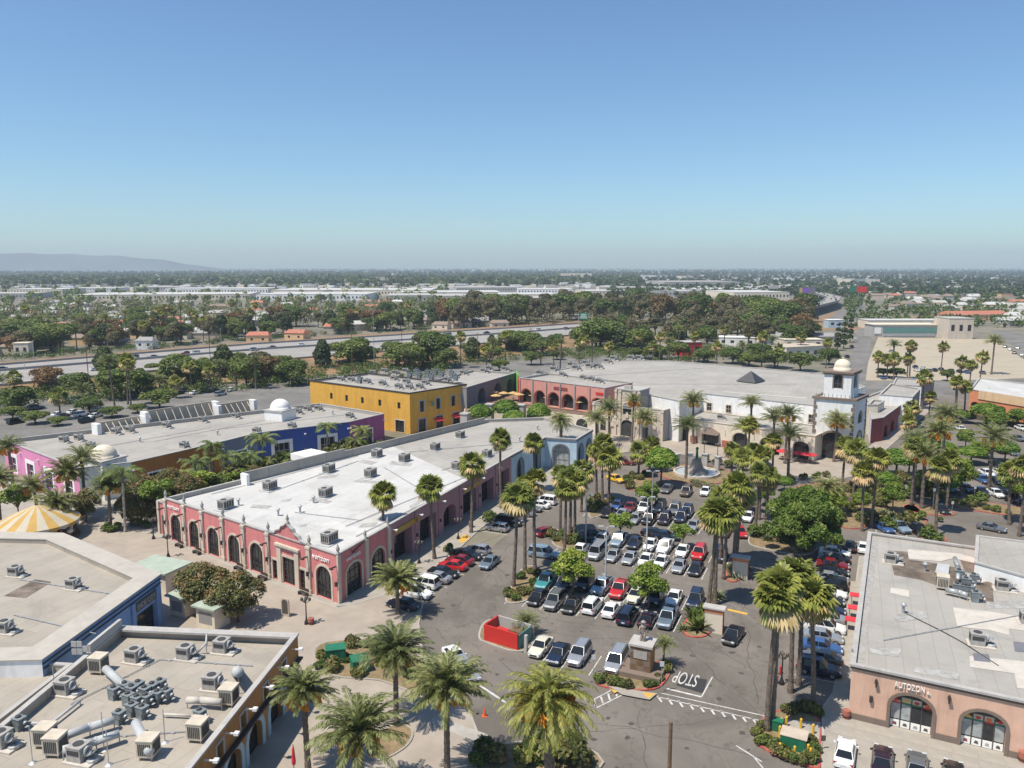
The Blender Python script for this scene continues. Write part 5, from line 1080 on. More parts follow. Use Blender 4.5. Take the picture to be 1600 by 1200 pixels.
pl(DATES[0], (102, 742), (108, 808), 'date palm before the rose pink wall', gD, 1.0); pl(DATES[1], (165, 760), (173, 828), 'date palm with orange fruit before the orange wall', gD, 1.0)
pl(DATES[2], (85, 788), (88, 832), 'date palm rising behind the striped carousel tent', gD, .95); pl(DATES[0], (3, 752), (2, 830), 'date palm cut by the left edge near the carousel', gD, .9)
for k, (c, b, t) in enumerate([((990, 628), (987, 692), 'in front of the tall stone bay'), ((929, 656), (932, 700), 'before the terrace arch and the pale blue corner'), ((951, 640), (952, 690), 'at the left end of the stone front'),
        ((1074, 668), (1072, 748), 'standing on the fountain island'), ((1081, 628), (1083, 694), 'in front of the grey side wall of the stone front'), ((1170, 632), (1172, 705), 'before the plain white hall wall'),
        ((1222, 650), (1226, 725), 'between the white hall and the tower'), ((1238, 682), (1231, 757), 'in front of the red café canopy left of the tower'), ((1302, 660), (1303, 722), 'straight in front of the tower doorway'), ((1160, 668), (1165, 718), 'over the orange awning of the arcade')]):
    pl(MIDDATE[k % 2], c, b, 'date palm ' + t, gD, 1.05)
for k, (c, b, t) in enumerate([((1457, 675), (1460, 790), 'tallest of those between the tower street and the right car park'), ((1440, 712), (1440, 795), 'with an orange skirt right of the tower street'), ((1551, 684), (1545, 770), 'with a big orange fruit cluster in the right car park'),
        ((1396, 540), (1395, 583), 'by the vacant lot entrance'), ((1551, 535), (1549, 585), 'alone at the far edge of the vacant lot')]):
    pl(MIDDATE[0 if k < 3 else 1], c, b, 'date palm ' + t, gD, 1.15)
pl(CANARYG, (877, 657), (877, 727), 'dark green palm rising in front of the pale blue arches', 'canary palms', .95); pl(CANARYG, (1287, 762), (1290, 800), 'dark low palm with stiff fronds beside the big pepper tree', 'canary palms', 1.0)
fl_ = [((597, 775), (600, 872), 'at the corner of the pink and mauve fronts', 0), ((677, 762), (679, 874), 'on the kerb opposite the dark red cars', 1), ((736, 728), (736, 833), 'on the kerb by the yellow ramp', 0), ((781, 688), (783, 795), 'on the kerb before the mauve shops', 1), ((833, 692), (835, 768), 'on the kerb before the first pale blue arch', 1),
       ((778, 778), (802, 917), 'leaning, at the near end of the island by the black saloon', 2), ((812, 768), (820, 892), 'second on the same island, straight', 0), ((835, 755), (836, 894), 'third on the same island, slim', 1), ((857, 745), (875, 834), 'leaning, above the light blue van', 2), ((887, 750), (890, 842), 'with a heavy brown skirt beside the dark red car', 1), ((897, 755), (897, 846), 'just behind the heavy skirted one', 0),
       ((929, 706), (932, 780), 'nearest the yellow taxi', 0), ((943, 698), (942, 788), 'second beside the yellow taxi', 1), ((953, 715), (950, 793), 'third beside the yellow taxi', 1), ((997, 707), (997, 745), 'before the round clipped tree', 0),
       ((1098, 805), (1107, 946), 'tallest of the pair over the white sports utility', 1), ((1117, 808), (1117, 946), 'second of the pair by the banana plant', 0), ((1122, 778), (1125, 880), 'behind that pair', 2), ((1152, 762), (1145, 892), 'above the bright red car', 1), ((1140, 775), (1150, 880), 'second above the bright red car', 0),
       ((1160, 715), (1158, 775), 'at the drop off loop, near one', 0), ((1184, 717), (1186, 812), 'between the drop off loop and the pepper tree', 1), ((1172, 705), (1174, 760), 'far one of the drop off loop', 1), ((1165, 665), (1168, 720), 'in front of the cream arcade', 0),
       ((1188, 940), (1198, 1143), 'front one of the cluster of five by the food shop', 0), ((1207, 918), (1206, 1138), 'thick one of the cluster of five by the food shop', 1), ((1228, 900), (1235, 1082), 'middle one of the cluster of five by the food shop', 0), ((1252, 905), (1247, 1070), 'darkest one of the cluster of five by the food shop', 1), ((1290, 938), (1271, 1103), 'pale trunked one of the cluster of five by the food shop', 2),
       ((1360, 718), (1362, 824), 'with an ivy clad trunk right of the plaza road', 1), ((1312, 700), (1316, 765), 'before the tower doorway', 0), ((1467, 734), (1462, 838), 'beside the round green tree in the right lot', 1), ((1591, 728), (1592, 838), 'cut by the right edge by the dark coupe', 1),
       ((1421, 637), (1424, 668), 'on the tower street kerb, near one', 1), ((1447, 620), (1451, 652), 'on the tower street kerb, far one', 1), ((1490, 596), (1490, 662), 'at the far end of the tower street, tall', 1), ((1507, 604), (1505, 655), 'behind it, shorter', 1), ((1484, 600), (1494, 658), 'twin of the tall one', 0)]
for c, b, t, k in fl_: pl(R.choice(FANS), c, b, 'fan palm ' + t, gF, 1.0)
farp = [(1422, 541, 1421, 592), (1471, 542, 1470, 582), (1370, 558, 1371, 590), (1385, 563, 1386, 592), (1395, 561, 1396, 594), (1416, 561, 1417, 592), (1499, 566, 1500, 600), (1514, 571, 1515, 602), (1530, 558, 1529, 606), (1440, 590, 1440, 640)]
for k, (x, y, bx, by) in enumerate(farp): pl(FARFAN[0], (x, y), (bx, by), f'fan palm along the cross street by the vacant lot, {ORD[k]} in the list from the hall side' if False else 'fan palm along the cross street by the vacant lot', 'fan palms by the vacant lot', 1.0)
for k, (c, b) in enumerate([((307, 724), (311, 764)), ((330, 699), (336, 757)), ((350, 716), (352, 758)), ((408, 688), (410, 742)), ((509, 668), (511, 718)), ((557, 690), (558, 716)), ((565, 674), (567, 712)), ((392, 716), (394, 748)), ((285, 745), (288, 778)), ((196, 742), (196, 832))]):
    pl(KINGS[0], c, b, f'slim king palm in the alley behind the pink block, {ORD[k]} along it', 'king palms in the alley', 1.35)
# --- round and spreading trees
FIC = [reg(tree_proto('clipped_tree', 'tree', [(0, 0, 5.6, 2.3), (.9, .3, 5.2, 1.9), (-.9, -.2, 5.2, 1.9), (0, .9, 5.2, 1.9), (.1, -.9, 5.2, 1.9)], 3600, .33, L_ficus, 6, .2, fork=.55, shell=.14, jit=.45)),
       reg(tree_proto('clipped_tree', 'tree', ring_spec(4.4, 1.7, 9, 1.0, .28, seed=3) + ring_spec(5.6, 1.0, 5, 1.0, .2, seed=33) + ring_spec(3.6, 1.5, 6, .85, .2, seed=34, top=False), 4600, .25, L_ficuslt, 6, .17, fork=.5, shell=.45)),
       reg(tree_proto('parking_tree', 'tree', ring_spec(4.9, 1.5, 7, 1.0, .2, seed=5), 1500, .32, L_ficuslt, 6, .13, fork=.45))]
def ptree(p, top, rad_px, base, label, group, rad0, h0):
    b = G(*base); t = (b - Vector((0, 0, EYE))).length; rr_ = rad_px / FPX * t; h = HT(base[0], base[1], top); dup(p, b, R.uniform(0, 6.28), (rr_ / rad0, rr_ / rad0, max(.4, h / h0)), label, group)
g = 'clipped round trees in the car park'
ptree(FIC[0], 700, 27, (1033, 760), 'dense round clipped tree by the fountain', g, 2.9, 7.9); ptree(FIC[1], 755, 21, (1013, 795), 'round tree over the silver and blue cars', g, 2.9, 7.2); ptree(FIC[2], 804, 21, (969, 843), 'open thin tree in the middle of the car park', g, 2.5, 6.6); ptree(FIC[2], 820, 19, (1067, 857), 'thin pale tree above the white cars of the middle rows', g, 2.5, 6.6)
ptree(FIC[1], 862, 34, (895, 930), 'full green tree over the navy parked cars', g, 2.9, 7.2); ptree(FIC[1], 883, 32, (1013, 955), 'full green tree over the cream and black cars', g, 2.9, 7.2); ptree(FIC[1], 755, 19, (1394, 800), 'bright round tree beside the ivy clad palm', g, 2.9, 7.2); ptree(FIC[0], 702, 29, (1400, 745), 'wide flat topped tree beyond the plaza road', g, 2.9, 7.9)
ptree(FIC[1], 720, 20, (1500, 775), 'bright tree between the dark cars and the palm', g, 2.9, 7.2); ptree(FIC[0], 698, 20, (1517, 725), 'dark round tree in the right car park', g, 2.9, 7.9); ptree(FIC[0], 630, 21, (1540, 665), 'low dark tree before the coral store', g, 2.9, 7.9); ptree(FIC[1], 608, 16, (1536, 640), 'tree touching the coral arches', g, 2.9, 7.2); ptree(FIC[1], 740, 19, (1585, 785), 'leafy tree at the right edge by the white car', g, 2.9, 7.2); ptree(FIC[2], 772, 20, (1170, 800), 'small tree among the fan palms of the middle island', g, 2.5, 6.6)
ptree(FIC[1], 672, 15, (1508, 702), 'dark leafy tree under the tall date palm', g, 2.9, 7.2); ptree(FIC[1], 772, 17, (1157, 795), 'green tree between the palms by the loop', g, 2.9, 7.2)
for k, (x, t, rp, by) in enumerate([(750, 632, 21, 672), (790, 624, 22, 668), (842, 630, 20, 672), (803, 641, 21, 676)]): ptree(FIC[0], t, rp, (x, by), 'clipped dome shaped tree in front of the terrace wall, ' + ['beside the yellow store', 'tallest of the four', 'beside the stone arch', 'low one in the middle'][k], 'dome trees before the terrace', 2.9, 7.9)
PEP = reg(tree_proto('pepper_tree', 'tree', ring_spec(5.0, 4.4, 11, 1.35, .3, seed=8, top=False) + ring_spec(6.6, 2.6, 8, 1.3, .2, seed=9) + ring_spec(3.2, 4.9, 12, 1.0, .25, seed=19, top=False) + ring_spec(5.6, 2.6, 6, 1.5, .2, seed=29), 21000, .23, L_pepper, 7, .5, fork=.35, shell=.45, elong=2.6))
ptree(PEP, 757, 60, (1255, 862), 'big spreading pepper tree shading the road by the food shop', 'spreading trees', 6.2, 9.0)
MAG = reg(tree_proto('magnolia_tree', 'tree', ring_spec(4.4, 2.2, 7, 1.7, .2, seed=12) + ring_spec(2.6, 1.6, 5, 1.1, .2, seed=13), 6500, .26, L_magnolia, 5.5, .22, fork=.35, shell=.4, elong=1.4))
ptree(MAG, 880, 41, (318, 955), 'bronzy leaved tree in front of the pink arches, nearer the blue store', 'bronzy trees on the plaza', 3.7, 7.0); ptree(MAG, 897, 40, (372, 972), 'bronzy leaved tree in front of the pink arches, nearer the street lamp', 'bronzy trees on the plaza', 3.7, 7.0)
ptree(MAG, 742, 34, (225, 800), 'bushy tree at the far corner of the pink front', 'bronzy trees on the plaza', 3.7, 7.0); ptree(MAG, 732, 26, (268, 785), 'yellow tinged bushy tree before the orange wall', 'bronzy trees on the plaza', 3.7, 7.0)
# --- shrubs and planting
SH = [reg(tree_proto('shrub', 'shrub', ring_spec(.55, .45, 5, .5, .2, seed=s), 420, .2, l, .6, .04, fork=.3)) for s, l in ((1, L_shrub), (2, L_hedge), (3, L_magnolia))]
def shrub(k, x, y, rad, label, sz=1.0):
    b = G(x, y); dup(SH[k], b, R.uniform(0, 6), (rad, rad, rad * sz), label, 'shrubs in planters')
def agave_proto(n, L, leaf, name, seed, up=.4):
    r = thing(name, 'x', 'plant'); rr = np.random.default_rng(seed); V, Q = [], []
    for i in range(n):
        a = i * 2.39996; e = up + (1.3 - up) * (1 - i / n) + rr.uniform(-.1, .1); d = np.array([math.cos(a) * math.cos(e), math.sin(a) * math.cos(e), math.sin(e)]); s = np.array([-math.sin(a), math.cos(a), 0]); l = L * rr.uniform(.8, 1.1)
        b = len(V); m = d * l * .55; t = d * l + np.array([0, 0, -.18 * l]); w = s * L * .085; V.extend([-w * .5, m - w, t, m + w, w * .5, ]); V.extend([m + np.array([0, 0, -.03])]); Q.append((b, b + 1, b + 2, b + 3)); Q.append((b + 4, b, b + 1, b + 3))
    link('leaves', npmesh('leaves', np.array(V), np.array(Q), [leaf]), r); return r
BAN = agave_proto(26, 2.0, L_hedge, 'banana_plant', 4, .5); reg(BAN); AGV = agave_proto(34, 1.5, L_succ, 'agave', 5, .15); reg(AGV)
def plant(p, x, y, s, label, z=0.0): dup(p, G(x, y), R.uniform(0, 6), s, label, 'planting in the islands').location.z = z
YUC = thing('yucca', 'x', 'plant'); reg(YUC); mb = MB()
for k in range(6): a = k * 1.05; mb.tube([(0, 0, 0), (.5 * math.cos(a), .5 * math.sin(a), 1.4 + .25 * k)], [.1, .07], 5)
mb.build('stem', M['palmbark'], YUC)
for k in range(6):
    a = k * 1.05; o = link('leaf_head', BAN.children[0].data, YUC); o.location = (.5 * math.cos(a), .5 * math.sin(a), 1.4 + .25 * k); o.scale = (.5, .5, .5)
putpalm(MIDDATE[1], G(822, 992), 1.6, .4, .62, 'small feathery palm growing beside the red enclosure', gD); putpalm(MIDDATE[1], G(1036, 1040), 2.4, 1.4, .42, 'small young palm beside the monument', gD)
for k, (x, y, s) in enumerate([(1090, 985, 1.35), (1103, 978, 1.2), (1083, 968, 1.1), (1098, 960, .9)]): plant(BAN, x, y, s, f'banana plant in the island by the red topped pillar, {ORD[k]} one')
for k, (x, y, s) in enumerate([(1068, 985, .8), (1150, 902, 1.3), (1160, 890, 1.2), (1143, 890, 1.1), (868, 842, 1.0), (1190, 838, 1.2), (1200, 845, 1.1), (1235, 842, 1.2), (1395, 812, 1.3), (1380, 805, 1.2), (1120, 935, 1.2)]): plant(AGV, x, y, s, f'pale spiky agave in a car park island, {ORD[k]} of them')
def shrubs(pts, where, k0, rad=.9):
    for k, (x, y) in enumerate(pts): shrub((k0 + k) % 3 if k0 >= 0 else 1, x, y, rad * R.uniform(.75, 1.25), f'{["rusty green", "green", "bronzy"][(k0 + k) % 3 if k0 >= 0 else 1]} shrub {where}, {ORD[k % 24]} one')
shrubs([(795, 933), (806, 938), (815, 930), (826, 928), (835, 915), (838, 900), (828, 897), (812, 905)], 'in the island by the black saloon', 0)
shrubs([(936, 1066), (943, 1060), (958, 1070), (968, 1072), (978, 1076), (1012, 1074), (1022, 1072), (1030, 1064), (1040, 1050), (1043, 1043)], 'round the monument', 1, .75)
shrubs([(868, 846), (878, 838), (885, 850), (895, 842), (900, 850), (862, 838)], 'below the heavy skirted fan palms', 0, 1.0); shrubs([(925, 800), (935, 795), (945, 790), (955, 786), (922, 790), (930, 785)], 'below the taxi palms', 0, 1.2)
shrubs([(982, 755), (990, 748), (1000, 750), (1010, 745), (985, 764)], 'by the red kerb beside the taxi', 1, 1.1)
shrubs([(1183, 1150), (1188, 1163), (1192, 1140), (1200, 1160), (1208, 1170), (1214, 1178), (1225, 1185), (1240, 1190), (1255, 1195), (1267, 1190), (1272, 1175), (1268, 1160), (1240, 1112), (1250, 1110), (1262, 1112), (1272, 1115), (1280, 1118), (1230, 1115)], 'round the bollards by the food shop', 0, .8)
shrubs([(503, 1030), (540, 1035), (552, 1012), (590, 1025), (600, 1040), (620, 1035), (632, 1045), (640, 1060), (520, 1050), (560, 1058), (500, 1045), (575, 1012), (610, 1015), (655, 1065), (665, 1072)], 'in the planter with the green boxes', 0, 1.0)
shrubs([(1180, 838), (1210, 838), (1250, 845), (1262, 852), (1225, 848), (1275, 800), (1290, 812), (1310, 815), (1330, 800), (1345, 815), (1360, 820), (1375, 792), (1390, 828), (1405, 825), (1420, 818), (1435, 812), (1330, 770), (1310, 775), (1345, 780), (1300, 790)], 'in the planting between pepper tree and road', 1, 1.5)
shrubs([(1490, 788), (1505, 790), (1520, 793), (1540, 797), (1555, 800), (1575, 803), (1450, 830), (1468, 815)], 'along the red kerb of the right car park', 0, .9); shrubs([(1525, 790), (1455, 850)], 'standing taller by the right kerb', -1, 1.9)
shrubs([(835, 1190), (870, 1190), (890, 1185), (850, 1175), (905, 1195), (820, 1195)], 'dark under the drooping orange fruited palm', 1, 1.8); shrubs([(745, 1195), (770, 1190), (755, 1180)], 'in the bottom planter', 1, 1.2)
shrubs([(173, 832), (166, 830), (180, 830)], 'clipped low at the foot of the date palm', -1, 1.1); shrubs([(258, 915)], 'bright green behind the kiosk', -1, 1.3); shrubs([(708, 870), (762, 815), (700, 862), (640, 893), (768, 810)], 'at the kerb before the mauve shops', -1, 1.0)
shrubs([(380, 750), (395, 748), (420, 740), (440, 736), (455, 732), (468, 728), (480, 726), (530, 716), (545, 715), (575, 712), (590, 708), (600, 712), (300, 772), (315, 766), (330, 764)], 'in the alley behind the pink block', 0, 2.4)
shrubs([(350, 770), (365, 762), (372, 752), (335, 778), (410, 752), (428, 746), (447, 742), (462, 738), (490, 730), (505, 726), (520, 722), (538, 720), (556, 718), (250, 800), (275, 790), (290, 785), (240, 815), (310, 778)], 'thick in the alley behind the pink block', 1, 3.0)
shrubs([(135, 800), (120, 812), (215, 822), (230, 825), (205, 812)], 'by the carousel path', 1, 1.3)
# clipped hedges: many tiny leaves on a box
def hedge(label, a, b, w, h, leaf=None):
    a, b = G(*a), G(*b); L = (b - a).length; n = int(L * (w + 2 * h) * 14); u = rng.random(n) * L; s = rng.random(n) * (w + 2 * h); y = np.clip(s - h, 0, w) - w / 2; z = np.where(s < h, s, np.where(s > h + w, 2 * h + w - s, h)) ; nn_ = np.stack([np.zeros(n), np.where(s < h, -1, np.where(s > h + w, 1, 0)), np.where((s >= h) & (s <= h + w), 1, .2)], 1)
    p = np.stack([u, y, z], 1) + rng.normal(0, .06, (n, 3)); v, q = leafquads(p, nn_, .22, 1.4, .5); r = thing('hedge', label, 'hedge', a); r.rotation_euler = (0, 0, math.atan2(b.y - a.y, b.x - a.x)); link('foliage', npmesh('foliage', v, q, [leaf or L_hedge]), r, kind='stuff'); mb = MB(); mb.box((L / 2, 0, h * .45), (L - .3, w - .25, h * .8)); link('branches', mb.build('x', M['bark']).data, r); bpy.data.objects.remove(C.objects['x'])
hedge('low clipped hedge along the drop off loop beside the parked brown car', (1080, 757), (1136, 772), 1.6, 1.2); hedge('dark hedge at the end of the road by the pepper tree', (1325, 790), (1358, 786), 1.6, 1.8); hedge('ragged hedge beyond the right car park', (1490, 648), (1600, 668), 1.8, 1.3)

for k, (x, t, w, by) in enumerate([(245, 752, 24, 812), (292, 742, 24, 790), (318, 736, 22, 780), (205, 770, 20, 822), (365, 735, 20, 766), (395, 728, 18, 756), (440, 716, 18, 742), (475, 708, 17, 732), (520, 702, 16, 722), (590, 690, 14, 710), (30, 760, 22, 815), (135, 765, 20, 815)]): ptree(MAG if k % 2 else FIC[2], t, w, (x, by), f'{"bronzy" if k % 2 else "light green"} bushy tree in the alley planting, {ORD[k]} along it', 'bushy trees of the alley', 3.7 if k % 2 else 2.5, 7.0 if k % 2 else 6.6)
for k, (c, b) in enumerate([((1128, 800), (1130, 905)), ((1205, 690), (1206, 760)), ((1180, 740), (1180, 830)), ((1345, 742), (1347, 830)), ((1330, 705), (1333, 775)), ((1480, 720), (1478, 800)), ((1420, 700), (1424, 790)), ((1410, 660), (1414, 720)), ((1575, 740), (1577, 820)), ((905, 735), (908, 800)), ((1015, 700), (1016, 738)), ((866, 768), (882, 862)), ((1140, 705), (1142, 765)), ((1195, 745), (1196, 812))]): pl(R.choice(FANS), c, b, f'fan palm filling in among the car park planting, {ORD[k]} one', gF, .95)
for k, (c, b) in enumerate([((1468, 650), (1470, 740)), ((1425, 690), (1428, 780)), ((1005, 655), (1007, 712)), ((1205, 655), (1207, 712)), ((20, 700), (22, 770)), ((130, 720), (133, 800)), ((60, 760), (62, 815))]): pl(MIDDATE[k % 2], c, b, f'slender feather palm beside the mall planting, {ORD[k]} one', gD, 1.05)

for k, (x, t, w, by) in enumerate([(1420, 700, 22, 745), (1445, 735, 20, 775), (1475, 745, 18, 775), (1530, 690, 18, 715), (1570, 690, 18, 722), (1555, 645, 18, 672), (1500, 640, 16, 660), (1590, 640, 18, 668), (1380, 735, 18, 770), (1345, 770, 16, 800), (1475, 690, 16, 712), (1305, 770, 20, 805), (1225, 745, 14, 768), (1195, 760, 14, 790), (1150, 738, 13, 760), (1590, 745, 18, 790)]): ptree(FIC[k % 2], t, w, (x, by), f'leafy rounded tree in the planting of the right car park, {ORD[k]} one', 'trees of the right car park', 2.9, 7.9 if k % 2 == 0 else 7.2)
shrubs([(1100, 722), (1120, 726), (1140, 731), (1160, 735), (1180, 740), (1200, 746), (1215, 750), (1235, 752), (1255, 750), (1275, 748), (1290, 746)], 'along the arcade kerb', 1, 1.3); shrubs([(1400, 770), (1415, 778), (1380, 785), (1365, 775), (1430, 770), (1450, 775), (1465, 783), (1395, 760), (1410, 755), (1375, 760), (1450, 700), (1445, 715), (1455, 690), (1462, 675)], 'under the date palms of the tower street', 0, 1.7)
# ---------------------------------------------------------------- vehicles
PAINT = {}
def paint(n, c, metal=0.0):
    m, nt, N, L, b = nodes('car paint ' + n); b.inputs['Base Color'].default_value = (*c, 1); b.inputs['Roughness'].default_value = .28; b.inputs['Metallic'].default_value = metal; b.inputs['Coat Weight'].default_value = .5; b.inputs['Coat Roughness'].default_value = .05
    lw = nt.nodes.new('ShaderNodeTexNoise'); lw.inputs['Scale'].default_value = 2.5; mr = ramp(nt, lw.outputs['Fac'], .3, .7, .22, .42); L.new(mr, b.inputs['Roughness']); PAINT[n] = m
for n, c, m in (('white', (.74, .74, .72), 0), ('silver', (.42, .43, .44), .5), ('grey', (.16, .165, .17), .3), ('black', (.011, .011, .013), 0), ('navy', (.014, .022, .05), .1), ('red', (.48, .018, .018), 0), ('dark red', (.20, .012, .018), .1), ('blue', (.05, .12, .30), .2), ('light blue', (.27, .36, .44), .3),
                ('teal', (.05, .25, .26), .1), ('yellow', (.72, .42, .02), 0), ('cream', (.60, .58, .46), 0), ('brown', (.12, .09, .075), .2), ('steel blue', (.16, .21, .26), .3), ('purple black', (.025, .012, .022), .1)): paint(n, c, m)
# L, W, H, belt height, cabin: base rear x, base front x, roof rear x, roof front x ; hood z, deck z
KIND = dict(saloon=(4.7, 1.8, 1.45, .92, -1.75, .95, -1.05, .25, .88, .96), hatchback=(4.2, 1.76, 1.5, .95, -2.0, .9, -1.6, .2, .9, .97), sports_utility=(4.75, 1.9, 1.78, 1.08, -2.28, .95, -2.05, .3, 1.05, 1.1),
            minivan=(5.0, 1.95, 1.8, 1.05, -2.42, 1.35, -2.25, .55, 1.0, 1.08), van=(5.2, 1.98, 2.05, 1.2, -2.55, 1.75, -2.48, 1.2, 1.05, 1.2), coupe=(4.5, 1.8, 1.36, .88, -1.6, .85, -.8, .1, .84, .94), pickup=(5.5, 1.95, 1.8, 1.08, -.85, 1.2, -.7, .5, 1.05, 1.05))
MESH = {}
def carmesh(kind, col):
    key = kind
    if key in MESH: return MESH[key]
    L, Wd, Hh, belt, xr, xf, rr_, rf, hood, deck = KIND[kind]; h = L / 2; w = Wd / 2
    st = [(-h, .80, .38, .72 if kind != 'pickup' else .95, .0), (-h + .12, .93, .28, deck - .06, 0), (-h + .5, .985, .24, deck, 0), (xr + .1, 1.0, .22, max(deck, belt), 0), (0, 1.0, .2, belt, 0), (xf, 1.0, .22, belt - .02, 0), (h - .75, .97, .22, hood - .06, 0), (h - .22, .90, .26, hood - .18, 0), (h, .72, .34, hood - .34, 0)]
    v, f = [], []
    for x, s, zb, zt, _ in st:
        ws = w * s; v += [(x, -ws * .9, zb), (x, -ws, zb + .15), (x, -ws, (zb + zt) / 2 + .08), (x, -ws * .93, zt - .03), (x, -ws * .80, zt), (x, ws * .80, zt), (x, ws * .93, zt - .03), (x, ws, (zb + zt) / 2 + .08), (x, ws, zb + .15), (x, ws * .9, zb)]
    for i in range(len(st) - 1):
        for j in range(9): f.append((i * 10 + j, i * 10 + j + 1, (i + 1) * 10 + j + 1, (i + 1) * 10 + j)[::-1])
        f.append((i * 10, (i + 1) * 10, (i + 1) * 10 + 9, i * 10 + 9)[::-1])
    f += [tuple(range(10)), tuple(range((len(st) - 1) * 10 + 9, (len(st) - 1) * 10 - 1, -1))]
    b = MB(); b.add(v, f)
    # cabin
    wb, wt, z0, z1 = w * .90, w * .70, belt - .05, Hh
    c = [(xr, -wb, z0), (xf, -wb, z0), (xf, wb, z0), (xr, wb, z0), (rr_, -wt, z1 - .05), (rf, -wt, z1 - .03), (rf, wt, z1 - .03), (rr_, wt, z1 - .05), (rr_ + .25, -wt * .85, z1), (rf - .2, -wt * .85, z1), (rf - .2, wt * .85, z1), (rr_ + .25, wt * .85, z1)]
    b.add(c, [(0, 1, 5, 4), (1, 2, 6, 5), (2, 3, 7, 6), (3, 0, 4, 7), (4, 5, 9, 8), (5, 6, 10, 9), (6, 7, 11, 10), (7, 4, 8, 11), (8, 9, 10, 11)])
    if kind == 'pickup': b.box(((-h + xr) / 2 - .02, -w * .86, 1.12), (xr + h - .1, .1, .14)); b.box(((-h + xr) / 2 - .02, w * .86, 1.12), (xr + h - .1, .1, .14)); b.box((-h + .1, 0, 1.05), (.1, Wd * .86, .22))
    for s in (-1, 1): b.box((xf - .25, s * (w + .08), belt + .03), (.16, .2, .14))
    if kind in ('sports_utility', 'minivan'):
        for s in (-1, 1): b.box(((rr_ + rf) / 2, s * wt * .86, Hh + .05), ((rf - rr_) * .8, .05, .05))
    out = {'body': b}
    def pane(q, ins=.1, off=.012):
        q = [Vector(p) for p in q]; cc = sum(q, Vector()) / 4; nrm = (q[1] - q[0]).cross(q[3] - q[0]).normalized()
        return [p + (cc - p).normalized() * ins + nrm * off for p in q]
    C_ = [Vector(p) for p in c]
    ws_ = MB(); ws_.add(pane([C_[1], C_[2], C_[6], C_[5]], .05), [(0, 1, 2, 3)]); out['windscreen'] = ws_
    rw = MB(); rw.add(pane([C_[3], C_[0], C_[4], C_[7]], .07), [(0, 1, 2, 3)]); out['rear_window'] = rw
    for s, (i0, i1, i2, i3) in (('a', (0, 1, 5, 4)), ('b', (2, 3, 7, 6))):
        m_ = MB(); A, B_, Cc, D = C_[i0], C_[i1], C_[i2], C_[i3]; k = 3 if kind in ('minivan', 'van', 'sports_utility') else 2
        for q in range(k):
            t0, t1 = q / k, (q + 1) / k; m_.add(pane([A.lerp(B_, t0), A.lerp(B_, t1), D.lerp(Cc, t1), D.lerp(Cc, t0)], .045), [(0, 1, 2, 3)])
        out['side_window' + s] = m_
    wr_ = .33 if kind in ('saloon', 'coupe', 'hatchback') else .37
    for k, (x, s) in enumerate(((h - .95, -1), (h - .95, 1), (-h + .95, -1), (-h + .95, 1))):
        tb_ = MB(); tb_.tube([(x, s * (w - .2), wr_), (x, s * (w + .02), wr_)], wr_, 14); out['wheel%d' % k] = tb_
        rb_ = MB(); rb_.tube([(x, s * (w + .0), wr_), (x, s * (w + .03), wr_)], wr_ * .62, 10); out['rim%d' % k] = rb_
    for s in (-1, 1):
        a = MB(); a.box((h - .16, s * w * .66, hood - .24), (.2, .38, .16), -s * .25); out['headlight%d' % s] = a
        a = MB(); a.box((-h + .08, s * w * .74, deck - .2), (.12, .3, .18), s * .2); out['tail_light%d' % s] = a
    pl_ = MB(); pl_.box((-h - .005, 0, .62), (.03, .42, .16)); out['number_plate'] = pl_
    gr_ = MB(); gr_.box((h - .03, 0, .5), (.08, Wd * .5, .2)); out['grille'] = gr_
    if kind == 'pickup': bd_ = MB(); bd_.add([(-h + .18, -w * .78, 1.075), (xr - .08, -w * .78, 1.075), (xr - .08, w * .78, 1.075), (-h + .18, w * .78, 1.075)], [(0, 1, 2, 3)]); out['load_bed'] = bd_
    MESH[key] = out; return out
DM = {}; M['tarstain'] = mat('dark tar and oil', (.075, .066, .058), var=.2, scale=3)
PM = {'windscreen': 'carglass', 'rear_window': 'carglass', 'side_window': 'carglass', 'wheel': 'tyre', 'rim': 'rim', 'headlight': 'headlamp', 'tail_light': 'taillamp', 'number_plate': 'plate', 'grille': 'vent', 'load_bed': 'vent'}
def base_(k): return k.rstrip('0123456789-ab') if k.startswith('side') else k.rstrip('0123456789-')
def car(kind, col, x, y, ang, label, group, full=True, z=0.0, onpix=True):
    p = G(x, y, z) if onpix else Vector((x, y, z))
    parts = carmesh(kind, col)
    cat = {'van': 'van', 'minivan': 'minivan', 'pickup': 'pickup truck'}.get(kind, 'car')
    if full:
        r = thing('parked_car' if cat == 'car' else cat.replace(' ', '_'), label, cat, p, group); r.rotation_euler = (0, 0, ang)
        for k, mb in parts.items():
            n = base_(k)
            if n == 'rim': continue
            key = (kind, k, col if n == 'body' else '')
            if key not in DM: o = mb.build(n, PAINT[col] if n == 'body' else M[PM[n]], None, n == 'wheel'); DM[key] = o.data; bpy.data.objects.remove(o)
            o = link(n, DM[key], r)
            if n == 'wheel':
                k2 = (kind, 'rim' + k[-1])
                if k2 not in DM: q = parts['rim' + k[-1]].build('rim', M['rim']); DM[k2] = q.data; bpy.data.objects.remove(q)
                link('rim', DM[k2], o)
        return r
    key = (kind, col, 'far')
    if key not in DM:
        a = MB()
        for k, mb in parts.items(): a.add(mb.v, mb.f, {'body': 0, 'wheel': 2, 'rim': 2}.get(base_(k), 1))
        o = a.build('car', [PAINT[col], M['carglass'], M['tyre']]); DM[key] = o.data; bpy.data.objects.remove(o)
    o = link('parked_car' if cat == 'car' else cat.replace(' ', '_'), DM[key]); o.location = p; o.rotation_euler = (0, 0, ang); tag(o, label, cat, group); return o
AX = math.radians(66.5 - 0.0); AC = AX - math.pi / 2; TOC = AX + math.pi          # bay direction; across; facing the camera
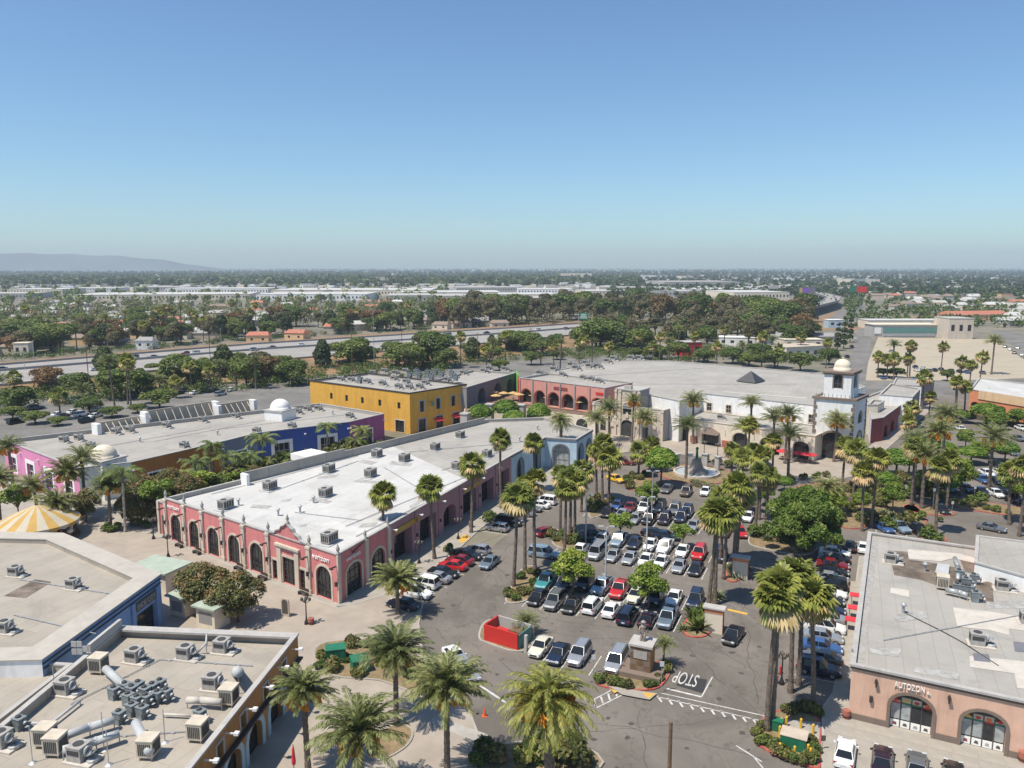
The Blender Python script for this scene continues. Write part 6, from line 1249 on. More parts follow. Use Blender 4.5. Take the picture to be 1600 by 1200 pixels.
kn = dict(saloon='saloon', hatchback='hatchback', sports_utility='sports utility', minivan='minivan', van='van', coupe='coupe', pickup='pickup')
def row(desc, items, ang, group, jit=.03):
    n = {}
    for k, it in enumerate(items):
        kind, col, x, y = it[:4]; fl_p = it[4] if len(it) > 4 else 0
        car(kind, col, x, y, ang + (math.pi if fl_p else 0) + R.uniform(-jit, jit), f'{col} {kn[kind]} {desc}, {ORD[k]} from the left', group)
r1 = [('saloon', 'black', 840, 939), ('sports_utility', 'grey', 866, 946), ('saloon', 'black', 893, 951), ('sports_utility', 'white', 926, 952, 1), ('saloon', 'white', 955, 958, 1), ('minivan', 'navy', 981, 968, 1), ('coupe', 'purple black', 1011, 973, 1), ('pickup', 'steel blue', 1043, 972)]
row('in the nearest double row, front side', r1, TOC, 'cars in the nearest double row')
r2 = [('pickup', 'teal', 853, 914), ('sports_utility', 'navy', 882, 918), ('sports_utility', 'black', 913, 917), ('pickup', 'light blue', 940, 922), ('pickup', 'red', 968, 927), ('saloon', 'cream', 993, 936), ('sports_utility', 'black', 1023, 940), ('saloon', 'white', 1053, 940), ('sports_utility', 'navy', 1086, 944)]
row('in the nearest double row, rear side', r2, TOC, 'cars in the nearest double row')
r3 = [('saloon', 'white', 908, 862, 1), ('van', 'silver', 933, 869), ('saloon', 'silver', 958, 873), ('saloon', 'silver', 984, 877), ('saloon', 'white', 1009, 880), ('saloon', 'white', 1033, 883), ('saloon', 'silver', 1061, 890), ('saloon', 'black', 1087, 894)]
row('in the second double row, front side', r3, TOC, 'cars in the second double row')
r4 = [('saloon', 'white', 940, 847), ('pickup', 'light blue', 967, 849), ('saloon', 'navy', 991, 853), ('saloon', 'white', 1016, 856), ('pickup', 'white', 1039, 860), ('saloon', 'white', 1066, 866), ('sports_utility', 'red', 1092, 870), ('sports_utility', 'navy', 1125, 873)]
row('in the second double row, rear side', r4, TOC, 'cars in the second double row')
row('in the shade left of the second double row', [('saloon', 'black', 912, 845), ('saloon', 'black', 928, 838)], AC + .3, 'cars in the second double row')
r5 = [('saloon', 'black', 949, 805), ('saloon', 'silver', 972, 808), ('saloon', 'silver', 992, 815), ('sports_utility', 'black', 1014, 816), ('sports_utility', 'purple black', 1038, 816), ('sports_utility', 'navy', 1064, 813), ('saloon', 'silver', 1083, 826)]
row('in the third double row, front side', r5, TOC, 'cars in the third double row')
r6 = [('saloon', 'blue', 964, 794), ('saloon', 'dark red', 984, 797), ('sports_utility', 'white', 1006, 798), ('minivan', 'navy', 1030, 797), ('sports_utility', 'grey', 1054, 801), ('sports_utility', 'navy', 1073, 805)]
row('in the third double row, rear side', r6, TOC, 'cars in the third double row')
row('nosed in behind the dark red car, third row', [('saloon', 'black', 1023, 838), ('saloon', 'navy', 1040, 842)], AC, 'cars in the third double row')
row('by the hedge of the drop off loop', [('saloon', 'grey', 1042, 768), ('sports_utility', 'brown', 1072, 773), ('saloon', 'white', 1102, 772)], TOC, 'cars along the loop hedge')
lr = [('saloon', 'navy', 630, 950), ('minivan', 'white', 648, 932), ('sports_utility', 'white', 662, 917), ('saloon', 'silver', 681, 908), ('saloon', 'black', 693, 900), ('saloon', 'red', 707, 889), ('saloon', 'dark red', 718, 881), ('saloon', 'black', 731, 872), ('hatchback', 'silver', 746, 864),
      ('hatchback', 'silver', 777, 829), ('sports_utility', 'black', 795, 820), ('saloon', 'grey', 803, 813), ('saloon', 'silver', 817, 805), ('saloon', 'grey', 828, 798), ('saloon', 'white', 841, 793), ('sports_utility', 'white', 851, 787)]
for k, (kind, col, x, y) in enumerate(lr): car(kind, col, x, y, AC + math.pi * (k % 3 != 1) + R.uniform(-.04, .04), f'{col} {kn[kind]} nosed in before the mauve shops, {ORD[k]} from the camera', 'cars parked before the mauve shops')
cols = ['navy', 'grey', 'blue', 'silver', 'white', 'silver', 'navy', 'black', 'white', 'black', 'silver', 'black', 'dark red', 'black', 'white']
kinds = ['sports_utility', 'saloon', 'saloon', 'saloon', 'minivan', 'saloon', 'saloon', 'hatchback', 'saloon', 'sports_utility', 'saloon', 'saloon', 'saloon', 'saloon', 'saloon']
ra0, ra1 = G(1279, 1052), G(1304, 868)
for k in range(15):
    q = ra0.lerp(ra1, k / 14); car(kinds[k], cols[k], q.x, q.y, AC + (math.pi if k % 4 == 1 else 0) + R.uniform(-.04, .04), f'{cols[k]} {kn[kinds[k]]} beside the food shop walkway, {ORD[k]} from the camera', 'cars parked beside the food shop', onpix=False)
row('behind the food shop corner by the pepper tree', [('saloon', 'black', 1328, 858), ('saloon', 'white', 1349, 860)], AX, 'cars behind the food shop')
fp = [('saloon', 'white', 1320, 1178, 'with dark sunroof'), ('saloon', 'purple black', 1378, 1190, 'with white window lettering'), ('saloon', 'grey', 1432, 1200, 'cut by the bottom edge'), ('saloon', 'black', 1490, 1215, 'cut by the bottom edge, far right')]
fx = math.atan2(tx.y, tx.x) if False else math.atan2((f1 - f0).y, (f1 - f0).x)
for kind, col, x, y, t in fp: car(kind, col, x, y + 6, fx + math.pi / 2, f'{col} {kind} {t} before the poster windows', 'cars before the food shop')
row('in the bays by the monument', [('saloon', 'cream', 845, 1017), ('saloon', 'navy', 872, 1028), ('sports_utility', 'silver', 905, 1030), ('minivan', 'silver', 963, 1040)], TOC, 'cars in the bays by the monument')
row('by the planting behind the food shop', [('saloon', 'blue', 1381, 829), ('sports_utility', 'light blue', 1405, 829), ('pickup', 'black', 1433, 833)], TOC + .5, 'cars behind the food shop')
for a in [('saloon', 'black', 1145, 999, AX + math.pi - .15, 'black saloon driving past the red topped pillar'), ('saloon', 'steel blue', 765, 884, AX + math.pi, 'steel blue saloon driving along the lane of the mauve shops'), ('saloon', 'yellow', 962, 752, AX + math.pi + 1.0, 'yellow taxi by the fan palms'), ('saloon', 'dark red', 977, 726, AC + .2, 'dark red car near the pale blue corner'),
          ('hatchback', 'dark red', 854, 836, AX - .5, 'dark red hatchback in the lane below the white cars'), ('minivan', 'light blue', 850, 870, AC + .1, 'light blue minivan crossing at the end of the second row'), ('saloon', 'red', 1156, 836, TOC + .3, 'bright red car among the fan palms of the middle island'), ('saloon', 'silver', 1132, 835, TOC, 'silver saloon beside the bright red car'),
          ('saloon', 'white', 712, 1033, AX + math.pi + .9, 'white saloon half hidden by the plaza date palm'), ('sports_utility', 'silver', 728, 1058, AX + math.pi + .9, 'silver car just below it behind the palm fronds'), ('saloon', 'silver', 1172, 785, TOC, 'silver saloon behind the palms of the loop'), ('saloon', 'white', 1168, 812, TOC, 'white saloon under the middle palms'),
          ('coupe', 'grey', 1549, 829, AC - .3, 'dark grey coupe driving past the white upper block'), ('saloon', 'white', 1500, 672, AX + .2, 'white saloon driving down the tower street')]: car(*a[:5], a[5], 'cars moving or standing alone')
rl = [('saloon', 'blue', 1535, 753), ('saloon', 'white', 1542, 743), ('saloon', 'white', 1563, 743), ('saloon', 'black', 1556, 755), ('saloon', 'black', 1557, 729), ('saloon', 'grey', 1540, 706), ('saloon', 'black', 1561, 707), ('saloon', 'red', 1580, 702), ('saloon', 'silver', 1580, 710), ('saloon', 'navy', 1484, 767), ('saloon', 'navy', 1509, 767), ('saloon', 'navy', 1532, 772), ('saloon', 'white', 1556, 775), ('sports_utility', 'navy', 1583, 783), ('saloon', 'grey', 1463, 760), ('saloon', 'black', 1470, 800), ('saloon', 'white', 1596, 672), ('saloon', 'grey', 1590, 688), ('saloon', 'silver', 1604, 720)]
for k, (kind, col, x, y) in enumerate(rl): car(kind, col, x, y, TOC + .35, f'{col} {kn[kind]} in the right car park, {ORD[k]} of the spread', 'cars in the right car park', full=y > 720)
bl_ = [(56, 640, 'navy'), (92, 650, 'white'), (115, 646, 'white'), (128, 650, 'white'), (98, 652, 'grey'), (112, 630, 'light blue'), (136, 660, 'black'), (150, 652, 'white'), (215, 620, 'blue'), (290, 612, 'grey'), (305, 616, 'white'), (320, 612, 'black'), (345, 618, 'silver'), (362, 611, 'white'), (40, 655, 'grey'), (25, 662, 'black'), (280, 616, 'black'), (335, 612, 'navy')]
for k, (x, y, c) in enumerate(bl_): car('saloon' if k % 3 else 'sports_utility', c, x, y, AX + .1 * (k % 3), f'{c} car in the lot behind the low shop row, {ORD[k]} of those seen', 'cars in the lot behind the shop row', full=False)
vl = [(1430, 572, 'navy'), (1432, 577, 'white'), (1443, 574, 'white'), (1451, 578, 'grey'), (1460, 577, 'black'), (1470, 576, 'navy'), (1486, 578, 'navy'), (1499, 579, 'navy'), (1510, 580, 'blue'), (1535, 581, 'grey'), (1440, 579, 'silver')]
for k, (x, y, c) in enumerate(vl): car('saloon', c, x, y + 3, 1.3, f'{c} car by the near edge of the vacant lot, {ORD[k]} in line', 'cars at the vacant lot', full=False)
# traffic on the freeway, both ways
def fway(x, y, col, kind, away, label):
    i = max(0, min(len(bar_e) - 2, sum(1 for q in bar_e[1:-1] if q[0] < x))); a, b = G(*bar_e[i], FZ), G(*bar_e[i + 1], FZ); an = math.atan2((b - a).y, (b - a).x); p = G(x, y, FZ); car(kind, col, p.x, p.y, an + (math.pi if away else 0), label, 'traffic on the freeway', full=False, z=FZ, onpix=False)
ft = [(209, 560, 'steel blue'), (239, 559, 'grey'), (291, 553, 'dark red'), (305, 553, 'white'), (150, 579, 'white'), (2, 578, 'black'), (398, 548, 'silver'), (425, 544, 'navy'), (404, 558, 'black'), (416, 559, 'white'), (515, 549, 'white'), (526, 547, 'black'), (580, 546, 'black'), (592, 548, 'grey'), (695, 539, 'white'), (700, 524, 'silver'), (826, 526, 'grey'), (812, 528, 'black'), (885, 515, 'grey'), (650, 526, 'white'), (760, 521, 'black'), (330, 570, 'silver'), (90, 586, 'grey'), (470, 540, 'white'), (840, 517, 'white')]
for k, (x, y, c) in enumerate(ft):
    md = np.interp(x, [q[0] for q in bar_e], [q[1] for q in bar_e]); fway(x, y, c, 'saloon' if k % 3 else 'sports_utility', y < md, f'{c} car on the freeway, {ORD[k % 24] if k < 24 else "last"} of the traffic')
for k, (x, y) in enumerate([(1562, 538), (1570, 543), (1578, 547), (1585, 553), (1590, 545), (1597, 556), (1565, 530)]): car('saloon', ['navy', 'grey', 'white', 'black', 'silver', 'white', 'blue'][k], x, y, .9, f'{["navy", "grey", "white", "black", "silver", "white", "blue"][k]} car on the boulevard at the right edge, {ORD[k]} one', 'cars on the boulevard', full=False)
for k in range(9): q = G(1326, 592).lerp(G(1350, 522), k / 8.5); car('saloon', ['blue', 'black', 'white', 'navy', 'silver', 'black', 'grey', 'white', 'navy'][k], q.x - 4.5 if k % 2 else q.x + 14 + k, q.y, AX + .2, f'{["blue", "black", "white", "navy", "silver", "black", "grey", "white", "navy"][k]} car parked along the side street by the cypresses, {ORD[k]} one', 'cars along the side street', full=False, onpix=False)
# ---- painted lines
ax = Vector((math.cos(AX), math.sin(AX), 0)); rx = Vector((math.cos(AC), math.sin(AC), 0))
oil = MB()
def blot(c, r):
    n = 9; pts = [(c.x + r * R.uniform(.5, 1.1) * math.cos(2 * math.pi * k / n), c.y + r * R.uniform(.5, 1.1) * math.sin(2 * math.pi * k / n), .0095) for k in range(n)]; oil.add(pts, [tuple(range(n))])
for rw_ in (r1, r2, r3, r4, r5, r6):
    for it in rw_:
        c = G(it[2], it[3]); blot(c + ax * R.uniform(-2.4, -.6) + rx * R.uniform(-.5, .5), R.uniform(.15, .45)); blot(c + ax * R.uniform(.5, 2.8), R.uniform(.1, .3))
for k in range(130): blot(G(R.uniform(680, 1290), R.uniform(790, 1190)), R.uniform(.08, .5))
def tar(a, b, w=.07, wig=.9):
    n = max(4, int((b - a).length / 1.5)); p = None; d = (b - a).normalized(); s_ = Vector((-d.y, d.x, 0)); o_ = 0.0; last = a
    for k in range(1, n + 1):
        o_ = o_ * .8 + R.uniform(-wig, wig) * .5; q = a.lerp(b, k / n) + s_ * o_; seg(oil, last, q, w * R.uniform(.6, 1.5), .0085 + .0004 * (k % 2)); last = q
for a, b in (((690, 900), (900, 760)), ((700, 960), (860, 790)), ((800, 960), (1060, 995)), ((850, 985), (1070, 1010)), ((900, 890), (1110, 920)), ((930, 1130), (1200, 1180)), ((1000, 1110), (1010, 1200)), ((1060, 1000), (1180, 1120)), ((1100, 1000), (1190, 1050)), ((780, 1030), (900, 1100)), ((680, 980), (760, 1090)), ((1110, 930), (1200, 960)), ((1150, 900), (1180, 1100)), ((880, 830), (1100, 850)), ((760, 870), (850, 960)), ((870, 1150), (1150, 1120)), ((1480, 840), (1600, 860)), ((1380, 790), (1400, 730)), ((1400, 690), (1440, 650)), ((1110, 720), (1160, 770)), ((1140, 735), (1230, 765))): tar(G(*a), G(*b))
oil.build('tar_and_oil_stains', M['tarstain'])['kind'] = 'structure'
def bayrow(items, half=2.5, ext=1):
    c = [G(i[2], i[3]) for i in items]; sp = (c[-1] - c[0]) / (len(c) - 1)
    for i in range(-ext, len(c) + ext): a = c[0] + sp * (i - .5); seg(lines, a - ax * half, a + ax * half)
for it in (r1, r2, r3, r4, r5, r6): bayrow(it)
for k in range(16): a = ra0.lerp(ra1, (k - .5) / 14); seg(lines, a - rx * 2.4, a + rx * 2.4)
for i in range(len(lr)): p = G(lr[i][2], lr[i][3]); seg(lines, p - ax * 1.35 - rx * 2.2, p - ax * 1.35 + rx * 2.6)
for q in ((830, 1005), (857, 1022), (886, 1032), (930, 1040)): p = G(*q); seg(lines, p - ax * 2.4, p + ax * 2.4)
for q in ((1292, 1180), (1350, 1188), (1405, 1196), (1462, 1206)): p = G(q[0], q[1] + 10); seg(lines, p - ty * 2.6 if False else p - Vector((-math.sin(fx), math.cos(fx), 0)) * 2.6, p + Vector((-math.sin(fx), math.cos(fx), 0)) * 2.6)
for a, b in (((1368, 828), (1372, 838)), ((1393, 825), (1390, 840)), ((1419, 828), (1415, 842))): seg(lines, G(*a), G(*b))
# crossing with slanting bars, stop box, bottom line
for a, b in (((1028, 1089), (1205, 1130)), ((1033, 1083), (1210, 1122)), ((928, 1093), (965, 1073)), ((932, 1106), (972, 1086)), ((1042, 1076), (1096, 1089)), ((1096, 1089), (1113, 1058)), ((748, 1070), (792, 1099)), ((1178, 1183), (1192, 1200)), ((1150, 1165), (1190, 1190))): seg(lines, G(*a), G(*b), .28 if a[0] in (1042, 748) else .14)
for k in range(11): a = G(1027 + 16.5 * k, 1087 + 3.9 * k); b = G(1034 + 16.5 * k, 1097 + 3.9 * k); seg(lines, a, b, .22)
for k in range(4): a = G(931 + 11 * k, 1104 - 5.2 * k); b = G(928 + 11 * k, 1094 - 5.2 * k); seg(lines, a, b, .2)
lines.build('road_markings', M['whiteline'])['kind'] = 'structure'
flat('asphalt_patch', pix([(1057, 1071), (1066, 1056), (1105, 1062), (1099, 1084)]), .011, 'blackpatch')
def ground_text(s, pos, width, height, ang, m):
    cu = bpy.data.curves.new('road_lettering', 'FONT'); cu.body = s; cu.size = 1; cu.extrude = 0.002; cu.materials.append(M[m]); o = bpy.data.objects.new('road_lettering', cu); C.objects.link(o); bpy.context.view_layer.update(); w, h = o.dimensions.x, o.dimensions.y
    dg = bpy.context.evaluated_depsgraph_get(); me = bpy.data.meshes.new_from_object(o.evaluated_get(dg)); bpy.data.objects.remove(o); q = link('road_lettering', me); q.matrix_world = Matrix.Translation(pos) @ Matrix.Rotation(ang, 4, 'Z') @ Matrix.Diagonal((width / w, height / h, 1, 1)); q['kind'] = 'structure'; return q
sp_ = G(1094.5, 1056, .018); e = (G(1061, 1050) - G(1098, 1058)); ground_text('STOP', sp_, e.length, 2.7, math.atan2(e.y, e.x), 'whiteline')
# islands with kerbs
for poly, kb, z in (([(786, 940), (800, 945), (828, 940), (848, 910), (838, 884), (815, 886), (798, 918)], 'kerb', .15), ([(745, 1000), (752, 975), (770, 966), (838, 985), (832, 1014), (806, 1022), (760, 1006)], 'kerb', .15), ([(947, 1077), (1022, 1082), (1042, 1066), (1049, 1048), (1040, 1036), (986, 1030), (956, 1056), (932, 1052), (928, 1068)], 'redkerb', .15),
                    ([(1063, 992), (1072, 965), (1098, 943), (1130, 950), (1112, 992), (1090, 999)], 'redkerb', .15), ([(858, 852), (868, 830), (897, 832), (908, 848), (896, 862)], 'kerb', .15), ([(917, 812), (922, 785), (957, 776), (964, 796), (940, 807)], 'kerb', .15), ([(976, 764), (984, 742), (1010, 735), (1022, 750), (1002, 770)], 'redkerb', .15), ([(1132, 908), (1138, 880), (1157, 874), (1172, 890), (1152, 912)], 'redkerb', .15),
                    ([(1164, 850), (1178, 825), (1240, 830), (1286, 852), (1262, 872), (1190, 858)], 'kerb', .15), ([(1225, 778), (1240, 758), (1330, 752), (1374, 762), (1452, 800), (1442, 838), (1370, 818), (1330, 832), (1250, 802)], 'redkerb', .15), ([(1475, 792), (1492, 778), (1590, 793), (1720, 815), (1720, 834), (1590, 808)], 'redkerb', .15), ([(1404, 792), (1432, 786), (1497, 800), (1488, 808), (1430, 803)], 'redkerb', .15),
                    ([(1176, 1168), (1182, 1138), (1200, 1112), (1282, 1104), (1284, 1200), (1278, 1206)], 'redkerb', .15), ([(1425, 860), (1440, 832), (1480, 838), (1478, 852), (1450, 864)], 'redkerb', .14)): slab('planter_island', smoothpoly(ccw([xy(p) for p in pix(poly)]), 2), z, 'mulch', kb)
slab('planter_bed', smoothpoly([xy(p) for p in pix([(485, 1015), (520, 1000), (600, 1008), (652, 1028), (703, 1062), (662, 1092), (612, 1072), (590, 1064), (530, 1062), (498, 1050)])], 2), .22, 'mulch', 'concrete'); slab('planter_bed', smoothpoly([xy(p) for p in pix([(560, 1160), (620, 1130), (650, 1140), (640, 1170), (580, 1200)])], 2), .2, 'mulch', 'concrete'); slab('planter_bed', smoothpoly([xy(p) for p in pix([(720, 1215), (760, 1160), (920, 1160), (960, 1215)])], 2), .2, 'mulch', 'concrete')
flat('ramp', pix([(949, 1074), (1027, 1086), (1015, 1096), (972, 1088)]), .20, 'concrete'); flat('ramp', pix([(948, 1074), (952, 1078), (965, 1083), (960, 1086)]), .205, 'yellowline'); flat('ramp', pix([(1004, 1084), (1024, 1087), (1013, 1094), (1008, 1090)]), .205, 'yellowline'); flat('ramp', pix([(716, 845), (724, 836), (738, 840), (722, 850)]), .135, 'yellowline'); flat('speed_hump', pix([(1137, 951), (1168, 958), (1167, 961), (1137, 954)]), .02, 'yellowline')
slab('path', pix([(668, 1128), (684, 1122), (764, 1150), (748, 1165)]), .13, 'kerb')
def spot(x): return ['at the left edge', 'left of the pole', 'above the shop row', 'above the white dome', 'above the yellow store', 'by the light mast', 'above the arcade', 'near the green sign', 'above the stone front', 'above the hall', 'above the skylight', 'near the viaduct', 'beside the side street'][max(0, min(12, int(x / 105)))]
# ---------------------------------------------------------------- street furniture
def lamp_post(x, y, h, label, group, heads=1, pole='metal', arm=2.2, ang=0.0):
    b = G(x, y); r = thing('street_lamp', label, 'street lamp', b, group); mb = MB(); mb.tube([b, b + Vector((0, 0, h))], [.13, .08], 7); mb.build('pole', M[pole], r)
    for k in range(heads):
        a = ang + k * math.pi; t = b + Vector((math.cos(a) * arm, math.sin(a) * arm, h + .3)); mb = MB(); mb.tube([b + Vector((0, 0, h)), (b + t) / 2 + Vector((0, 0, h / 2 + .2)), t], .05, 5); mb.build('arm', M[pole], r); mb = MB(); mb.box(t, (.7, .3, .16), a); mb.build('lamp_head', M['duct'], r)
def globe_lamp(x, y, label):
    b = G(x, y, .1); r = thing('street_lamp', label, 'street lamp', b, 'ornate plaza lamps'); mb = MB(); mb.lathe([(.3, 0), (.26, .3), (.12, .6), (.08, 1.2), (.07, 3.0), (.1, 3.05)], 8, b); mb.build('post', M['black'], r)
    for k in range(4): a = k * math.pi / 2; e = b + Vector((.5 * math.cos(a), .5 * math.sin(a), 3.1)); mb = MB(); mb.tube([b + Vector((0, 0, 2.8)), e], .035, 5); mb.build('arm', M['black'], r); mb = MB(); mb.lathe([(.1, 0), (.2, .12), (.18, .38), (.05, .5)], 8, e); mb.build('lantern', M['frame'], r)
    mb = MB(); mb.lathe([(.1, 0), (.22, .12), (.2, .42), (.05, .6)], 8, b + Vector((0, 0, 3.1))); mb.build('lantern', M['frame'], r)
for q in ((479, 975, 'ornate five lantern lamp near the pink corner with a barrel at its foot'), (263, 870, 'ornate lantern lamp before the first pink arches'), (1221, 1068, 'dark lantern lamp among the palm cluster by the food shop'), (655, 880, 'dark lantern lamp at the kerb by the red cars'), (716, 842, 'dark lantern lamp at the yellow ramp'), (967, 715, 'lantern lamp before the stone front'), (1100, 712, 'lantern lamp at the arcade kerb behind the fountain'), (1121, 716, 'lantern lamp right of it at the arcade kerb'), (240, 842, 'dark lantern lamp at the far pink corner')): globe_lamp(*q)
lamp_post(585, 577, 26, 'very tall grey light mast by the freeway slope', 'freeway masts', 2, 'metal', 1.5)
lamp_post(946, 915, 8.5, 'pale car park lamp post among the nearest double row', 'car park lamps', 2, 'duct', .8); lamp_post(1010, 865, 9, 'pale car park lamp post in the second double row', 'car park lamps', 2, 'duct', .8); lamp_post(1018, 815, 9, 'dark car park lamp post in the third double row', 'car park lamps', 2, 'metal', .8); lamp_post(915, 850, 8, 'pale lamp post by the shaded black cars', 'car park lamps', 1, 'duct', .8)
for k, x in enumerate((40, 54, 302, 346, 520, 612, 747, 857, 884, 960)): lamp_post(x, float(np.interp(x, [q[0] for q in bar_e], [q[1] for q in bar_e])) - (8 if k % 2 else -14), 10.5, f'slim freeway lamp, {ORD[k]} along the road', 'freeway lamps', 1, 'metal', 2.5, 2.0)
def pole(x, y, yt, label, r0=.16, m='wood', cross=True):
    b = G(x, y); h = HT(x, y, yt); r = thing('utility_pole', label, 'utility pole', b, 'wooden poles'); mb = MB(); mb.tube([b, b + Vector((0, 0, h))], [r0, r0 * .75], 7); mb.build('pole', M[m], r)
    if cross: mb = MB(); mb.box((b.x, b.y, h - .7), (2.2, .1, .12), .4); mb.build('crossarm', M[m], r)
    return b + Vector((0, 0, h))
pole(1044, 1262, 1128, 'bare wooden pole rising from the bottom edge', .2, 'wood', False)
tops = [pole(x, y, t, f'dark wooden pole by the freeway, {ORD[k]} along it') for k, (x, y, t) in enumerate([(141, 625, 534), (331, 605, 533), (551, 592, 512), (629, 585, 515), (655, 580, 505), (746, 570, 520), (829, 560, 512), (980, 545, 488)])]
wr_ = MB()
for a, b in zip(tops[:-1], tops[1:]): m_ = (a + b) / 2 - Vector((0, 0, 1.2)); wr_.tube([a, m_, b], .03, 4)
o = wr_.build('overhead_wire', M['black']); tag(o, 'thin overhead wire strung between the wooden poles by the freeway', 'wire')
def bx_thing(name, label, cat, x, y, size, m, rot=0, group=None, lid=None, z=.15):
    b = G(x, y); r = thing(name, label, cat, b, group); mb = MB(); mb.box((b.x, b.y, z + size[2] / 2), size, rot); mb.build('cabinet', M[m], r); mb = MB(); mb.box((b.x, b.y, z + size[2] + .04), (size[0] + .12, size[1] + .12, .08), rot); mb.build('lid', M[lid or m], r)
    mb = MB(); cr, sr = math.cos(rot), math.sin(rot)
    for k in range(3): lx = (k - 1) * size[0] * .3; mb.box((b.x + lx * cr + sr * (size[1] / 2 + .01), b.y + lx * sr - cr * (size[1] / 2 + .01), z + size[2] * .5), (size[0] * .26, .03, size[2] * .8), rot)
    mb.build('door', M['utilgreen'], r); return r
bx_thing('utility_box', 'green utility box in the planter, taller one to the left', 'utility box', 525, 1034, (2.2, 1.6, 1.6), 'utilgreen', .25, 'green utility boxes', z=.2); bx_thing('utility_box', 'green utility box in the planter, lower one beside the palm', 'utility box', 562, 1050, (1.8, 1.7, 1.5), 'utilgreen', .4, 'green utility boxes', z=.2); bx_thing('utility_box', 'green striped transformer box ringed by yellow bollards', 'utility box', 1240, 1168, (2.3, 1.6, 1.3), 'utilgreen', fx, 'green utility boxes', 'tanwall'); bx_thing('utility_box', 'small green box behind the palm trunks by the food shop', 'utility box', 1214, 1142, (1, .8, 1), 'utilgreen', fx, 'green utility boxes')
for k, (x, y) in enumerate([(1218, 1180), (1241, 1185), (1262, 1182), (1218, 1153), (1270, 1150), (1228, 1138), (1251, 1141), (1220, 1140), (1266, 1188)]):
    b = G(x, y); r = thing('bollard', f'yellow bollard round the green transformer, {ORD[k]} around it', 'bollard', b, 'yellow bollards'); mb = MB(); mb.tube([b, b + Vector((0, 0, 1.15))], .13, 9); mb.build('post', M['yellowpaint'], r); mb = MB(); mb.ball(b + Vector((0, 0, 1.15)), .13, 8); mb.build('cap', M['yellowpaint'], r)
slab('transformer_pad', pix([(1226, 1128), (1282, 1132), (1280, 1158), (1228, 1152)]), .24, 'concrete')
for k, (x, y, lb) in enumerate([(712, 1087, 'behind the plaza date palm'), (730, 1103, 'between the other two'), (757, 1119, 'nearest the corner path')]):
    b = G(x, y); r = thing('traffic_cone', 'orange traffic cone by the white stop line, ' + lb, 'traffic cone', b, 'orange cones'); mb = MB(); mb.lathe([(.2, .04), (.05, .85), (.02, .9)], 10, b); mb.build('cone', M['orangecone'], r); mb = MB(); mb.box((b.x, b.y, .03), (.5, .5, .05)); mb.build('foot', M['orangecone'], r)
for k, (x, y) in enumerate([(1219, 1053), (1214, 1067)]):
    b = G(x, y); r = thing('traffic_cone', f'red marker post beside the palm trunks by the food shop, {ORD[k]} one', 'marker', b, 'red markers'); mb = MB(); mb.tube([b, b + Vector((0, 0, .9))], .12, 8); mb.build('post', M['redcanvas'], r); mb = MB(); mb.lathe([(.25, 0), (.2, .08)], 8, b); mb.build('foot', M['black'], r)
def umbrella(x, y, z, rad, m, label, group, h=2.4):
    b = G(x, y, z); r = thing('umbrella', label, 'umbrella', b, group); mb = MB(); mb.tube([b, b + Vector((0, 0, h + .4))], .04, 5); mb.build('pole', M['frame'], r); mb = MB(); mb.lathe([(rad, h - .15), (rad, h - .05), (rad * .5, h + .25), (.03, h + .5)], 8, b); mb.build('canopy', M[m], r)
    mb = MB(); mb.lathe([(.5, .7), (.5, .75)], 8, b); mb.build('table', M['brownstone'], r)
for k, (x, y) in enumerate([(770, 618), (783, 611), (787, 620), (802, 620), (812, 622), (824, 614), (834, 623), (842, 616), (858, 627), (866, 619), (882, 630), (888, 622), (905, 634), (913, 627), (775, 624), (922, 634)]): umbrella(x, y + 6, ZT, 1.7, 'umbrella', f'ochre umbrella on the restaurant terrace, {ORD[k]} from the yellow store', 'ochre terrace umbrellas')
b = G(460, 1215, .1); r = thing('umbrella', 'folded red umbrella at the bottom beside the tan store', 'umbrella', b); mb = MB(); mb.tube([b, b + Vector((0, 0, 3.2))], .04, 5); mb.build('pole', M['frame'], r); mb = MB(); mb.lathe([(.16, 1.3), (.2, 1.6), (.1, 2.8), (.02, 3.1)], 8, b); mb.build('canopy', M['redcanvas'], r)
for k, (x, y) in enumerate([(1222, 713), (1248, 716), (1258, 718), (1266, 719)]): umbrella(x, y + 5, .12, 1.5, 'redcanvas', f'red café umbrella left of the bell tower, {ORD[k]} one', 'red café umbrellas', 2.1)
def canopy4(x, y, label):
    b = G(x, y, .12); r = thing('canopy', label, 'canopy', b, 'red walkway canopies'); mb = MB(); mb.box((b.x, b.y, 1.5), (1.7, 1.3, .12), AC); mb.build('top', M['redcanvas'], r)
    for i in (-.7, .7): mb = MB(); mb.tube([(b.x + i, b.y, .12), (b.x + i, b.y, 1.45)], .04, 5); mb.build('post', M['frame'], r)
for k, (x, y) in enumerate([(1340, 945), (1337, 965), (1333, 984)]): canopy4(x - 2, y, f'red square canopy on the walkway beside the food shop, {ORD[k]} from the back')
def bench(x, y, ang, label):
    b = G(x, y, .1); r = thing('bench', label, 'bench', b, 'benches before the pink arches'); r.rotation_euler = (0, 0, ang)
    def pt(n, c, s):
        mb = MB(); mb.box(c, s); o = mb.build(n, M['darkframe']); o.parent = r
    for k in range(3): pt('seat_slat', (0, -.22 + k * .2, .46), (1.7, .15, .05)); pt('back_slat', (0, .32, .6 + k * .16), (1.7, .05, .12))
    for s in (-.75, .75): pt('leg', (s, 0, .22), (.08, .6, .44))
Fp_ = Fac(PK[7], PK[0])
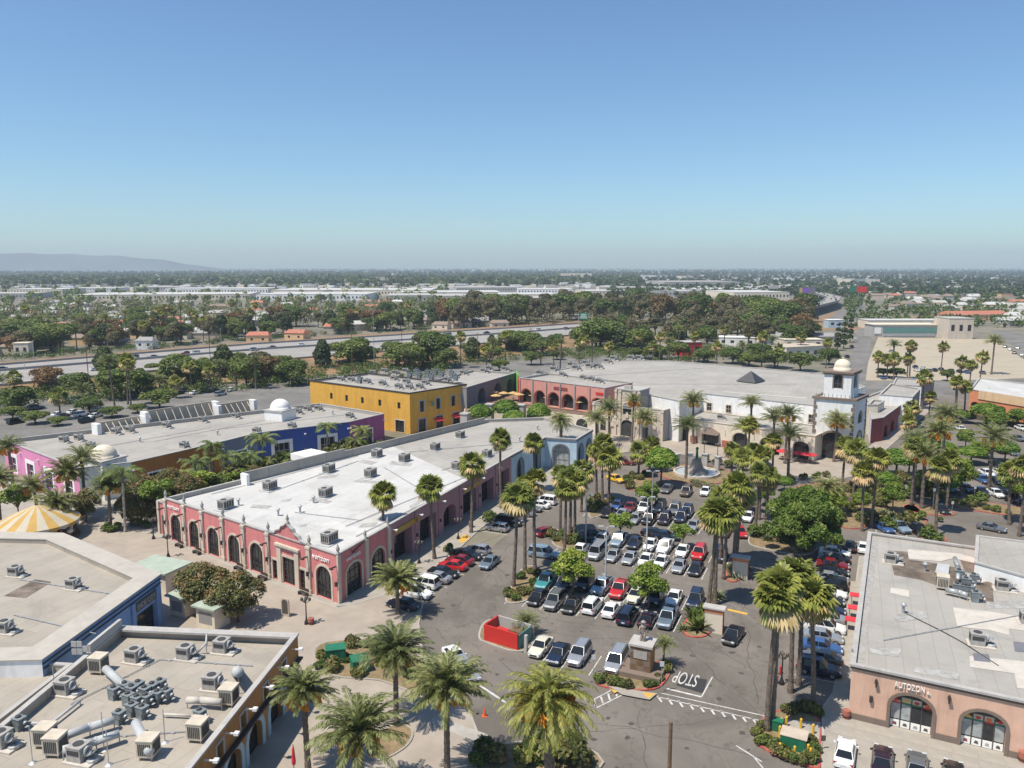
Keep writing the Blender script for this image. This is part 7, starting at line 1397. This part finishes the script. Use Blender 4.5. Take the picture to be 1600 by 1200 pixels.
for k, u in enumerate([(us[i] + .1) for i in (1, 2, 4, 5, 6)]): q = Fp_.p(u, 1.3, 0); b = Vector(q); o_ = b; r0 = bpy.data.objects; bench(0, 700, Fp_.ang, f'dark bench before the pink front, {ORD[k]} from the far end'); C.objects[[x.name for x in C.objects if x.name.startswith('bench')][-1]].location = (q[0], q[1], .1)
def planter(x, y, m, label, hgt=.8):
    b = G(x, y, .1); r = thing('barrel_planter', label, 'barrel', b); mb = MB(); mb.lathe([(.34, 0), (.42, hgt / 2), (.38, hgt)], 12, b); mb.build('barrel', M[m], r); mb = MB(); mb.lathe([(.43, hgt * .3), (.44, hgt * .36)], 12, b); mb.build('hoop', M['black'], r)
planter(486, 975, 'brickred', 'small reddish barrel at the foot of the five lantern lamp'); planter(1322, 1122, 'brickred', 'red clay planter at the food shop corner', .9); planter(736, 824, 'brownstone', 'dark bin by the fan palm on the kerb', 1.1); planter(1598, 1190, 'brickred', 'red clay planter at the right bottom edge', 1.0)
b = G(447, 962, .1); r = thing('directory_sign', 'arched tan directory stone standing alone on the plaza', 'sign', b); mb = MB(); Fs = Fac((b.x - .6, b.y), (b.x + .5, b.y - .45)); Fs.ext(mb, opening(0, 1.2, .1, 2.6, .5), -.2, 0); mb.build('slab', M['tanwall'], r); mb = MB(); Fs.ext(mb, opening(.15, 1.05, .5, 2.4, .4), .005, .02); mb.build('panel', M['frame'], r)
# red topped pillar in the car park island, and its twin
for (x, y, lb) in ((1117, 990, 'nearer the driving black saloon'), (1158, 905, 'among the agaves beneath the fan palms')):
    b = G(x, y); r = thing('gate_pillar', 'orange and cream gate pillar with a pale cap, ' + lb, 'pillar', b, 'gate pillars'); mb = MB(); mb.box((b.x, b.y + .6, 1.3), (2.2, 1.0, 2.6), AC); mb.build('shaft', M['cream'], r); mb = MB(); mb.box((b.x, b.y + .6, 2.85), (2.3, 1.1, .5), AC); mb.build('band', M['coral'], r); mb = MB(); mb.box((b.x, b.y + .6, 3.2), (2.7, 1.4, .18), AC); mb.build('cap', M['coping'], r)
    mb = MB(); mb.box((b.x + 1.12 * math.cos(AC), b.y + .6 + 1.12 * math.sin(AC), 1.3), (.06, 1.02, 2.6), AC); mb.build('red_side', M['brickred'], r)
def post_sign(x, y, h, label, m='plate'):
    b = G(x, y); r = thing('sign_post', label, 'sign', b, 'small car park signs'); mb = MB(); mb.tube([b, b + Vector((0, 0, h))], .035, 5); mb.build('post', M['metal'], r); mb = MB(); mb.box((b.x, b.y - .05, h - .25), (.45, .04, .55)); mb.build('sign_plate', M[m], r)
post_sign(1033, 1083, 3.6, 'tall thin sign post by the stop lettering'); post_sign(927, 1052, 2.2, 'small sign between the silver cars by the monument'); post_sign(943, 930, 3.2, 'white handicap sign beside the silver pickup'); post_sign(1522, 780, 2.6, 'round white sign in the right car park'); post_sign(1487, 803, 2.4, 'white post sign on the red kerb tip'); post_sign(1285, 1172, 1.5, 'short post with a box at the walkway corner', 'frame'); post_sign(1457, 800, 4.5, 'white round lamp sign by the palms of the right lot')
b = G(1033, 745, 0); r = thing('barrier_post', 'red hydrant like kerb marker near the taxi', 'marker', G(982, 762)); mb = MB(); q = G(982, 762); mb.lathe([(.5, 0), (.45, .5), (.3, 1.1), (.05, 1.3)], 10, q); mb.build('post', M['redpaint'], r); mb = MB(); mb.lathe([(.55, .4), (.55, .5)], 10, q); mb.build('flange', M['redpaint'], r)
# sidewalk slabs before the poster windows: laid one by one
wn_ = 0; sx0 = Vector((math.cos(fx), math.sin(fx), 0)); sy0 = Vector((math.sin(fx), -math.cos(fx), 0)); o0 = Vector((f0.x, f0.y, 0)); base = bpy.data.objects['sidewalk.001'] if 'sidewalk.001' in bpy.data.objects else bpy.data.objects['sidewalk']
sm_ = MB(); sm_.box((0, 0, 0), (2.05, 1.62, .03)); so_ = sm_.build('paving_slab', M['concrete']); sd = so_.data; bpy.data.objects.remove(so_)
def lay(c, a, sc=(1, 1, 1)): q = link('paving_slab', sd, base); q.location = (c.x, c.y, .125); q.rotation_euler = (0, 0, a); q.scale = sc
for i in range(9):
    for j in range(2): lay(o0 + sx0 * (i * 2.1 - .3) + sy0 * (1.05 + j * 1.68), fx)
ty3 = Vector((f3.x - f0.x, f3.y - f0.y, 0)).normalized(); al = math.atan2(ty3.y, ty3.x); pr3 = Vector((-ty3.y, ty3.x, 0))
for i in range(18): lay(o0 + ty3 * (1.0 + i * 2.1) + pr3 * 1.0, al)
# ---------------------------------------------------------------- trees behind: near the freeway, one by one
RT = [reg(tree_proto('broad_tree', 'tree', ring_spec(5.5, 2.3, 7, 2.2, .25, seed=21), 2900, .42, L_mid, 7, .3, fork=.3, shell=.35)), reg(tree_proto('dark_tree', 'tree', [(0, 0, 2.6, 2.1), (.3, .2, 4.6, 2.3), (-.2, .1, 6.6, 1.9), (0, 0, 8.3, 1.2)], 2300, .42, L_dark, 7, .3, fork=.2, shell=.3)),
      reg(tree_proto('eucalyptus_tree', 'tree', ring_spec(6.2, 2.4, 6, 1.7, .3, seed=23) + ring_spec(8.6, 1.3, 4, 1.6, .15, seed=24), 2600, .42, L_olive, 9, .32, fork=.42, shell=.5)), reg(tree_proto('brown_tree', 'tree', ring_spec(5.5, 2.0, 6, 1.9, .25, seed=25), 2100, .42, L_brown, 7, .28, fork=.3, shell=.4)), reg(tree_proto('cypress', 'tree', [(0, 0, 1.6, .9), (0, 0, 3.2, 1.0), (0, 0, 5, .95), (0, 0, 6.8, .75), (0, 0, 8.4, .45)], 900, .45, L_dark, 8, .2, fork=.1))]
TH = [8.8, 9.5, 11, 8.2, 9.0]
def dims(p): return p
ADJ = ['broad green tree', 'dark columnar tree', 'olive leaved eucalyptus', 'brown tinged tree', 'slim dark cypress']
def ftree(k, x, yb, yt, label, group, wide=1.0):
    b = G(x, yb); h = max(2.5, HT(x, yb, yt)); s = h / TH[k]; dup(RT[k], b, R.uniform(0, 6.28), (s * wide, s * wide, s), label, group)
named = [(1, 165, 590, 540, 1.3), (0, 182, 600, 555, 1.2), (0, 190, 622, 578, 1.9), (0, 215, 618, 580, 1.6), (1, 350, 592, 538, 1.3), (0, 282, 606, 556, 1.4), (1, 505, 578, 530, 1.2), (0, 545, 565, 545, 1.2), (0, 582, 566, 545, 1.1), (0, 640, 578, 538, 1.5), (0, 676, 572, 520, 1.4), (0, 695, 575, 545, 1.6), (1, 660, 572, 530, 1.2), (0, 735, 560, 535, 1.4), (0, 770, 566, 540, 1.3), (0, 938, 545, 500, 1.9), (0, 915, 545, 510, 1.5), (1, 970, 548, 508, 1.6), (0, 1000, 550, 515, 1.6), (0, 1235, 540, 508, 1.5), (4, 1318, 545, 495, 1.0), (4, 1328, 535, 490, .9), (4, 1308, 548, 505, 1.1), (0, 20, 655, 636, 2.2), (0, 55, 662, 643, 2.2), (0, 90, 665, 655, 2.4), (0, 140, 645, 622, 2.0), (0, 175, 652, 636, 2.4), (0, 215, 645, 632, 2.2), (0, 250, 640, 610, 2.0), (0, 30, 640, 605, 1.6), (3, 75, 612, 575, 1.4), (0, 780, 580, 562, 1.8), (0, 830, 570, 550, 1.6), (0, 870, 562, 548, 1.8), (0, 995, 560, 545, 2.2), (0, 1025, 562, 540, 2.0), (0, 1145, 568, 545, 1.9), (0, 1170, 572, 553, 1.9), (0, 1060, 560, 535, 1.8), (0, 1185, 565, 538, 1.6), (0, 1210, 575, 548, 1.8), (0, 1250, 580, 552, 1.7), (0, 1295, 570, 545, 1.5), (0, 1380, 588, 576, 2.2), (0, 1400, 590, 575, 2.0), (0, 1480, 595, 578, 1.4), (0, 320, 585, 560, 1.3), (0, 240, 585, 568, 1.8), (0, 440, 590, 570, 1.5), (0, 735, 600, 580, 1.6), (0, 1100, 566, 545, 1.8), (0, 540, 640, 620, 1.5)]
for k, (t, x, yb, yt, w) in enumerate(named): ftree(t, x, yb, yt, f'{"wide" if w > 1.65 else "narrow" if w < 1.3 else "rounded"} {ADJ[t]} between freeway and mall, {spot(x)}', 'trees between freeway and mall', w)
for k, (x, yb, yt) in enumerate([(180, 640, 560), (200, 632, 558), (95, 655, 613), (130, 640, 605), (300, 615, 568), (330, 612, 572), (345, 600, 565), (370, 605, 573), (205, 640, 560), (250, 618, 590), (275, 622, 592), (455, 590, 560), (770, 570, 530), (720, 575, 520), (865, 580, 535), (875, 578, 530), (905, 568, 532), (912, 572, 525), (925, 568, 530), (952, 565, 535), (1030, 568, 520), (1060, 560, 510), (1085, 565, 520), (1130, 562, 510), (1160, 570, 535), (1215, 575, 540), (1000, 560, 520), (1045, 575, 530), (1120, 575, 535), (1290, 575, 530), (0, 650, 590), (25, 640, 585), (790, 562, 520), (845, 570, 535), (1190, 572, 520), (760, 580, 540), (1205, 560, 525), (1020, 572, 535), (1250, 560, 520), (400, 608, 560)]):
    pl(FARFAN[0] if k % 3 else MIDDATE[1], (x, yt + 6), (x, yb), f'{"fan" if k % 3 else "feather"} palm between the freeway and the mall {spot(x)}', 'background palms', 1.0)
# tree belts beyond the freeway
def belt(n, x0, x1, f_base, f_h, weights, desc, group, wide=(1.0, 1.5)):
    for i in range(n):
        x = R.uniform(x0, x1); y = f_base(x); k = R.choices(range(5), weights)[0]; b = G(x, y); h = f_h(x) * R.uniform(.7, 1.25); s = h / TH[k]; w = R.uniform(*wide); dup(RT[k], b, R.uniform(0, 6.28), (s * w, s * w, s), f'{"tall" if h > f_h(x) * 1.08 else "low" if h < f_h(x) * .85 else "middling"} {ADJ[k]} {desc}, {spot(x)}', group)
gB = 'trees in the belts beyond the freeway'
belt(125, -20, 700, lambda x: np.interp(x, [0, 400, 700], [563, 536, 516]) - 5 - abs(R.gauss(0, 14)), lambda x: 12.5, (4.5, 2.5, 4, 1.0, .3), 'in the belt just beyond the freeway', gB, (1.0, 1.6))
belt(125, 690, 1265, lambda x: np.interp(x, [690, 900, 1265], [516, 503, 520]) - abs(R.gauss(0, 10)), lambda x: 19, (2.5, 1, 8, .7, .3), 'in the eucalyptus wood beyond the freeway', gB, (.9, 1.35))
belt(26, 540, 1000, lambda x: np.interp(x, [400, 800, 1000], [578, 548, 525]) + R.uniform(-2, 14), lambda x: 9.5, (7, 2, 1, .3, .2), 'on the bank between freeway and mall', 'trees between freeway and mall', (1.1, 1.7)); belt(20, 120, 470, lambda x: np.interp(x, [0, 400], [610, 580]) + R.uniform(0, 25), lambda x: 9, (7, 2, 1, .6, .2), 'on the bank between freeway and mall', 'trees between freeway and mall', (1.1, 1.7))
belt(40, 930, 1260, lambda x: R.uniform(518, 545), lambda x: 14, (4, 1, 5, .5, .2), 'in the wood edge behind the hall', gB)
for i in range(46): x = R.uniform(-10, 800); y = np.interp(x, [0, 400, 800], [556, 530, 508]) - abs(R.gauss(0, 14)); b = G(x, y); putpalm(FARFAN[0] if i % 2 else MIDDATE[1], b, R.uniform(11, 19), R.uniform(0, 6), 1.15, f'{"fan" if i % 2 else "feather"} palm in the belt beyond the freeway {spot(x)}', 'background palms')
# further belts, as one mass: nobody could count these crowns
def mass(name, n, fy, fx_, fh, leaf, per, size, seed):
    rg = np.random.default_rng(seed); V = []; N_ = []
    P = np.array([tuple(G(fx_(rg), fy(rg))) for _ in range(n)]); hs = np.array([fh(rg) for _ in range(n)])
    p = np.repeat(P, per, 0); h = np.repeat(hs, per)[:, None]; d = unit(rg.normal(0, 1, (len(p), 3))); rr_ = rg.uniform(.6, 1, (len(p), 1)); wd = np.repeat(rg.uniform(.3, .62, n) if name != 'undergrowth' else rg.uniform(.7, 1.5, n), per)[:, None]
    q = p + np.concatenate([d[:, :2] * h * wd * rr_, (h * .55 + d[:, 2:] * h * .45 * rr_)], 1)
    global rng; old = rng; rng = rg; v, f = leafquads(q, d + np.array([0, 0, .3]), size, 1.3, .5); rng = old
    sc = (np.repeat(np.linalg.norm(P, axis=1), per) / 900.0); c = v.reshape(-1, 4, 3); m_ = c.mean(1, keepdims=True); c = m_ + (c - m_) * np.clip(sc, .7, 3)[:, None, None]; link(name, npmesh(name, c.reshape(-1, 3), f, [leaf]), kind='stuff')
def far_y(lo, hi): return lambda rg: lo + (hi - lo) * rg.random() ** 1.0
mass('distant_woods', 2600, far_y(427, 448), lambda rg: rg.uniform(-60, 1000), lambda rg: rg.uniform(10, 20), L_dark, 18, 4.2, 1); mass('distant_woods', 2400, far_y(427, 464), lambda rg: rg.uniform(950, 1660), lambda rg: rg.uniform(6, 13), L_dark, 18, 3.4, 2); mass('distant_woods', 3600, lambda rg: 420.4 + 10 * rg.random() ** 1.2, lambda rg: rg.uniform(-60, 1660), lambda rg: rg.uniform(9, 20), L_dark, 8, 6.5, 3)
mass('distant_woods', 260, far_y(446, 474), lambda rg: rg.uniform(-60, 700), lambda rg: rg.uniform(7, 13), L_mid, 30, 2.4, 4); mass('distant_woods', 420, far_y(462, 512), lambda rg: rg.uniform(1320, 1660), lambda rg: rg.uniform(4, 9), L_mid, 36, 1.9, 5); mass('distant_woods', 420, far_y(474, 512), lambda rg: rg.uniform(-60, 780), lambda rg: rg.uniform(6, 13), L_mid, 44, 1.7, 6); mass('distant_woods', 200, far_y(476, 512), lambda rg: rg.uniform(-60, 800), lambda rg: rg.uniform(8, 15), L_olive, 44, 1.7, 7); mass('distant_woods', 260, far_y(474, 515), lambda rg: rg.uniform(680, 1250), lambda rg: rg.uniform(8, 15), L_olive, 50, 1.7, 8)
for nm, n, fy, fx__, lf, sd in (('undergrowth', 420, lambda rg, x: np.interp(x, [0, 400, 860], [612, 580, 545]) + rg.uniform(-2, 30), (-40, 700), L_mid, 11), ('undergrowth', 200, lambda rg, x: np.interp(x, [0, 400, 860], [622, 588, 550]) + rg.uniform(-5, 10), (350, 1000), L_hedge, 12), ('undergrowth', 260, lambda rg, x: rg.uniform(545, 566), (900, 1300), L_hedge, 13), ('undergrowth', 220, lambda rg, x: np.interp(x, [0, 400, 800, 1000], [566, 533, 509, 497]) - rg.uniform(0, 6), (-20, 1000), L_hedge, 14)):
    st_ = {}
    def fx2(rg): st_['x'] = rg.uniform(*fx__); return st_['x']
    def both(rg, n=n): return None
    rg_ = np.random.default_rng(sd + 90); xs_ = rg_.uniform(*fx__, n); ys_ = [fy(rg_, x) for x in xs_]; it_ = iter(range(n)); jt_ = iter(range(n))
    mass(nm, n, lambda rg: ys_[next(it_)], lambda rg: xs_[next(jt_)], lambda rg: rg.uniform(1.5, 4.2), lf, 60, .75, sd)
# ---------------------------------------------------------------- houses and sheds beyond
HW = ['white', 'cream', 'coping', 'stone', 'peach', 'tanwall']
def house(x, y, w, d, h, rot, label, group, wallm, roofm, gable=True, part=True):
    b = G(x, y); r = thing('house' if gable else 'warehouse', label, 'house' if gable else 'warehouse', b, group); r.rotation_euler = (0, 0, rot)
    def own(mb, n, m): o = mb.build(n, M[m]); o.parent = r; return o
    mb = MB(); mb.box((0, 0, h / 2), (w, d, h)); wl_ = own(mb, 'wall', wallm)
    mb = MB()
    if gable: mb.add([(-w / 2 - .4, -d / 2 - .4, h), (w / 2 + .4, -d / 2 - .4, h), (w / 2 + .4, d / 2 + .4, h), (-w / 2 - .4, d / 2 + .4, h), (-w / 2 + 1, 0, h + d * .22), (w / 2 - 1, 0, h + d * .22)], [(0, 1, 5, 4), (2, 3, 4, 5), (1, 2, 5), (3, 0, 4)])
    else: mb.box((0, 0, h + .15), (w + .4, d + .4, .3))
    own(mb, 'roof', roofm)
    if part:
        n = max(2, int(w / 5))
        for k in range(n):
            mb = MB(); mb.box((-w / 2 + w * (k + .5) / n, -d / 2 - .02, h * .55), (1.4 if gable else w / n * .4, .06, 1.3 if gable else h * .3)); own(mb, 'window', 'glass')
M['redtile'] = mat('red clay tiles', (.42, .16, .10), var=.15, scale=.8); M['browntile'] = mat('brown shingles', (.25, .19, .15), var=.15, scale=.8); M['greytile'] = mat('grey shingles', (.30, .29, .28), var=.12, scale=.8)
hs = [(45, 532, 24, 12, 7.5, 'cream', 'white', 0), (4, 530, 12, 10, 6, 'white', 'greytile', 1), (100, 520, 14, 10, 5, 'peach', 'redtile', 1), (145, 524, 15, 11, 5, 'tanwall', 'redtile', 1), (180, 532, 12, 12, 5, 'white', 'white', 0), (38, 557, 7, 6, 7, 'cream', 'cream', 0), (80, 543, 11, 9, 4.5, 'peach', 'browntile', 1), (10, 552, 18, 10, 4, 'tanwall', 'browntile', 1), (235, 500, 14, 10, 7, 'cream', 'white', 0), (230, 545, 9, 8, 5, 'white', 'greytile', 1), (60, 512, 14, 10, 5, 'white', 'greytile', 1), (185, 515, 13, 10, 5, 'brownstone', 'redtile', 1),
      (405, 536, 13, 9, 5, 'peach', 'redtile', 1), (465, 532, 13, 9, 5, 'peach', 'redtile', 1), (590, 512, 14, 10, 5, 'cream', 'redtile', 1), (720, 512, 14, 10, 4, 'tanwall', 'browntile', 1), (750, 508, 14, 10, 4, 'tanwall', 'greytile', 1), (770, 504, 14, 10, 4, 'cream', 'redtile', 1), (735, 497, 15, 10, 6, 'peach', 'redtile', 1), (690, 515, 12, 9, 4, 'cream', 'browntile', 1), (780, 512, 13, 9, 4, 'stone', 'browntile', 1), (1075, 555, 11, 9, 7, 'redpaint', 'coping', 0), (1150, 540, 20, 10, 5, 'white', 'white', 0), (1250, 542, 22, 10, 4.5, 'cream', 'cream', 0), (1245, 560, 26, 14, 6.5, 'cream', 'tanwall', 0), (1205, 535, 15, 9, 4, 'white', 'greytile', 1), (1302, 512, 12, 8, 6, 'light' if False else 'skyblue', 'white', 0), (1030, 540, 14, 9, 4, 'cream', 'browntile', 1), (1195, 520, 14, 9, 4, 'white', 'white', 0), (1285, 535, 14, 9, 4, 'coping', 'greytile', 1)]
for k, (x, y, w, d, h, wm_, rm_, gb_) in enumerate(hs): house(x, y, w, d, h, R.uniform(-.3, .5), f'{dict(cream="cream", white="white", peach="peach", tanwall="tan", brownstone="brown", stone="stone coloured", redpaint="red", skyblue="pale blue", coping="pale grey").get(wm_, wm_)} {"house with " + dict(redtile="red tiles", browntile="brown shingles", greytile="grey shingles").get(rm_, "a flat roof") if gb_ else "flat roofed block"} {"left beyond the freeway" if x < 300 else "in the middle beyond the freeway" if x < 800 else "behind the hall"}, {ORD[k % 24]} one', 'houses near the freeway', wm_, rm_, bool(gb_))
wh = [(75, 458, 70, 30, 8), (20, 466, 60, 30, 8), (160, 455, 60, 25, 7), (270, 467, 170, 40, 8), (260, 454, 70, 30, 8), (350, 458, 130, 30, 9), (560, 460, 190, 50, 9), (640, 472, 40, 30, 10), (500, 468, 110, 40, 9), (700, 462, 120, 40, 7), (720, 470, 60, 30, 8), (770, 475, 50, 20, 8), (820, 466, 60, 30, 7), (760, 455, 90, 30, 8), (850, 458, 70, 30, 8), (950, 460, 70, 30, 7), (1000, 456, 80, 30, 9), (900, 447, 60, 30, 8), (830, 476, 20, 16, 9), (1080, 449, 130, 50, 14), (1110, 459, 120, 40, 9), (1165, 467, 60, 40, 11), (1040, 462, 60, 30, 8), (1190, 455, 60, 30, 8), (900, 436, 120, 50, 22), (970, 435, 70, 40, 12), (1010, 436, 60, 40, 15), (1070, 436, 50, 40, 12), (520, 424, 420, 120, 14), (120, 424, 160, 60, 12), (440, 447, 60, 30, 6), (600, 447, 90, 30, 6), (690, 448, 90, 30, 6), (45, 447, 60, 30, 6), (1220, 452, 60, 30, 8), (1225, 440, 50, 30, 10), (1340, 444, 60, 30, 14)]
for k, (x, y, w, d, h) in enumerate(wh): house(x, y, w * (1.35 if y > 440 else 1), d * (2.6 if y > 440 else 1.5), h, R.uniform(-.12, .12) + .05, f'pale warehouse beyond the tree belt, {"long and low" if w > 100 else "small" if w < 45 else "plain"}, {spot(x)}', 'warehouses beyond the tree belt', ['cream', 'coping', 'white'][k % 3], ['white_roof', 'coping', 'white_roof'][k % 3], False, part=(y > 445))
for k in range(120):
    x = R.uniform(1330, 1640); y = R.uniform(462, 512); 
    if 1300 < x < 1372 and y > 470: continue
    if y > 486 and 1340 < x < 1570: continue
    wl__ = R.uniform(10, 26); wm__ = R.choice(HW); rf__ = R.choice(['white_roof', 'greytile', 'browntile', 'coping', 'redtile', 'white_roof', 'coping']); house(x, y, wl__, R.uniform(9, 14), R.uniform(3.5, 6), R.uniform(-.3, .6), f'{"long" if wl__ > 18 else "small"} {dict(coping="grey", tanwall="tan", stone="stone coloured").get(wm__, wm__)} house under a {dict(white_roof="white", greytile="grey", browntile="brown", coping="pale", redtile="red")[rf__]} roof, {"far" if y < 480 else "near"} suburb beyond the vacant lot', 'houses of the right suburb', wm__, rf__, R.random() < .6, part=False)
for k in range(95): hx = R.uniform(-20, 820); house(hx, R.uniform(474, float(np.interp(hx, [0, 400, 800], [556, 530, 508])) - 3), R.uniform(13, 22), R.uniform(9, 11), R.uniform(3.5, 5), R.uniform(-.3, .6), f'small house half hidden in the tree belt beyond the freeway, {spot(hx)}', 'houses in the tree belt', R.choice(HW), R.choice(['greytile', 'browntile', 'coping', 'redtile', 'white_roof']), True, part=False)
dm = MB(); rgd = np.random.default_rng(4)
for i in range(2600):
    y = 421 + 34 * rgd.random() ** 1.6; x = rgd.uniform(-80, 1680); b = G(x, y); w = rgd.uniform(9, 26) * (1 if y > 430 else 2); dm.box((b.x, b.y, 3), (w, w * .6, rgd.uniform(5, 9)), rgd.uniform(-.4, .4), int(rgd.integers(0, 4)))
dm.build('distant_houses', [M['white'], M['cream'], M['greytile'], M['coping']])['kind'] = 'stuff'
# white store with the turquoise front beyond the vacant lot
b = G(1415, 527); r = thing('long_store', 'long pale store with a turquoise and white front beyond the vacant lot', 'building', b); w = (G(1470, 527) - G(1370, 527)).length
for n, cz, sz, m_ in (('wall', (0, 7, 4), (w, 14, 8), 'coping'), ('roof', (0, 7, 8.2), (w + 1, 15, .5), 'cream'), ('turquoise_front', (w * .06, -.15, 4.6), (w * .84, .3, 3.4), 'teal'), ('white_sign', (-w * .44, -.2, 4.4), (w * .1, .4, 4), 'white'), ('window_band', (w * .05, -.12, 1.6), (w * .8, .2, 2.0), 'shopglass')): mb = MB(); mb.box(cz, sz); o = mb.build(n, M[m_]); o.parent = r
house(1488, 528, (G(1508, 528) - G(1470, 528)).length, 18, 13, 0, 'blank pale pink box building beyond the vacant lot', 'boxes beyond the vacant lot', 'stone', 'coping', False); house(1420, 512, 70, 18, 6, 0, 'low cream sheds behind the turquoise store', 'boxes beyond the vacant lot', 'cream', 'white_roof', False); house(1520, 500, 60, 14, 5, .2, 'low red roofed block behind the vacant lot', 'boxes beyond the vacant lot', 'peach', 'redtile', True)
# curved viaduct with traffic, billboards, freeway sign
vz = 9.0
ctr = [(1185, 492), (1235, 484), (1272, 476), (1298, 470), (1303, 464), (1285, 459), (1262, 456)]
P = [G(x, y, vz) for x, y in ctr]; lt = offs(P, 8); rt = offs(P, -8); r = thing('viaduct', 'curved freeway viaduct with dark shaded side sweeping past the wood', 'bridge', G(1272, 484))
for i in range(len(P) - 1): mb = MB(); mb.prism([xy(rt[i]), xy(rt[i + 1]), xy(lt[i + 1]), xy(lt[i])], vz - 1.6, vz, bottom=True); mb.build('deck', M['freeway'], r)
for sd_ in (lt, rt):
    for i in range(len(P) - 1): mb = MB(); mb.tube([sd_[i] + Vector((0, 0, .5)), sd_[i + 1] + Vector((0, 0, .5))], .5, 4); mb.build('parapet', M['concrete'], r)
for i in range(len(P) - 1):
    for t in (.0, .5): q = P[i].lerp(P[i + 1], t); mb = MB(); mb.box((q.x, q.y, (vz - 1.6) / 2), (9, 2.5, vz - 1.6), math.atan2((P[i + 1] - P[i]).y, (P[i + 1] - P[i]).x) + math.pi / 2); mb.build('pier', M['slate'], r)
vc = 0
for i in range(len(P) - 1):
    for t in (.1, .35, .6, .85):
        q = P[i].lerp(P[i + 1], t) + Vector((R.uniform(-5, 5), R.uniform(-4, 4), 0)); c_ = R.choice(['white', 'black', 'silver', 'grey', 'navy']); car('saloon' if vc % 3 else 'van', c_, q.x, q.y, math.atan2((P[i + 1] - P[i]).y, (P[i + 1] - P[i]).x), f'{c_} vehicle on the curved viaduct', 'traffic on the viaduct', False, vz, False); vc += 1
flat('street', pix([(1290, 500), (1330, 475), (1345, 470), (1372, 500), (1345, 512), (1310, 505)]), .016, 'road'); flat('dry_verge', pix([(1255, 505), (1300, 488), (1330, 492), (1380, 498), (1460, 492), (1470, 500), (1350, 516), (1280, 516)]), .008, 'slope')
def billboard(x, y, z, w, h, cols_, label, rot=0.0):
    b = G(x, y); r = thing('billboard', label, 'billboard', b, 'billboards by the viaduct'); r.rotation_euler = (0, 0, rot); mb = MB(); mb.tube([(0, 0, 0), (0, 0, z)], .5, 8); o = mb.build('post', M['slate']); o.parent = r
    mb = MB(); mb.box((0, .25, z + h / 2), (w + .6, .4, h + .6)); o = mb.build('frame', M['darkgrey']); o.parent = r; u = -w / 2
    for fr_, m_ in cols_: mb = MB(); mb.box((u + w * fr_ / 2, 0, z + h / 2), (w * fr_, .1, h)); o = mb.build('panel', M[m_]); o.parent = r; u += w * fr_
M['violet'] = mat('violet print', (.20, .10, .42), var=.1); billboard(1260, 484, 17, 17, 6.5, [(.18, 'umbrella'), (.47, 'violet'), (.35, 'slate')], 'violet and yellow billboard before the viaduct'); billboard(1340, 480, 17, 18, 6.5, [(.38, 'utilgreen'), (.62, 'redpaint')], 'red and dark green billboard right of the viaduct', -.2); billboard(1343, 452, 17, 22, 5, [(1, 'shopglass')], 'grey billboard far behind the red one'); billboard(1208, 466, 14, 14, 5, [(1, 'coping')], 'pale blank billboard left of the viaduct'); billboard(598, 457, 22, 9, 6, [(1, 'coping')], 'lone pale billboard above the warehouses')
p0_ = G(904, 507, FZ); p1_ = G(919, 507, FZ); r = thing('freeway_sign', 'bright green overhead sign at the end of the visible freeway', 'road sign', p0_); mb = MB(); mb.box(((p0_.x + p1_.x) / 2, p0_.y, FZ + 6.2), ((p1_ - p0_).length, .2, 5.0)); mb.build('sign_panel', M['utilgreen'], r)
for q in (p0_, p1_): mb = MB(); mb.tube([q, q + Vector((0, 0, 8))], .2, 6); mb.build('post', M['metal'], r)
mb = MB()
for k in range(3): mb.box(((p0_.x + p1_.x) / 2, p0_.y - .14, FZ + 4.9 + k * 1.3), ((p1_ - p0_).length * (.75 - .12 * k), .05, .45))
mb.build('sign_lettering', M['lettering'], r)
# hills on the horizon, at the left
hm = MB(); D = 7600; M['hill'] = mat('hazy hill scrub', (.115, .13, .125), var=.2, scale=.002); pts = []
for i in range(61):
    x = -200 + i * 10; t = i / 60; top_ = float(np.interp(x, [-200, 0, 110, 200, 260, 345, 400], [397, 393, 394.5, 398, 403.5, 417, 425])) + .7 * math.sin(i * .9 + 1); X = (x - 800) / FPX * D; pts.append((X, max(0.0, (418 - top_) / FPX * D + 45 * .6)))
v = []; f = []
for X, h in pts: v += [(X, D - 300, 0), (X, D, h), (X, D + 800, 0)]
for i in range(60): f += [(3 * i, 3 * i + 3, 3 * i + 4, 3 * i + 1), (3 * i + 1, 3 * i + 4, 3 * i + 5, 3 * i + 2)]
hm.add(v, f); hm.build('hills', M['hill'], None, True)['kind'] = 'structure'
# ---------------------------------------------------------------- the air itself
hz = MB(); hz.box((0, 4300, 110), (15000, 9000, 222)); ho = hz.build('haze', []); ho['kind'] = 'stuff'
hmn = bpy.data.materials.new('haze air'); hmn.use_nodes = True; hn = hmn.node_tree.nodes; hn.remove(hn['Principled BSDF']); pv = hn.new('ShaderNodeVolumePrincipled'); pv.inputs['Color'].default_value = (.78, .90, 1, 1); pv.inputs['Density'].default_value = .00012; pv.inputs['Anisotropy'].default_value = .1; hmn.node_tree.links.new(pv.outputs[0], hn['Material Output'].inputs['Volume']); ho.data.materials.append(hmn)
for q in HOLD: kill(q)
